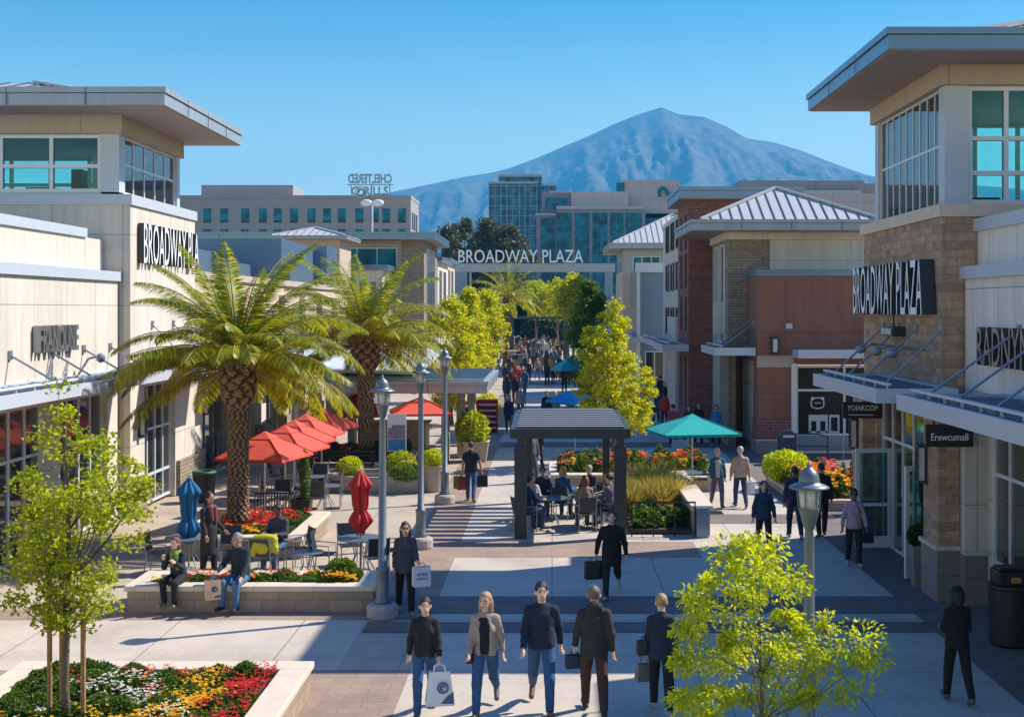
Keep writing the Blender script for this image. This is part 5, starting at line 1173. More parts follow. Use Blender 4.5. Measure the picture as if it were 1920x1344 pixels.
def palm(label, x, y, z0, h, fl, nf, seed, tr=.27, group=None, npair=80, boot=True):
    rs = np.random.RandomState(seed); root = thing('palm_tree', label, 'palm tree', (x, y, z0), 0, group)
    n = 56; zs = np.arange(0, h-.02, .018)
    prof = []
    for z in zs:
        t = z/h; r = tr*(1.35-.35*min(1, z/.35)) if z < .35 else tr
        if boot and h-z < 1.35: u = (1.35-(h-z))/1.35; r = tr+(tr*.72)*math.sin(PI*min(1, u*1.02))**.75
        prof.append(r)
    TH = np.linspace(0, 2*PI, n, endpoint=False)
    ZZ, AA = np.meshgrid(zs, TH, indexing='ij'); RR = np.array(prof)[:, None]
    big = (h-ZZ < 1.35) & boot
    AA0 = AA; AA = AA+.10*np.sin(ZZ*23+seed)+.07*np.sin(ZZ*51)
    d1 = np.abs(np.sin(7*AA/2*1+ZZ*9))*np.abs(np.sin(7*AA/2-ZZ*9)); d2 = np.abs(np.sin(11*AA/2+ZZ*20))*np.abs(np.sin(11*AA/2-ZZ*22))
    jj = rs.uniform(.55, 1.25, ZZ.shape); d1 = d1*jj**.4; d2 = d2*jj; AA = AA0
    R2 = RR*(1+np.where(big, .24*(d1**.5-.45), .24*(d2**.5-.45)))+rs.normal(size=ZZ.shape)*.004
    V = np.stack([R2*np.cos(AA), R2*np.sin(AA), ZZ], -1).reshape(-1, 3); I = np.arange(len(zs)*n).reshape(len(zs), n)
    Q = np.stack([I[:-1], np.roll(I, -1, 1)[:-1], np.roll(I, -1, 1)[1:], I[1:]], -1).reshape(-1, 4)
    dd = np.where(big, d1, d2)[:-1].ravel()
    np_mesh('trunk', V, Q, [M['palm_trunk'], M['palm_fibre_shade']], mi=(dd < .30).astype(int), parent=root, smooth=False)
    Vs, tips, rach = [], [], MB()
    for i in range(nf):
        u = (i+.5)/nf; az = i*2.39996+rs.uniform(-.2, .2); e0 = math.radians(88-100*u**.8+rs.uniform(-6, 6)); Lf = fl*rs.uniform(.9, 1.1)*(1+.02*(1-u)**3)
        toward = max(0, -math.sin(az)-.35)
        if toward > 0: e0 = max(e0, math.radians(18+20*toward)); 
        droop = (1-.35*min(1, toward*2))*math.radians(26+74*math.sin(PI*min(1, u*.9+.08))+rs.uniform(-8, 12)); N = 16
        p = Vector((.12*math.cos(az), .12*math.sin(az), h-.12-.35*u)); P = [p.copy()]; Ts = []
        for k in range(N):
            t = (k+.5)/N; e = max(e0-droop*t**1.35, math.radians(-88)); d = Vector((math.cos(az)*math.cos(e), math.sin(az)*math.cos(e), math.sin(e))); p = p+d*Lf/N; P.append(p.copy()); Ts.append(d)
        rach.tube(P, [.03*(1-j/(N+1)*.85) for j in range(N+1)], 4, cap=False)
        side = Vector((-math.sin(az), math.cos(az), 0)); tw = rs.uniform(-.5, .5)
        T = np.linspace(.13, .995, npair); seg = np.minimum((T*N).astype(int), N-1); fr = T*N-seg
        PP = np.array([tuple(q) for q in P]); TT_ = np.array([tuple(q) for q in Ts])
        B = PP[seg]*(1-fr)[:, None]+PP[seg+1]*fr[:, None]; D = TT_[seg]; upv = np.cross(D, np.array(side)[None]); upv *= -1
        ll = (.50*fl/3*np.sin(PI*np.clip(T*.86+.13, 0, 1))**.6)*rs.uniform(.9, 1.1, npair)
        for s in (-1, 1):
            sv = np.array(side)[None]*s*math.cos(tw*.6)+upv*math.sin(tw*.6)*s
            dr = sv*.80+D*.62+upv*.28+rs.normal(size=B.shape)*.05+np.array([0, 0, -.10]); dr /= np.linalg.norm(dr, axis=1)[:, None]
            wv = np.cross(dr, upv); wv /= np.linalg.norm(wv, axis=1)[:, None]+1e-9; w = .014*fl/3
            tip = B+dr*ll[:, None]+np.array([0, 0, -.06]); mid = B+dr*ll[:, None]*.5
            Vs.append(np.stack([B, mid+wv*w, tip, mid-wv*w], 1)); tips.append((rs.uniform(0, 1, npair) < (.18+.5*u)).astype(int))
    V = np.concatenate(Vs).reshape(-1, 3); n4 = len(V)//4
    np_mesh('fronds', V, np.arange(n4*4).reshape(n4, 4), [M['palm_leaf'], M['palm_tip']], mi=np.concatenate(tips), parent=root)
    rach.build('stalks', M['palm_stalk'], root, world=False, smooth=True)
    return root
M['palm_trunk'] = mat('palm_trunk', (.36,.22,.12), .9, var=.4, sc=11, bump=.5, bsc=40)
M['palm_fibre_shade'] = mat('palm_fibre_shade', (.075,.042,.024), .95, var=.3, sc=15)  # fibre brown that also puts crevice shade into the colour between scales
M['palm_stalk'] = mat('palm_stalk', (.33,.30,.06), .5, var=.2)

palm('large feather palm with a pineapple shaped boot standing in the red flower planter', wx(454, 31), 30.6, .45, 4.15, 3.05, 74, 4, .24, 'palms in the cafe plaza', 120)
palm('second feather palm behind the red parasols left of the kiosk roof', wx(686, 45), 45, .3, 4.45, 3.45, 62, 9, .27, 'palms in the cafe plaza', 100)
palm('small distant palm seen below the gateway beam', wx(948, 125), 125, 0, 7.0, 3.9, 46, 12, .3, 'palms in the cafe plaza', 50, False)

tree('young_tree', 'slender young tree tied between wooden stakes in the near flower planter', -6.06, 16.0, 4.3, (1.4, 4.3, 1.12), .055, 150, .21, 54, .074, .048, 'leaf_young', 3, .25, limbs=44, trunk_to=.85, sil=[(735,110,28),(775,118,55),(815,118,62),(855,140,105),(895,150,140),(935,150,150),(975,148,150),(1015,140,145),(1055,130,140),(1095,118,135),(1135,118,110),(1165,150,60)])
tree('young_tree', 'young lime green tree with pointed leaves at the bottom right before the lamp', wx(1425, 12.4), 12.4, 3.4, (1.0, 2.9, .92), .035, 46, .185, 190, .062, .032, 'leaf_lime', 21, 0, 'egg', rosette=True, limbs=30, trunk_to=.75, cens=[(a_-(10 if a_ > 1540 else 0), b_) for a_, b_ in [(1365,1040),(1400,1020),(1385,1078),(1412,1050),(1450,1040),(1475,1072),(1462,1108),(1440,1082),(1335,1105),(1300,1122),(1352,1142),(1392,1120),(1425,1145),(1285,1175),(1320,1160),(1470,1150),(1505,1185),(1480,1220),(1440,1200),(1400,1190),(1355,1190),(1310,1215),(1278,1235),(1600,1172),(1628,1205),(1592,1215),(1632,1245),(1565,1250),(1605,1278),(1545,1225),(1572,1190),(1530,1270),(1275,1290),(1315,1270),(1355,1250),(1395,1245),(1435,1260),(1480,1270),(1500,1310),(1455,1320),(1410,1310),(1365,1310),(1320,1330),(1285,1340),(1545,1320),(1580,1300),(1560,1360),(1510,1365),(1440,1370),(1380,1370),(1330,1385),(1270,1385)]])
tree('street_tree', 'big yellow green street tree right of the pergola', wx(1150, 46), 46, 6.2, (.9, 6.0, 1.6), .11, 240, .27, 95, .10, .075, 'leaf_yellow', 7, 0, limbs=24, trunk_to=.8, sil=[(570,1152,12),(595,1148,34),(620,1142,50),(645,1140,60),(670,1146,68),(695,1150,74),(720,1152,80),(745,1154,82),(770,1158,78),(795,1165,56)])
tree('street_tree', 'dark green narrow street tree beside the big yellow one', wx(1104, 74), 74, 7, (.8, 7.1, 1.3), .13, 150, .45, 90, .16, .11, 'leaf_mid', 8, 0, 'column')
tree('street_tree', 'yellow crown just left of the dark narrow tree near the gateway', wx(1076, 112), 112, 8, (4.7, 8.4, 1.9), .15, 110, .6, 80, .22, .15, 'leaf_yellow', 9, 0, 'egg')
tree('street_tree', 'yellow green street tree on the left directly above the kiosk roof', wx(846, 62), 62, 6, (.8, 6.0, 1.25), .12, 120, .42, 100, .15, .10, 'leaf_yellow', 10, 0, 'egg')
tree('street_tree', 'tall thin yellow street tree in the left row', wx(880, 78), 78, 7, (1, 6.7, 1.3), .12, 110, .45, 90, .18, .12, 'leaf_yellow', 11, 0, 'egg')
tree('street_tree', 'third yellow street tree in the left row next to the small palm', wx(912, 95), 95, 7, (1.5, 6.8, 1.5), .12, 90, .5, 80, .2, .14, 'leaf_yellow', 12, 0, 'egg')
tree('street_tree', 'small yellow tree at the middle below the gateway', wx(1005, 166), 166, 8, (4.6, 9.2, 2.0), .15, 80, .6, 70, .25, .18, 'leaf_lime', 13, 0, 'egg')
tree('street_tree', 'leafy tree right of the small middle tree below the gateway', wx(1046, 164), 164, 8, (4.6, 9.2, 2.4), .15, 80, .7, 70, .25, .18, 'leaf_yellow', 14, 0, 'egg')
for i, (px, Y, zt, R, lf, lb) in enumerate([(838, 225, 19.5, 3.4, 'leaf_olive', 'leftmost round crown of the dark grove behind the gateway'), (872, 232, 21.5, 4.2, 'leaf_olive', 'tallest olive crown of the grove behind the gateway'), (915, 228, 21.3, 4.4, 'leaf_olive', 'broad olive crown in the middle of the grove'), (955, 226, 20.0, 4.0, 'leaf_olive', 'rightmost olive crown of the grove beside the glass tower'),
        (895, 200, 9.5, 4.2, 'leaf_dark', 'low dark tree below the gateway at the left post'), (985, 205, 9.5, 3.2, 'leaf_dark', 'low dark tree below the middle of the gateway'), (1040, 200, 9.2, 4.0, 'leaf_dark', 'low dark tree below the right half of the gateway'), (1085, 190, 9.6, 3.0, 'leaf_dark', 'low dark tree near the right gateway post')]):
    tree('grove_tree', lb, wx(px, Y), Y, zt, (zt*.25 if zt > 15 else .5, zt, R), .35, 90, 1.35, 70, .55, .4, lf, 30+i, 0, 'egg', 'dark trees behind the gateway', limbs=6)

# ---------------------------------------------------------------- planters with walls
def planter(label, x0, x1, y0, y1, h, cap=.32, wm='seatwall', z0=0, ct=.1):
    b = thing('planter', label, 'planter', ((x0+x1)/2, (y0+y1)/2, z0)); w = MB(); t = cap-.06
    w.box(x0+.05, x1-.05, y0+.05, y0+t, 0, h-ct); w.box(x0+.05, x1-.05, y1-t, y1-.05, 0, h-ct); w.box(x0+.05, x0+t, y0+t, y1-t, 0, h-ct); w.box(x1-t, x1-.05, y0+t, y1-t, 0, h-ct); w.build('wall', M[wm], b)
    w = MB(); w.box(x0, x1, y0, y0+cap, h-ct, h); w.box(x0, x1, y1-cap, y1, h-ct, h); w.box(x0, x0+cap, y0+cap, y1-cap, h-ct, h); w.box(x1-cap, x1, y0+cap, y1-cap, h-ct, h); w.build('cap', M['capstone'], b, bevel=.018)
    w = MB(); w.box(x0+t, x1-t, y0+t, y1-t, 0, h-ct-.04); w.build('soil', M['soil'], b)
    return b
def flowers(label, x0, x1, y0, y1, z, hgt, dens, spots, seed, L=.07, name='flower_bed', leaf='leaf_mid', bl=.028):
    """spots: (u, v, ru, rv, colour, blossoms) in bed fractions"""
    rs = np.random.RandomState(seed); A = (x1-x0)*(y1-y0); n = int(dens*A)
    ncl = max(6, int(A*7)); cl = np.stack([rs.uniform(x0, x1, ncl), rs.uniform(y0, y1, ncl), rs.uniform(.45, 1, ncl)*hgt], 1)
    k = rs.randint(0, ncl, n); off = rs.normal(size=(n, 2))*.13
    P = np.stack([np.clip(cl[k, 0]+off[:, 0], x0, x1), np.clip(cl[k, 1]+off[:, 1], y0, y1), np.zeros(n)], 1)
    r = np.hypot(off[:, 0], off[:, 1]); P[:, 2] = z+cl[k, 2]*np.clip(1-r*2.0, .1, 1)*rs.uniform(.3, 1, n)**.5
    V, Q = leaf_quads(P, L, L*.42, rs, up=.5, D=np.stack([off[:, 0]*4, off[:, 1]*4, np.ones(n)*.6], 1), jit=.6)
    mi = (rs.uniform(0, 1, n) < .25).astype(int); mats = [M[leaf], M['leaf_dark' if leaf != 'grass_blade' else 'leaf_lime']]; Vs = [V]; ms = [mi]
    names = []
    for u, v, ru, rv, colr, m in spots:
        if colr not in names: names.append(colr); mats.append(M['petal_'+colr])
        sc_n = max(3, m//11); a = rs.normal(size=(sc_n, 2))*.6; kk_ = rs.randint(0, sc_n, m); jx = rs.normal(size=(m, 2))*.075; cx = np.clip(x0+(x1-x0)*np.clip(u+a[kk_, 0]*ru, 0.02, .98)+jx[:, 0], x0, x1); cy = np.clip(y0+(y1-y0)*np.clip(v+a[kk_, 1]*rv, .03, .95)+jx[:, 1], y0, y1-.08)
        hx = np.sin(cx*5)*np.cos(cy*4.3)
        cz = z+hgt*(.70+.18*hx)*rs.uniform(.7, 1.08, m); C = np.stack([cx, cy, cz], 1)
        for j in range(6):
            t = j*PI/3+rs.uniform(0, 1, m); o = np.stack([np.cos(t), np.sin(t), rs.uniform(-.2, .5, m)], 1); b = bl*rs.uniform(.7, 1.3, m)[:, None]
            N2 = np.stack([np.cos(t+PI/2), np.sin(t+PI/2), np.zeros(m)], 1)
            Vs.append(np.stack([C, C+o*b*.7+N2*b*.55, C+o*b*1.35+np.array([0, 0, .25])*b, C+o*b*.7-N2*b*.55], 1).reshape(-1, 3)); ms.append(np.full(m, 2+names.index(colr)))
    V = np.concatenate(Vs); q = len(V)//4
    o = np_mesh(name, V, np.arange(q*4).reshape(q, 4), mats, mi=np.concatenate(ms)); return tag(o, label, None, kind='stuff')
def shrub(label, x, y, z, r, rz, leaf='leaf_mid', seed=1, n=2600, L=.06, name='shrub', cat='shrub', group=None, cone=False):
    rs = np.random.RandomState(seed); q = ball(n, rs, .18)
    if cone: q[:, :2] *= (1-.75*np.clip(q[:, 2:3], -.3, 1)-.1)
    q = q*(1+.10*np.sin(q[:, :1]*9+seed)*np.cos(q[:, 1:2]*8)); C = q*np.array([r, r, rz])
    V, Q = leaf_quads(C, L, L*.6, rs, D=q.copy(), jit=.6); o = np_mesh(name, V, Q, M[leaf]); o.location = (x, y, z); return tag(o, label, cat, group)
def grass(label, x0, x1, y0, y1, z, h, n, seed, leaf='grass_blade', w=.012):
    rs = np.random.RandomState(seed); nc = max(3, n//140); cx = rs.uniform(x0, x1, nc); cy = rs.uniform(y0, y1, nc); k = rs.randint(0, nc, n)
    B = np.stack([cx[k]+rs.normal(size=n)*.05, cy[k]+rs.normal(size=n)*.05, np.full(n, z)], 1); D = rs.normal(size=(n, 3))*.33; D[:, 2] = 1; l = h*rs.uniform(.5, 1.1, n)[:, None]
    a = rs.uniform(0, 2*PI, n); S = np.stack([np.cos(a), np.sin(a), 0*a], 1)*w; bend = np.stack([D[:, 0]*.5, D[:, 1]*.5, -np.abs(D[:, 0])*.3], 1)
    V = np.stack([B, B+D*l*.5+S, B+D*l+bend*l, B+D*l*.5-S], 1).reshape(-1, 3)
    return tag(np_mesh('ornamental_grass', V, np.arange(n*4).reshape(n, 4), M[leaf]), label, None, kind='stuff')

planter('low stone planter at the bottom left holding the staked young tree', -7.7, -3.45, 12.5, 18.6, .5, .42)
flowers('dense bed of red, yellow and white flowers in the near left planter', -7.3, -3.88, 13.6, 18.2, .36, .34, 9000,
        [(.93, .66, .09, .30, 'red', 560), (.80, .36, .14, .16, 'red', 420), (.55, .93, .45, .04, 'red', 170), (.74, .68, .10, .22, 'yellow', 620), (.60, .45, .16, .16, 'yellow', 520), (.42, .84, .12, .08, 'white', 170), (.58, .66, .10, .06, 'white', 130), (.72, .50, .08, .06, 'white', 60), (.08, .45, .10, .10, 'yellow', 260), (.25, .5, .2, .2, 'white', 50), (.55, .86, .3, .08, 'orange', 26), (.45, .6, .3, .2, 'pink', 40), (.30, .42, .06, .05, 'yellow', 90)], 51, bl=.019)
planter('long seat wall planter of stone blocks with people sitting on its front', -7.9, -3.25, 23.6, 25.05, .5, .38)
flowers('strip of mixed flowers in the long seat wall planter', -7.5, -3.65, 23.95, 24.7, .4, .30, 4200, [(.25, .5, .2, .4, 'red', 60), (.62, .6, .06, .3, 'red', 40), (.75, .4, .1, .3, 'orange', 50), (.9, .3, .06, .4, 'yellow', 120), (.55, .3, .2, .3, 'orange', 30), (.8, .7, .1, .2, 'yellow', 40), (.2, .4, .2, .4, 'yellow', 30), (.4, .5, .1, .3, 'white', 60)], 52)
shrub('rounded blue green plant at the right of the long planter', wx(640, 24.4), 24.4, .62, .3, .24, 'leaf_mid', 5, 1500, .08)
planter('square stone planter around the large palm', -8.6, -5.6, 28.7, 32.4, .5, .38)
flowers('mass of red flowers around the foot of the large palm', -8.2, -6.0, 29.1, 32.0, .4, .30, 3000, [(.5, .75, .4, .22, 'red', 900), (.45, .35, .35, .3, 'red', 420), (.8, .4, .2, .3, 'pink', 60), (.5, .12, .4, .12, 'yellow', 70)], 53, bl=.034)
tb = thing('tree_stakes', 'three round wooden stakes with a wire tie around the near young tree', 'tree stakes', (-6.06, 16, .3))
for px, yy, lnn in ((93, 16.1, 2.35), (116, 16.35, 2.25), (156, 15.95, 2.35)):
    w = MB(); xx = wx(px, yy); w.tube([(xx, yy, .2), (xx, yy, lnn)], .034, 8); w.build('stake', M['stake'], tb)
w = MB(); w.tube([(wx(93, 16.1), 16.1, 1.95), (-6.12, 16.0, 1.9), (wx(156, 15.95), 15.95, 1.95)], .012, 5); w.tube([(wx(116, 16.35), 16.35, 1.95), (-6.06, 16.08, 1.93)], .012, 5); w.build('tie_wire', M['dark'], tb)

# right hand planting beds
b = thing('planter', 'pale concrete L shaped bench wall right of the pergola', 'planter', (3.6, 35, 0))
w = MB(); w.box(3.5, 3.92, 31.75, 38.6, 0, .62); w.box(0, 3.5, 38.2, 38.55, 0, .58); w.box(1.95, 3.5, 35.6, 35.85, 0, .5); w.build('wall', M['concrete_cast'], b)
w = MB(); w.box(3.44, 4.0, 31.7, 38.65, .62, .74); w.box(-.05, 3.44, 38.1, 38.62, .58, .68); w.box(1.95, 3.44, 35.55, 35.9, .5, .56); w.build('cap', M['capstone'], b, bevel=.015)
w = MB(); w.box(3.55, 3.85, 31.4, 31.74, 0, .72); w.build('end_post', M['fascia_blue'], b)
w = MB(); w.box(1.95, 3.5, 31.9, 38.2, 0, .12); w.build('soil', M['soil'], b)
flowers('leafy green planting behind the short railing', 2.05, 3.45, 32.0, 34.2, .1, .55, 1600, [(.6, .7, .3, .2, 'orange', 40)], 54, .12)
grass('tall straw coloured grasses inside the L shaped bench wall', 2.05, 3.45, 34.0, 38.0, .1, 1.05, 5200, 55)
planter('long low planter of mixed shrubs across the middle of the plaza', -.1, 5.2, 39.4, 43.4, .45, .3, 'concrete_cast')
flowers('bushy bed of green shrubs with pink and orange blooms behind the pergola', .2, 4.9, 39.7, 43.1, .4, .75, 1500, [(.3, .3, .3, .3, 'pink', 130), (.7, .4, .3, .3, 'orange', 120), (.5, .3, .4, .4, 'yellow', 90), (.85, .5, .1, .2, 'red', 120)], 56, .12, bl=.05)
planter('planter bed at the right beside the stone corner', 6.9, 9.4, 35.6, 41.5, .3, .2, 'concrete_cast')
flowers('bed of orange and yellow flowers beside the shaded stone corner', 7.05, 9.2, 35.8, 41.2, .25, .75, 1700, [(.45, .5, .3, .3, 'orange', 520), (.6, .3, .3, .2, 'yellow', 160), (.75, .7, .2, .2, 'pink', 120), (.5, .8, .3, .1, 'red', 80)], 57, .14, bl=.06)
shrub('light green bush at the left end of the orange flower bed', 7.25, 39.6, .75, .75, .5, 'leaf_lime', 15, 3400, .10)
planter('dark planted bed around the second palm', -8.4, -4.9, 43.4, 47.5, .4, .3, 'concrete_cast')
flowers('dark shrubs with a few red blooms around the second palm', -8.1, -5.2, 43.7, 47.2, .35, .6, 1100, [(.3, .3, .2, .2, 'red', 50), (.85, .4, .1, .2, 'pink', 70)], 58, .12, leaf='leaf_dark', bl=.06)
for i, (px, py, r, lf) in enumerate([(878, 742, .9, 'leaf_yellow'), (1000, 706, .0, '')][:1]):
    shrub('yellow flowering bush at the end of the kiosk roof', wx(912, 62), 62, .8, .7, .8, 'leaf_yellow', 60, 1500, .14)
# ================================================================ street furniture
def street_lamp(label, x, y, k=1.0):
    b = thing('street_lamp', label, 'street lamp', (x, y, 0), 0, 'street lamps with bell shaped hoods')
    w = MB(); w.lathe([(.27,0),(.29,.03),(.29,.2),(.26,.25),(.17,.27)], 20); w.build('base', M['concrete_cast'], b, world=False, smooth=False)
    w = MB(); w.lathe([(.16,.27),(.16,.31),(.12,.36),(.115,.84),(.125,.86),(.125,.90),(.078,.93),(.062,3.45),(.05,3.62),(.06,3.66)], 16); w.build('pole', M['lamp_grey'], b, world=False, smooth=True)
    w = MB(); w.lathe([(.05,3.62),(.075,3.68),(.12,3.84),(.125,3.87)], 16)
    for i in range(6):
        a = i*PI/3; w.beam((.122*math.cos(a), .122*math.sin(a), 3.86), (.142*math.cos(a), .142*math.sin(a), 4.12), .014, .014)
    la = w.build('lantern', M['lamp_grey'], b, world=False)
    w = MB(); w.lathe([(.105,3.87),(.128,4.11)], 16); w.build('lamp_glass', M['lampglass'], la, world=False, smooth=True)
    w = MB(); w.lathe([(.232,4.105),(.236,4.12),(.19,4.145),(.125,4.17),(.122,4.20),(.112,4.26),(.08,4.31),(.035,4.345),(.022,4.36),(.03,4.375),(.012,4.39),(.006,4.42)], 24); w.build('hood', M['lamp_grey'], b, world=False, smooth=True)
    b.scale = (k,)*3; return b
l0 = street_lamp('street lamp at the left end of the shade beside the long flower planter', *gp(717, 1157))
x, y = gp(789, 1027); dup(l0, (x, y, 0), 0, 'street lamp standing beside the slatted shadows left of the pergola')
x, y = gp(834, 944); dup(l0, (x, y, 0), 0, 'street lamp nearest the round tan planter pot', 1.02)
dup(l0, (wx(1517, 13.5), 13.5, 0), 0, 'tallest looking lamp, close on the right among the lime leaves', .905)
dup(l0, (wx(934, 118), 118, 0), 0, 'tiny far street lamp before the small palm', 1.25)
dup(l0, (wx(908, 100), 100, 0), 0, 'tiny far street lamp left of the far pergola', 1.1)

def chair(label, cols=('steel', 'dark'), arms=True):
    b = thing('cafe_chair', label, 'chair', (0, 0, 0), 0, 'metal cafe chairs')
    w = MB(); w.box(-.22, .22, -.22, .22, .43, .455); w.build('seat', M[cols[1]], b, world=False, bevel=.01)
    w = MB(); w.raw([(-.21,.22,.50),(.21,.22,.50),(.21,.30,.88),(-.21,.30,.88),(-.21,.235,.50),(.21,.235,.50),(.21,.315,.88),(-.21,.315,.88)], [(0,1,2,3),(7,6,5,4),(0,4,5,1),(1,5,6,2),(2,6,7,3),(3,7,4,0)]); w.build('backrest', M[cols[1]], b, world=False)
    for sx in (-1, 1):
        w = MB(); w.tube([(sx*.22, -.2, 0), (sx*.22, -.21, .43)], .013, 6); w.build('leg', M[cols[0]], b, world=False)
        w = MB(); w.tube([(sx*.22, .28, 0), (sx*.22, .22, .44), (sx*.22, .31, .9)], .013, 6); w.build('leg', M[cols[0]], b, world=False)
        if arms: w = MB(); w.tube([(sx*.235, -.2, .42), (sx*.235, -.2, .64), (sx*.235, .25, .66)], .012, 6); w.build('armrest', M[cols[0]], b, world=False)
    return b
def table(label, r=.42, sq=False):
    b = thing('cafe_table', label, 'table', (0, 0, 0), 0, 'metal cafe tables')
    w = MB()
    if sq: w.box(-r, r, -r, r, .715, .74)
    else: w.lathe([(r-.01,.712),(r,.72),(r,.735),(r-.012,.74)], 24)
    w.build('table_top', M['tabletop'], b, world=False)
    for i in range(4):
        a = PI/4+i*PI/2; c_, s_ = math.cos(a), math.sin(a); w = MB(); w.tube([(c_*r*.75, s_*r*.75, 0), (c_*r*.3, s_*r*.3, .36), (c_*r*.45, s_*r*.45, .715)], .014, 6); w.build('leg', M['steel'], b, world=False)
    return b
M['tabletop'] = mat('table_top_metal', (.16,.22,.29), .35, metal=.4, var=.08)
ch0 = chair('dark metal cafe chair at the round table left of its red closed umbrella'); tb0 = table('round blue grey cafe table pierced by the closed red umbrella', .5)
def put_chair(x, y, face, label): return dup(ch0, (x, y, 0), math.radians(face), label)
xr, yr = wx(676, 27.3), 27.3
tb0.location = (xr, yr, 0); ch0.location = (xr-.75, yr-.25, 0); ch0.rotation_euler = (0, 0, math.radians(80))
put_chair(xr-.35, yr+.75, 20, 'cafe chair behind the round table with the red closed umbrella')
put_chair(xr+.75, yr+.2, -80, 'cafe chair right of the round table, partly behind the lamp pole')
put_chair(xr+.42, yr-.62, 200, 'cafe chair in front of the round table with the red closed umbrella')
t2 = dup(tb0, (wx(575, 26.8), 26.8, 0), 0, 'small low round cafe table next to the dark haired man', .72)
put_chair(wx(560, 27.6), 27.6, -60, 'empty cafe chair right of the dark haired man')
put_chair(wx(525, 27.6), 27.75, 160, 'cafe chair under the dark haired man in grey blue')
put_chair(wx(496, 26.6), 26.6, 170, 'cafe chair draped with a yellow jacket')
put_chair(wx(432, 27.7), 27.7, 10, 'cafe chair in front of the palm planter')
t3 = dup(tb0, (wx(354, 27.4), 27.4, 0), 0, 'round cafe table holding the closed blue umbrella')
put_chair(wx(300, 27.2), 27.2, 90, 'cafe chair left of the blue umbrella table behind the leaves')
# yellow jacket
jp = [('e', (0, 0, .80), (.24, .10, .10)), ('c', (-.18, .0, .78), (-.24, -.02, .48), .08, .06), ('c', (.18, 0, .78), (.22, -.02, .55), .08, .06), ('e', (0, -.03, .66), (.22, .08, .2))]
jk = sdf_mesh('yellow_jacket', jp, .016, mat('yellow_cloth', (.52,.48,.02), .8, var=.15, sc=9), None, wrinkle=.006, seed=2); jk.location = (wx(496, 26.35), 26.4, .08)
tag(jk, 'bright yellow jacket hung over a chair back behind the seated grey haired man', 'jacket')

def closed_umbrella(label, x, y, zlo, zhi, m, group):
    b = thing('closed_umbrella', label, 'umbrella', (x, y, 0), 0, group); w = MB(); w.tube([(0, 0, 0), (0, 0, zhi+.05)], .022, 8); w.lathe([(.22,0),(.22,.05),(.05,.09)], 16); w.build('pole', M['steel'], b, world=False)
    n = 64; prof = [(0.0, .30), (.05, .34), (.12, .62), (.20, .95), (.30, .72), (.36, .50), (.45, .62), (.58, .66), (.72, .76), (.735, .95), (.80, .82), (.90, .45), (.985, .12), (1.0, .03)]
    R = .245; V = []
    for t, r in prof:
        for k_ in range(n):
            a = 2*PI*k_/n; f = 1+.20*math.cos(8*a+t*2)*(1 if t < .97 else 0)+.06*math.cos(3*a+t*5); V.append((R*r*f*math.cos(a), R*r*f*math.sin(a), zlo+(zhi-zlo)*t-(.05*math.cos(8*a) if t < .01 else 0)))
    I = np.arange(len(prof)*n).reshape(len(prof), n); Q = np.stack([I[:-1], np.roll(I, -1, 1)[:-1], np.roll(I, -1, 1)[1:], I[1:]], -1).reshape(-1, 4)
    np_mesh('canopy', np.array(V), Q, m, parent=b, smooth=True)
    w = MB(); w.lathe([(.03, zhi-.02), (.035, zhi+.03), (.012, zhi+.07)], 10); w.build('finial', M['lampglass'], b, world=False)
M['red_canvas'] = mat('red_canvas', (.52,.025,.018), .8, var=.08, sc=6); M['blue_canvas'] = mat('blue_canvas', (.01,.12,.27), .8, var=.1, sc=6)
M['teal_canvas'] = mat('teal_canvas', (.0,.30,.27), .8, var=.06, sc=6); M['sky_canvas'] = mat('sky_canvas', (.01,.26,.55), .8, var=.06)
def canvas(nm, c, tr=.05):
    nt = NT(nm); out = nt.n('OutputMaterial'); p = nt.n('BsdfPrincipled'); p.inputs['Base Color'].default_value = rgb(c); p.inputs['Roughness'].default_value = .85; t = nt.n('BsdfTranslucent'); t.inputs[0].default_value = rgb(c)
    ns = nt.n('TexNoise'); ns.inputs['Scale'].default_value = 2.5; bu = nt.n('Bump'); bu.inputs['Strength'].default_value = .5; bu.inputs['Distance'].default_value = .05; nt.l(ns.outputs['Fac'], bu.inputs['Height']); nt.l(bu.outputs[0], p.inputs['Normal'])
    ms = nt.n('MixShader'); ms.inputs[0].default_value = tr; nt.l(p.outputs[0], ms.inputs[1]); nt.l(t.outputs[0], ms.inputs[2]); nt.l(ms.outputs[0], out.inputs[0]); return nt.m
M['red_open'] = canvas('red_parasol_cloth', (.70,.09,.055)); M['teal_open'] = canvas('teal_parasol_cloth', (.0,.36,.32)); M['sky_open'] = canvas('sky_parasol_cloth', (.01,.28,.62)); M['cyan_open'] = canvas('cyan_parasol_cloth', (.05,.42,.45))
closed_umbrella('closed red umbrella standing in the round cafe table', xr, yr, .82, 2.18, M['red_canvas'], 'closed umbrellas')
closed_umbrella('closed blue umbrella left of the person with the dark scarf', wx(354, 27.4), 27.4, .62, 2.02, M['blue_canvas'], 'closed umbrellas')
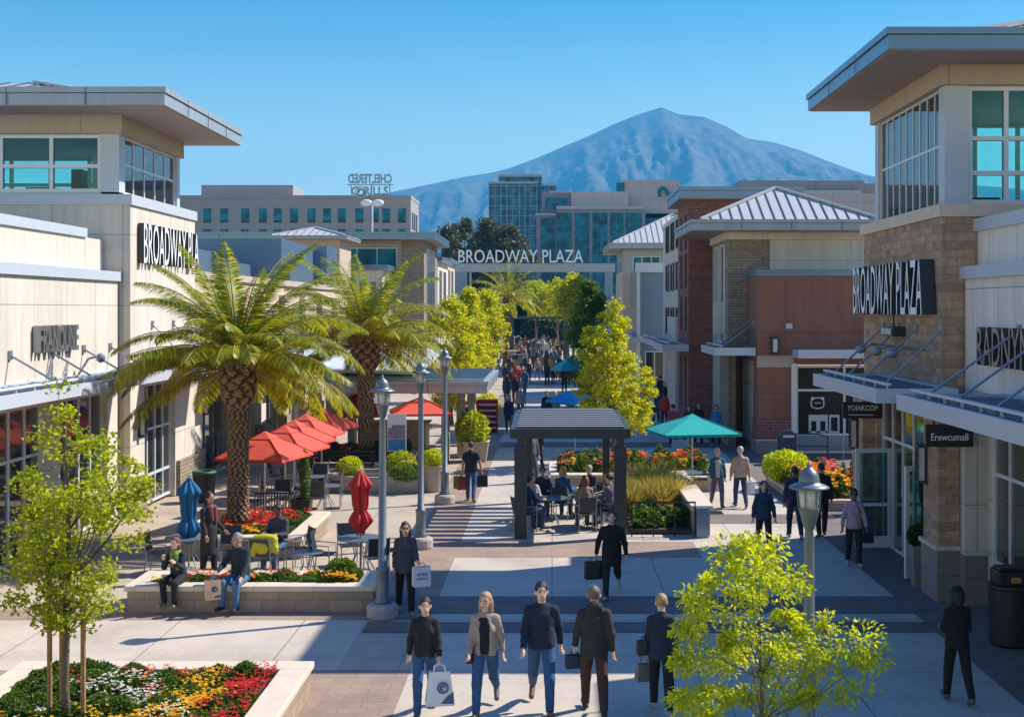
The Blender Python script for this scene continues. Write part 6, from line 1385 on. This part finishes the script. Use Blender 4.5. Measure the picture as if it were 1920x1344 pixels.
def parasol(label, x, y, rim, top, half, m, rz=0, group='open red parasols', vent=True):
    b = thing('parasol', label, 'parasol', (x, y, 0), rz, group)
    w = MB(); w.tube([(0, 0, 0), (0, 0, top)], .024, 8); w.build('pole', M['white_frame'], b, world=False)
    w = MB(); w.box(-.28, .28, -.28, .28, 0, .06); w.build('base', M['dark'], b, world=False)
    n = 8; V, Fq = [], []
    w = MB(); seg = 5
    cor = [(-1,-1),(0,-1),(1,-1),(1,0),(1,1),(0,1),(-1,1),(-1,0)]
    for i in range(8):
        a, c_ = cor[i], cor[(i+1) % 8]
        for j in range(seg):
            t0, t1 = .12+.88*j/seg, .12+.88*(j+1)/seg
            z = lambda t: top-(top-rim)*(t**1.12)
            w.face([(a[0]*half*t0, a[1]*half*t0, z(t0)), (a[0]*half*t1, a[1]*half*t1, z(t1)), (c_[0]*half*t1, c_[1]*half*t1, z(t1)), (c_[0]*half*t0, c_[1]*half*t0, z(t0))])
        w.face([(a[0]*half, a[1]*half, rim), (a[0]*half, a[1]*half, rim-.06), (c_[0]*half, c_[1]*half, rim-.06), (c_[0]*half, c_[1]*half, rim)])
    w.build('canopy', m, b, world=False)
    w = MB()
    for a in cor[::2]: w.tube([(a[0]*half*t_, a[1]*half*t_, top-(top-rim)*(t_**1.12)+.012) for t_ in (.12, .4, .7, 1)], .014, 5)
    w.tube([(a[0]*half*1.004, a[1]*half*1.004, rim-.06) for a in cor[::2]+cor[:1]], .014, 5)
    w.build('piping', M['red_canvas'] if 'red' in label else M['teal_canvas'], b, world=False)
    if vent:
        w = MB()
        for i in range(4):
            a, c_ = cor[i*2], cor[(i*2+2) % 8]; t = .30
            w.face([(a[0]*half*t, a[1]*half*t, top-.13), (c_[0]*half*t, c_[1]*half*t, top-.13), (0, 0, top+.06)])
        w.build('vent', m, b, world=False)
    w = MB()
    for a in cor[::2]: w.tube([(a[0]*half*.97, a[1]*half*.97, rim-.02), (0, 0, top-.09)], .01, 5)
    w.build('ribs', M['white_frame'], b, world=False)
    return b
P0 = None
for i, (pxa, pya, Y_, lb) in enumerate([(497, 812, 33.3, 'nearest red parasol of the slanting row, beside the large palm trunk'), (535, 801, 35.6, 'second nearest red parasol in the slanting row'), (552, 790, 37.8, 'middle red parasol of the slanting row'), (573, 779, 40.0, 'fourth red parasol of the slanting row'), (603, 767, 42.4, 'farthest and highest red parasol of the slanting row')]):
    zt = wz(pya, Y_); parasol(lb, wx(pxa, Y_), Y_, zt-.58, zt, .93, M['red_open'], math.radians(-14))
parasol('red parasol behind the second palm trunk', wx(668, 49), 49, wz(775, 49), wz(740, 49), 1.1, M['red_open'], .1)
parasol('red parasol in front of the kiosk between two lamp posts', wx(788, 43.9), 43.9, wz(772, 43.9), wz(746, 43.9), .98, M['red_open'], .2)
parasol('wide teal parasol in the shade right of the pergola', wx(1298, 37), 37, wz(808, 37), wz(779, 37), 1.12, M['teal_open'], .18, 'open teal and blue parasols')
parasol('bright blue parasol behind the pergola roof under the big yellow tree', wx(1078, 50), 50, wz(752, 50), wz(733, 50), .85, M['sky_open'], .5, 'open teal and blue parasols')
parasol('cyan parasol farther up beside the big yellow tree', wx(1072, 74), 74, wz(692, 74), wz(668, 74), 1.0, M['cyan_open'], .3, 'open teal and blue parasols')
parasol('tiny far turquoise parasol left of the far pergola', wx(903, 120), 120, wz(643, 120), wz(631, 120), 1.25, M['cyan_open'], 0, 'open teal and blue parasols')

# terrace tables under the red parasols
spots = [(515, 34.6), (548, 36.4), (586, 38.2), (610, 36.2), (560, 39.8), (615, 39.6)]
nm = ['nearest to the large palm', 'second from the large palm', 'below the middle red parasol', 'nearest the curved planter', 'far left under the red parasols', 'far right under the red parasols']
for i, ((px, Y_), n_) in enumerate(zip(spots, nm)):
    X_ = wx(px, Y_); dup(tb0, (X_, Y_, 0), 0, 'terrace table '+n_, .85)
    put_chair(X_-.62, Y_-.1, 85, 'left chair of the terrace table '+n_); put_chair(X_+.62, Y_+.1, -85, 'right chair of the terrace table '+n_)
    if i % 2 == 0: put_chair(X_+.1, Y_+.65, 5, 'back chair of the terrace table '+n_)
    else: put_chair(X_-.1, Y_-.65, 185, 'front chair of the terrace table '+n_)
b = thing('railing', 'short black picket railing at the front of the red parasol terrace', 'railing', (wx(520, 33), 32.9, 0))
w = MB(); x0, x1 = wx(478, 32.9), wx(552, 32.9); w.box(x0, x1, 32.88, 32.92, .86, .9); w.box(x0, x1, 32.88, 32.92, .08, .12); w.build('rail', M['black'], b)
for i in range(15): w = MB(); xx = x0+(x1-x0)*i/14; w.box(xx-.012, xx+.012, 32.89, 32.91, .0 if i % 7 == 0 else .12, .86); w.build('picket', M['black'], b)

# pergola
M['slat_lit_top'] = mat('slat_lit_top', (.24,.25,.26), .5, metal=.2, var=.1)  # paler than the frame: sunlight on the slat tops put into the colour
def pergola(label, x0, x1, y0, y1, z, n, m='dark', group='slatted steel pergolas', tw=.3, sw=.33):
    b = thing('pergola', label, 'pergola', ((x0+x1)/2, y0, 0), 0, group); d = tw
    for nm_, bx in (('front_beam', (x0-.1, x1+.1, y0-.12, y0+.12, z-.24, z)), ('rear_beam', (x0-.1, x1+.1, y1-.1, y1+.1, z-.2, z)), ('side_beam', (x0-.1, x0+.08, y0+.12, y1-.1, z-.2, z)), ('side_beam', (x1-.08, x1+.1, y0+.12, y1-.1, z-.2, z))):
        w = MB(); w.box(*bx); w.build(nm_, M[m], b)
    for xx in (x0+d/2, x1-d/2):
        w = MB(); w.box(xx-d/2, xx+d/2, y0-.14, y0+.14, 0, z*.84); w.box(xx-d*.3, xx+d*.3, y0-.09, y0+.09, z*.84, z-.24); w.build('post', M[m], b)
        w = MB(); w.box(xx-d/3+(.1 if xx < 0 else -.1), xx+d/3+(.1 if xx < 0 else -.1), y1-.12, y1+.1, 0, z-.2); w.build('post', M[m], b)
    for i in range(n):
        y = y0+.25+(y1-y0-.4)*i/(n-1); w = MB(); w.box(x0+.05, x1-.05, y-sw/2, y+sw/2, z+.012, z+.04, 0); w.box(x0+.05, x1-.05, y-sw/2-.012, y-sw/2, z+.005, z+.042, 1); w.build('slat', [M['slat_lit_top'], M[m]], b)  # dark front lip paints the shade of the gaps between slats
    return b
pergola('charcoal steel pergola with slatted roof sheltering the seated guests', -.92, 1.82, 31.4, 37.2, 2.68, 10)
pergola('far dark pergola amid the crowd below the gateway', -5.3, 2.0, 148, 156, 4.7, 10, 'dark', tw=.7, sw=.5)
for i, (px, Y_) in enumerate(((1030, 33.4), (1112, 33.2), (1080, 34.9))):
    dup(tb0, (wx(px, Y_), Y_, 0), 0, ('left', 'right', 'rear')[i]+' round table under the pergola', .95)
for lb, px_, Y_, fc, *_ in seat: put_chair(wx(px_, Y_)+.0, Y_+.0, fc, 'chair occupied by the '+' '.join(lb.split()[:8]))
w = MB(); b = thing('railing', 'thin black railing before the green planting right of the pergola', 'railing', (2.8, 31.6, 0))
w.box(1.95, 3.55, 31.58, 31.62, .82, .86); w.box(1.95, 3.55, 31.58, 31.62, .1, .14); w.build('rail', M['black'], b)
for xx in (1.97, 2.5, 3.03, 3.53): w = MB(); w.box(xx-.015, xx+.015, 31.585, 31.615, 0, .82); w.build('rail_post', M['black'], b)

# kiosk
b = thing('kiosk', 'flat grey roofed open kiosk on concrete fins left of the walkway', 'kiosk', (-4.6, 50, 0))
eave(b, -8.6, -2.3, 45.3, 54.2, 2.62, 3.05, None, 2.4, name='roof_slab')
w = MB(); w.box(-8.4, -2.45, 45.5, 54.0, 3.05, 3.1)
for i in range(1, 12): w.box(-8.4, -2.45, 45.5+8.5*i/12-.04, 45.5+8.5*i/12+.04, 3.1, 3.15)
w.build('roof_cover', M['canopyglass'], b)
w = MB(); w.raw([(-8.9,47,3.3),(-5.0,47,3.2),(-4.6,55,3.75),(-8.9,55,4.0),(-8.9,47,3.4),(-5.0,47,3.3),(-4.6,55,3.85),(-8.9,55,4.1)], [(3,2,1,0),(4,5,6,7),(0,1,5,4),(1,2,6,5),(2,3,7,6),(3,0,4,7)]); w.build('roof_wing', M['white_frame'], b)
for xx, yy in ((-3.95, 47.5), (-3.45, 48.6), (-3.1, 49.6), (-8.2, 47.5), (-8.2, 52.5), (-3.3, 53)): w = MB(); w.box(xx-.13, xx+.13, yy-.35, yy+.35, 0, 2.62); w.build('column', M['concrete_cast'], b)
w = MB(); w.box(-7.6, -5.0, 51, 52.2, 0, 1.05); w.box(-7.7, -4.9, 50.9, 52.3, 1.05, 1.1); w.build('counter', M['stucco_tan'], b)
for i, x in enumerate((wx(878, 58), wx(912, 57))):
    bb = thing('display_rack', ('left', 'right')[i]+' red slatted rack beyond the kiosk columns', 'rack', (x, 57+i, 0)); w = MB()
    for k_ in range(5): w.box(x-.4, x+.4, 57+i, 57.3+i, .2+k_*.26, .27+k_*.26)
    w.build('shelf_slats', M['lampglass'], bb); w = MB(); w.box(x-.46, x-.4, 57+i-.02, 57.35+i, 0, 1.5); w.box(x+.4, x+.46, 57+i-.02, 57.35+i, 0, 1.5); w.box(x-.4, x+.4, 57.3+i, 57.35+i, 0, 1.5); w.build('frame', M['red_canvas'], bb)
bb = thing('sign_board', 'blue and white information poster on a slim stand before the kiosk', 'sign', (wx(744, 40.5), 40.5, 0)); X_ = wx(744, 40.5)
w = MB(); w.box(X_-.3, X_+.3, 40.48, 40.52, 1.1, 2.3); w.build('board', M['white_frame'], bb); w = MB(); w.box(X_-.27, X_+.27, 40.46, 40.475, 1.14, 1.5, 0); w.box(X_-.27, X_+.27, 40.46, 40.475, 1.52, 1.85, 1); w.box(X_-.15, X_+.27, 40.455, 40.46, 1.85, 1.95, 1); w.build('poster', [mat('poster_blue', (.01,.2,.5), .4), mat('poster_grey', (.25,.22,.27), .5, var=.6, sc=12)], bb)
w = MB(); w.box(X_-.02, X_+.02, 40.5, 40.54, 0, 1.1); w.box(X_-.25, X_+.25, 40.35, 40.65, 0, .03); w.build('stand', M['dark'], bb)

# pots
def pot(label, x, y, r0, r1, h, m, sq=False):
    b = thing('plant_pot', label, 'plant pot', (x, y, 0)); w = MB(); n = 4 if sq else 24; k = 1.3 if sq else 1
    w.lathe([(r0*k, 0), (r1*k, h-.06), (r1*k*1.06, h-.05), (r1*k*1.06, h), (r1*k*.88, h), (r1*k*.85, h-.1)], n, ph=PI/4 if sq else 0); w.build('pot_body', M[m], b, world=False)
    w = MB(); w.lathe([(.02, h-.12), (r1*k*.86, h-.1)], n, ph=PI/4 if sq else 0); w.build('soil', M['soil'], b, world=False)
x, y = gp(813, 921); pot('round tan tapered pot behind the second street lamp', x, y, .26, .36, .82, 'planter_tan'); shrub('yellow green ball shrub in the round tan pot', x, y, 1.0, .38, .32, 'leaf_lime', 71, 2200, .07)
x, y = gp(566, 979); pot('dark square pot beside the palm planter', x, y, .2, .27, .62, 'black', True); shrub('thin climbing column of green in the dark square pot', x+.08, y, 1.15, .13, .75, 'leaf_mid', 72, 1500, .07)
x, y = gp(1726, 1099); y = 25.98; x = wx(1726, y); pot('tapered brown grey pot between the open shop door and the stone pier', x, y, .17, .23, .84, 'stake2' if False else 'granite', True); shrub('clipped dark green ball in the tapered pot by the stone pier', x, y, 1.02, .27, .25, 'leaf_dark', 73, 2600, .05)
x, y = wx(1614, 35), 35.0; pot('dark square pot with a clipped cone beside the orange flowers', x, y, .2, .26, .6, 'granite', True); shrub('clipped dark cone shrub beside the orange flowers', x, y, 1.15, .3, .65, 'leaf_dark', 74, 2600, .05, cone=False)
x, y = gp(893, 864); pot('square stone pot with tall mixed plants at the kiosk corner', x, y, .4, .5, .75, 'planter_tan', True); shrub('tall mixed leafy plants at the kiosk corner', x-.15, y, 1.15, .62, .72, 'leaf_young', 75, 1500, .16)
b = thing('planter', 'low curved concrete planter beside the terrace chairs', 'planter', (-5.3, 40, 0)); w = MB(); w.lathe([(1.7, 0), (1.78, .5), (1.6, .5), (1.55, .38), (.1, .36)], 32, (0,0,0), 0, 1.1, .6); w.build('curved_wall', M['concrete_cast'], b, world=False); w = MB(); w.lathe([(.1, .36), (1.58, .39)], 32, (0,0,0), 0, 1.1, .6); w.build('soil', M['soil'], b, world=False)
shrub('round bright green shrub at the left of the curved planter', wx(656, 39.6), 39.6, .72, .42, .34, 'leaf_lime', 76, 2400, .07)
shrub('tall pale leaved shrub in the curved planter', wx(752, 39.8), 39.8, .78, .5, .42, 'leaf_young', 77, 2600, .08)
shrub('low dark clipped shrub at the right of the curved planter', wx(760, 39.1), 39.1, .62, .5, .28, 'leaf_mid', 78, 2400, .06)
b = thing('bench', 'black slatted bench before the second palm', 'bench', (wx(640, 42.5), 42.5, 0)); X_ = wx(640, 42.5); w = MB()
for z in (.55, .68, .81): w.box(X_-1.1, X_+1.1, 42.75, 42.78, z, z+.08)
w.build('backrest', M['black'], b); w = MB()
for k_ in range(4): w.box(X_-1.1, X_+1.1, 42.3+k_*.11, 42.38+k_*.11, .43, .46)
w.build('seat', M['black'], b)
for xx in (X_-1, X_+1): w = MB(); w.box(xx-.03, xx+.03, 42.3, 42.36, 0, .43); w.box(xx-.03, xx+.03, 42.7, 42.76, 0, .9); w.box(xx-.03, xx+.03, 42.36, 42.7, .36, .42); w.build('leg', M['black'], b)

# bins, mailbox, bollard
x, y = wx(1893, 21.4), 21.4
b = thing('litter_bin', 'tall black ribbed litter bin at the right edge with an amber label', 'litter bin', (x, y, 0)); w = MB(); w.lathe([(.27, 0), (.33, .05), (.35, .95), (.37, .97), (.37, 1.02), (.3, 1.03)], 40); w.build('bin_body', M['black'], b, world=False)
w = MB(); w.box(-.26, .26, -.24, .24, 1.02, 1.26); w.box(-.22, .22, -.2, .2, 1.26, 1.31); w.build('lid', M['black'], b, world=False, bevel=.03); w = MB(); w.box(-.06, .1, -.252, -.242, 1.08, 1.17); w.build('label_plate', mat('amber', (.45,.2,.04), .5), b, world=False)
x, y = gp(383, 940); b = thing('litter_bin', 'black ribbed litter bin with green rim by the stone shop pier', 'litter bin', (x, y, 0)); w = MB()
w.lathe([(.26, 0), (.27, .04), (.32, .82)], 28); w.build('bin_body', M['black'], b, world=False); w = MB(); w.lathe([(.34, .82), (.35, .86), (.33, .9), (.26, .9), (.24, .84)], 28); w.build('rim', mat('bin_green', (.03,.12,.05), .5), b, world=False)
w = MB()
for k_ in range(28): a = k_*PI/14; w.beam((.265*math.cos(a), .265*math.sin(a), .04), (.325*math.cos(a), .325*math.sin(a), .81), .02, .02)
w.build('ribs', M['dark'], b, world=False)
x, y = wx(1476, 46.5), 46.5; M['mail_blue'] = mat('mail_blue', (.01,.03,.08), .4, var=.1)
b = thing('mailbox', 'dark blue street mailbox with rounded top by the terracotta corner', 'mailbox', (x, y, 0)); w = MB(); sec = [(-.3, .12)]+[(-.3+0*t, .12) for t in ()]
pr = [(-.3, .14), (-.3, .95)]+[(-.3+.3-.3*math.cos(t), .95+.28*math.sin(t)) for t in np.linspace(.2, PI-.2, 9)]+[(.3, .95), (.3, .14)]
n = len(pr); vs = [(x_, -.28, z_) for x_, z_ in pr]+[(x_, .28, z_) for x_, z_ in pr]; w.raw(vs, [tuple(range(n)), tuple(range(2*n-1, n-1, -1))]+[(i, i+n, (i+1) % n+n, (i+1) % n) for i in range(n)]); w.build('mailbox_body', M['mail_blue'], b, world=False)
for sx in (-.24, .24): w = MB(); w.box(sx-.03, sx+.03, -.25, .25, 0, .14); w.build('leg', M['mail_blue'], b, world=False)
w = MB(); w.box(-.2, .2, -.30, -.28, .98, 1.06); w.box(-.16, .16, -.295, -.28, .3, .38); w.build('flap', M['panel_blue'], b, world=False)
x, y = gp(1446, 903); b = thing('bollard', 'short round pale concrete bollard left of the mailbox', 'bollard', (x, y, 0)); w = MB(); w.lathe([(.17, 0), (.18, .03), (.18, .82), (.16, .87), (.1, .89)], 20); w.build('bollard_body', M['concrete_cast'], b, world=False)
w = MB(); w.lathe([(.185, .6), (.185, .64)], 20); w.build('ring', M['granite'], b, world=False)
b = thing('handrail', 'bent blue handrail on the ramp before the terracotta shop window', 'handrail', (9.3, 47, 0)); w = MB()
w.tube([(8.9, 47.8, 0), (8.9, 47.8, .95), (9.9, 47.8, .95), (10.3, 47.8, .85), (10.3, 47.8, 0)], .03, 8); w.tube([(8.9, 47.8, .5), (10.3, 47.8, .5)], .02, 8); w.build('rail_tube', M['mail_blue'], b)
b = thing('handrail', 'red and grey slanting stair rail near the orange flowers', 'handrail', (11.2, 46.4, 0)); w = MB(); w.tube([(10.6, 46.6, 1.1), (12.4, 46.0, .3)], .025, 8)
for i in range(7): w.tube([(10.6+i*.3, 46.6-i*.1, 1.1-i*.133), (10.6+i*.3, 46.6-i*.1, 0)], .012, 5)
w.build('rail_tube', M['steel'], b)
# table and chair below the teal parasol
dup(tb0, (wx(1292, 38.6), 38.9, 0), 0, 'cafe table under the wide teal parasol', .9); put_chair(wx(1318, 38.2), 38.9, -95, 'cafe chair right of the table under the wide teal parasol')
put_chair(wx(1262, 39.2), 39.1, 95, 'cafe chair left of the table under the wide teal parasol')
b = thing('sandwich_board', 'dark folding sign board behind the teal parasol table', 'sign', (wx(1292, 41.5), 44.2, 0)); w = MB(); w.raw([(-.35,-.22,0),(.35,-.22,0),(.3,-.02,1.1),(-.3,-.02,1.1),(-.35,.22,0),(.35,.22,0),(.3,.02,1.1),(-.3,.02,1.1)], [(0,1,2,3),(7,6,5,4),(3,2,6,7),(1,5,6,2),(4,0,3,7)]); w.build('board', M['fascia_blue'], b, world=False)
w = MB(); w.box(-.2, .2, -.16, -.15, .5, .52); w.build('strap', M['steel'], b, world=False)
b = thing('floor_drain', 'small square black drain in the sunlit paving near the couple', 'drain', (*gp(1340, 961), 0)); w = MB(); w.box(-.22, .22, -.3, .3, 0, .012); w.build('frame', M['dark'], b, world=False); w = MB()
for i in range(5): w.box(-.17, .17, -.24+i*.11, -.2+i*.11, .012, .016)
w.build('grate', M['black'], b, world=False)
b = thing('storage_box', 'dark wheeled cabinet at the head of the sunlit walkway', 'cabinet', (*gp(975, 688), 0)); w = MB(); w.box(-.75, .75, -.4, .4, .1, 1.15); w.build('cabinet_body', M['mail_blue'], b, world=False); w = MB(); w.box(-.8, .8, -.45, .45, 1.15, 1.25); w.build('lid', M['steel'], b, world=False)
b = thing('low_wall', 'low pale wall with dark face left of the far walkway', 'wall', (*gp(925, 672), 0)); w = MB(); w.box(-3, 3.6, -.3, .3, 0, .8); w.build('wall_body', M['granite'], b, world=False); w = MB(); w.box(-3.1, 3.7, -.4, .4, .8, .95); w.build('cap', M['capstone'], b, world=False)
for lb in list(bpy.data.objects):
    if lb.get('label') and len(lb['label'].split()) > 16: print('LONG', lb['label'])
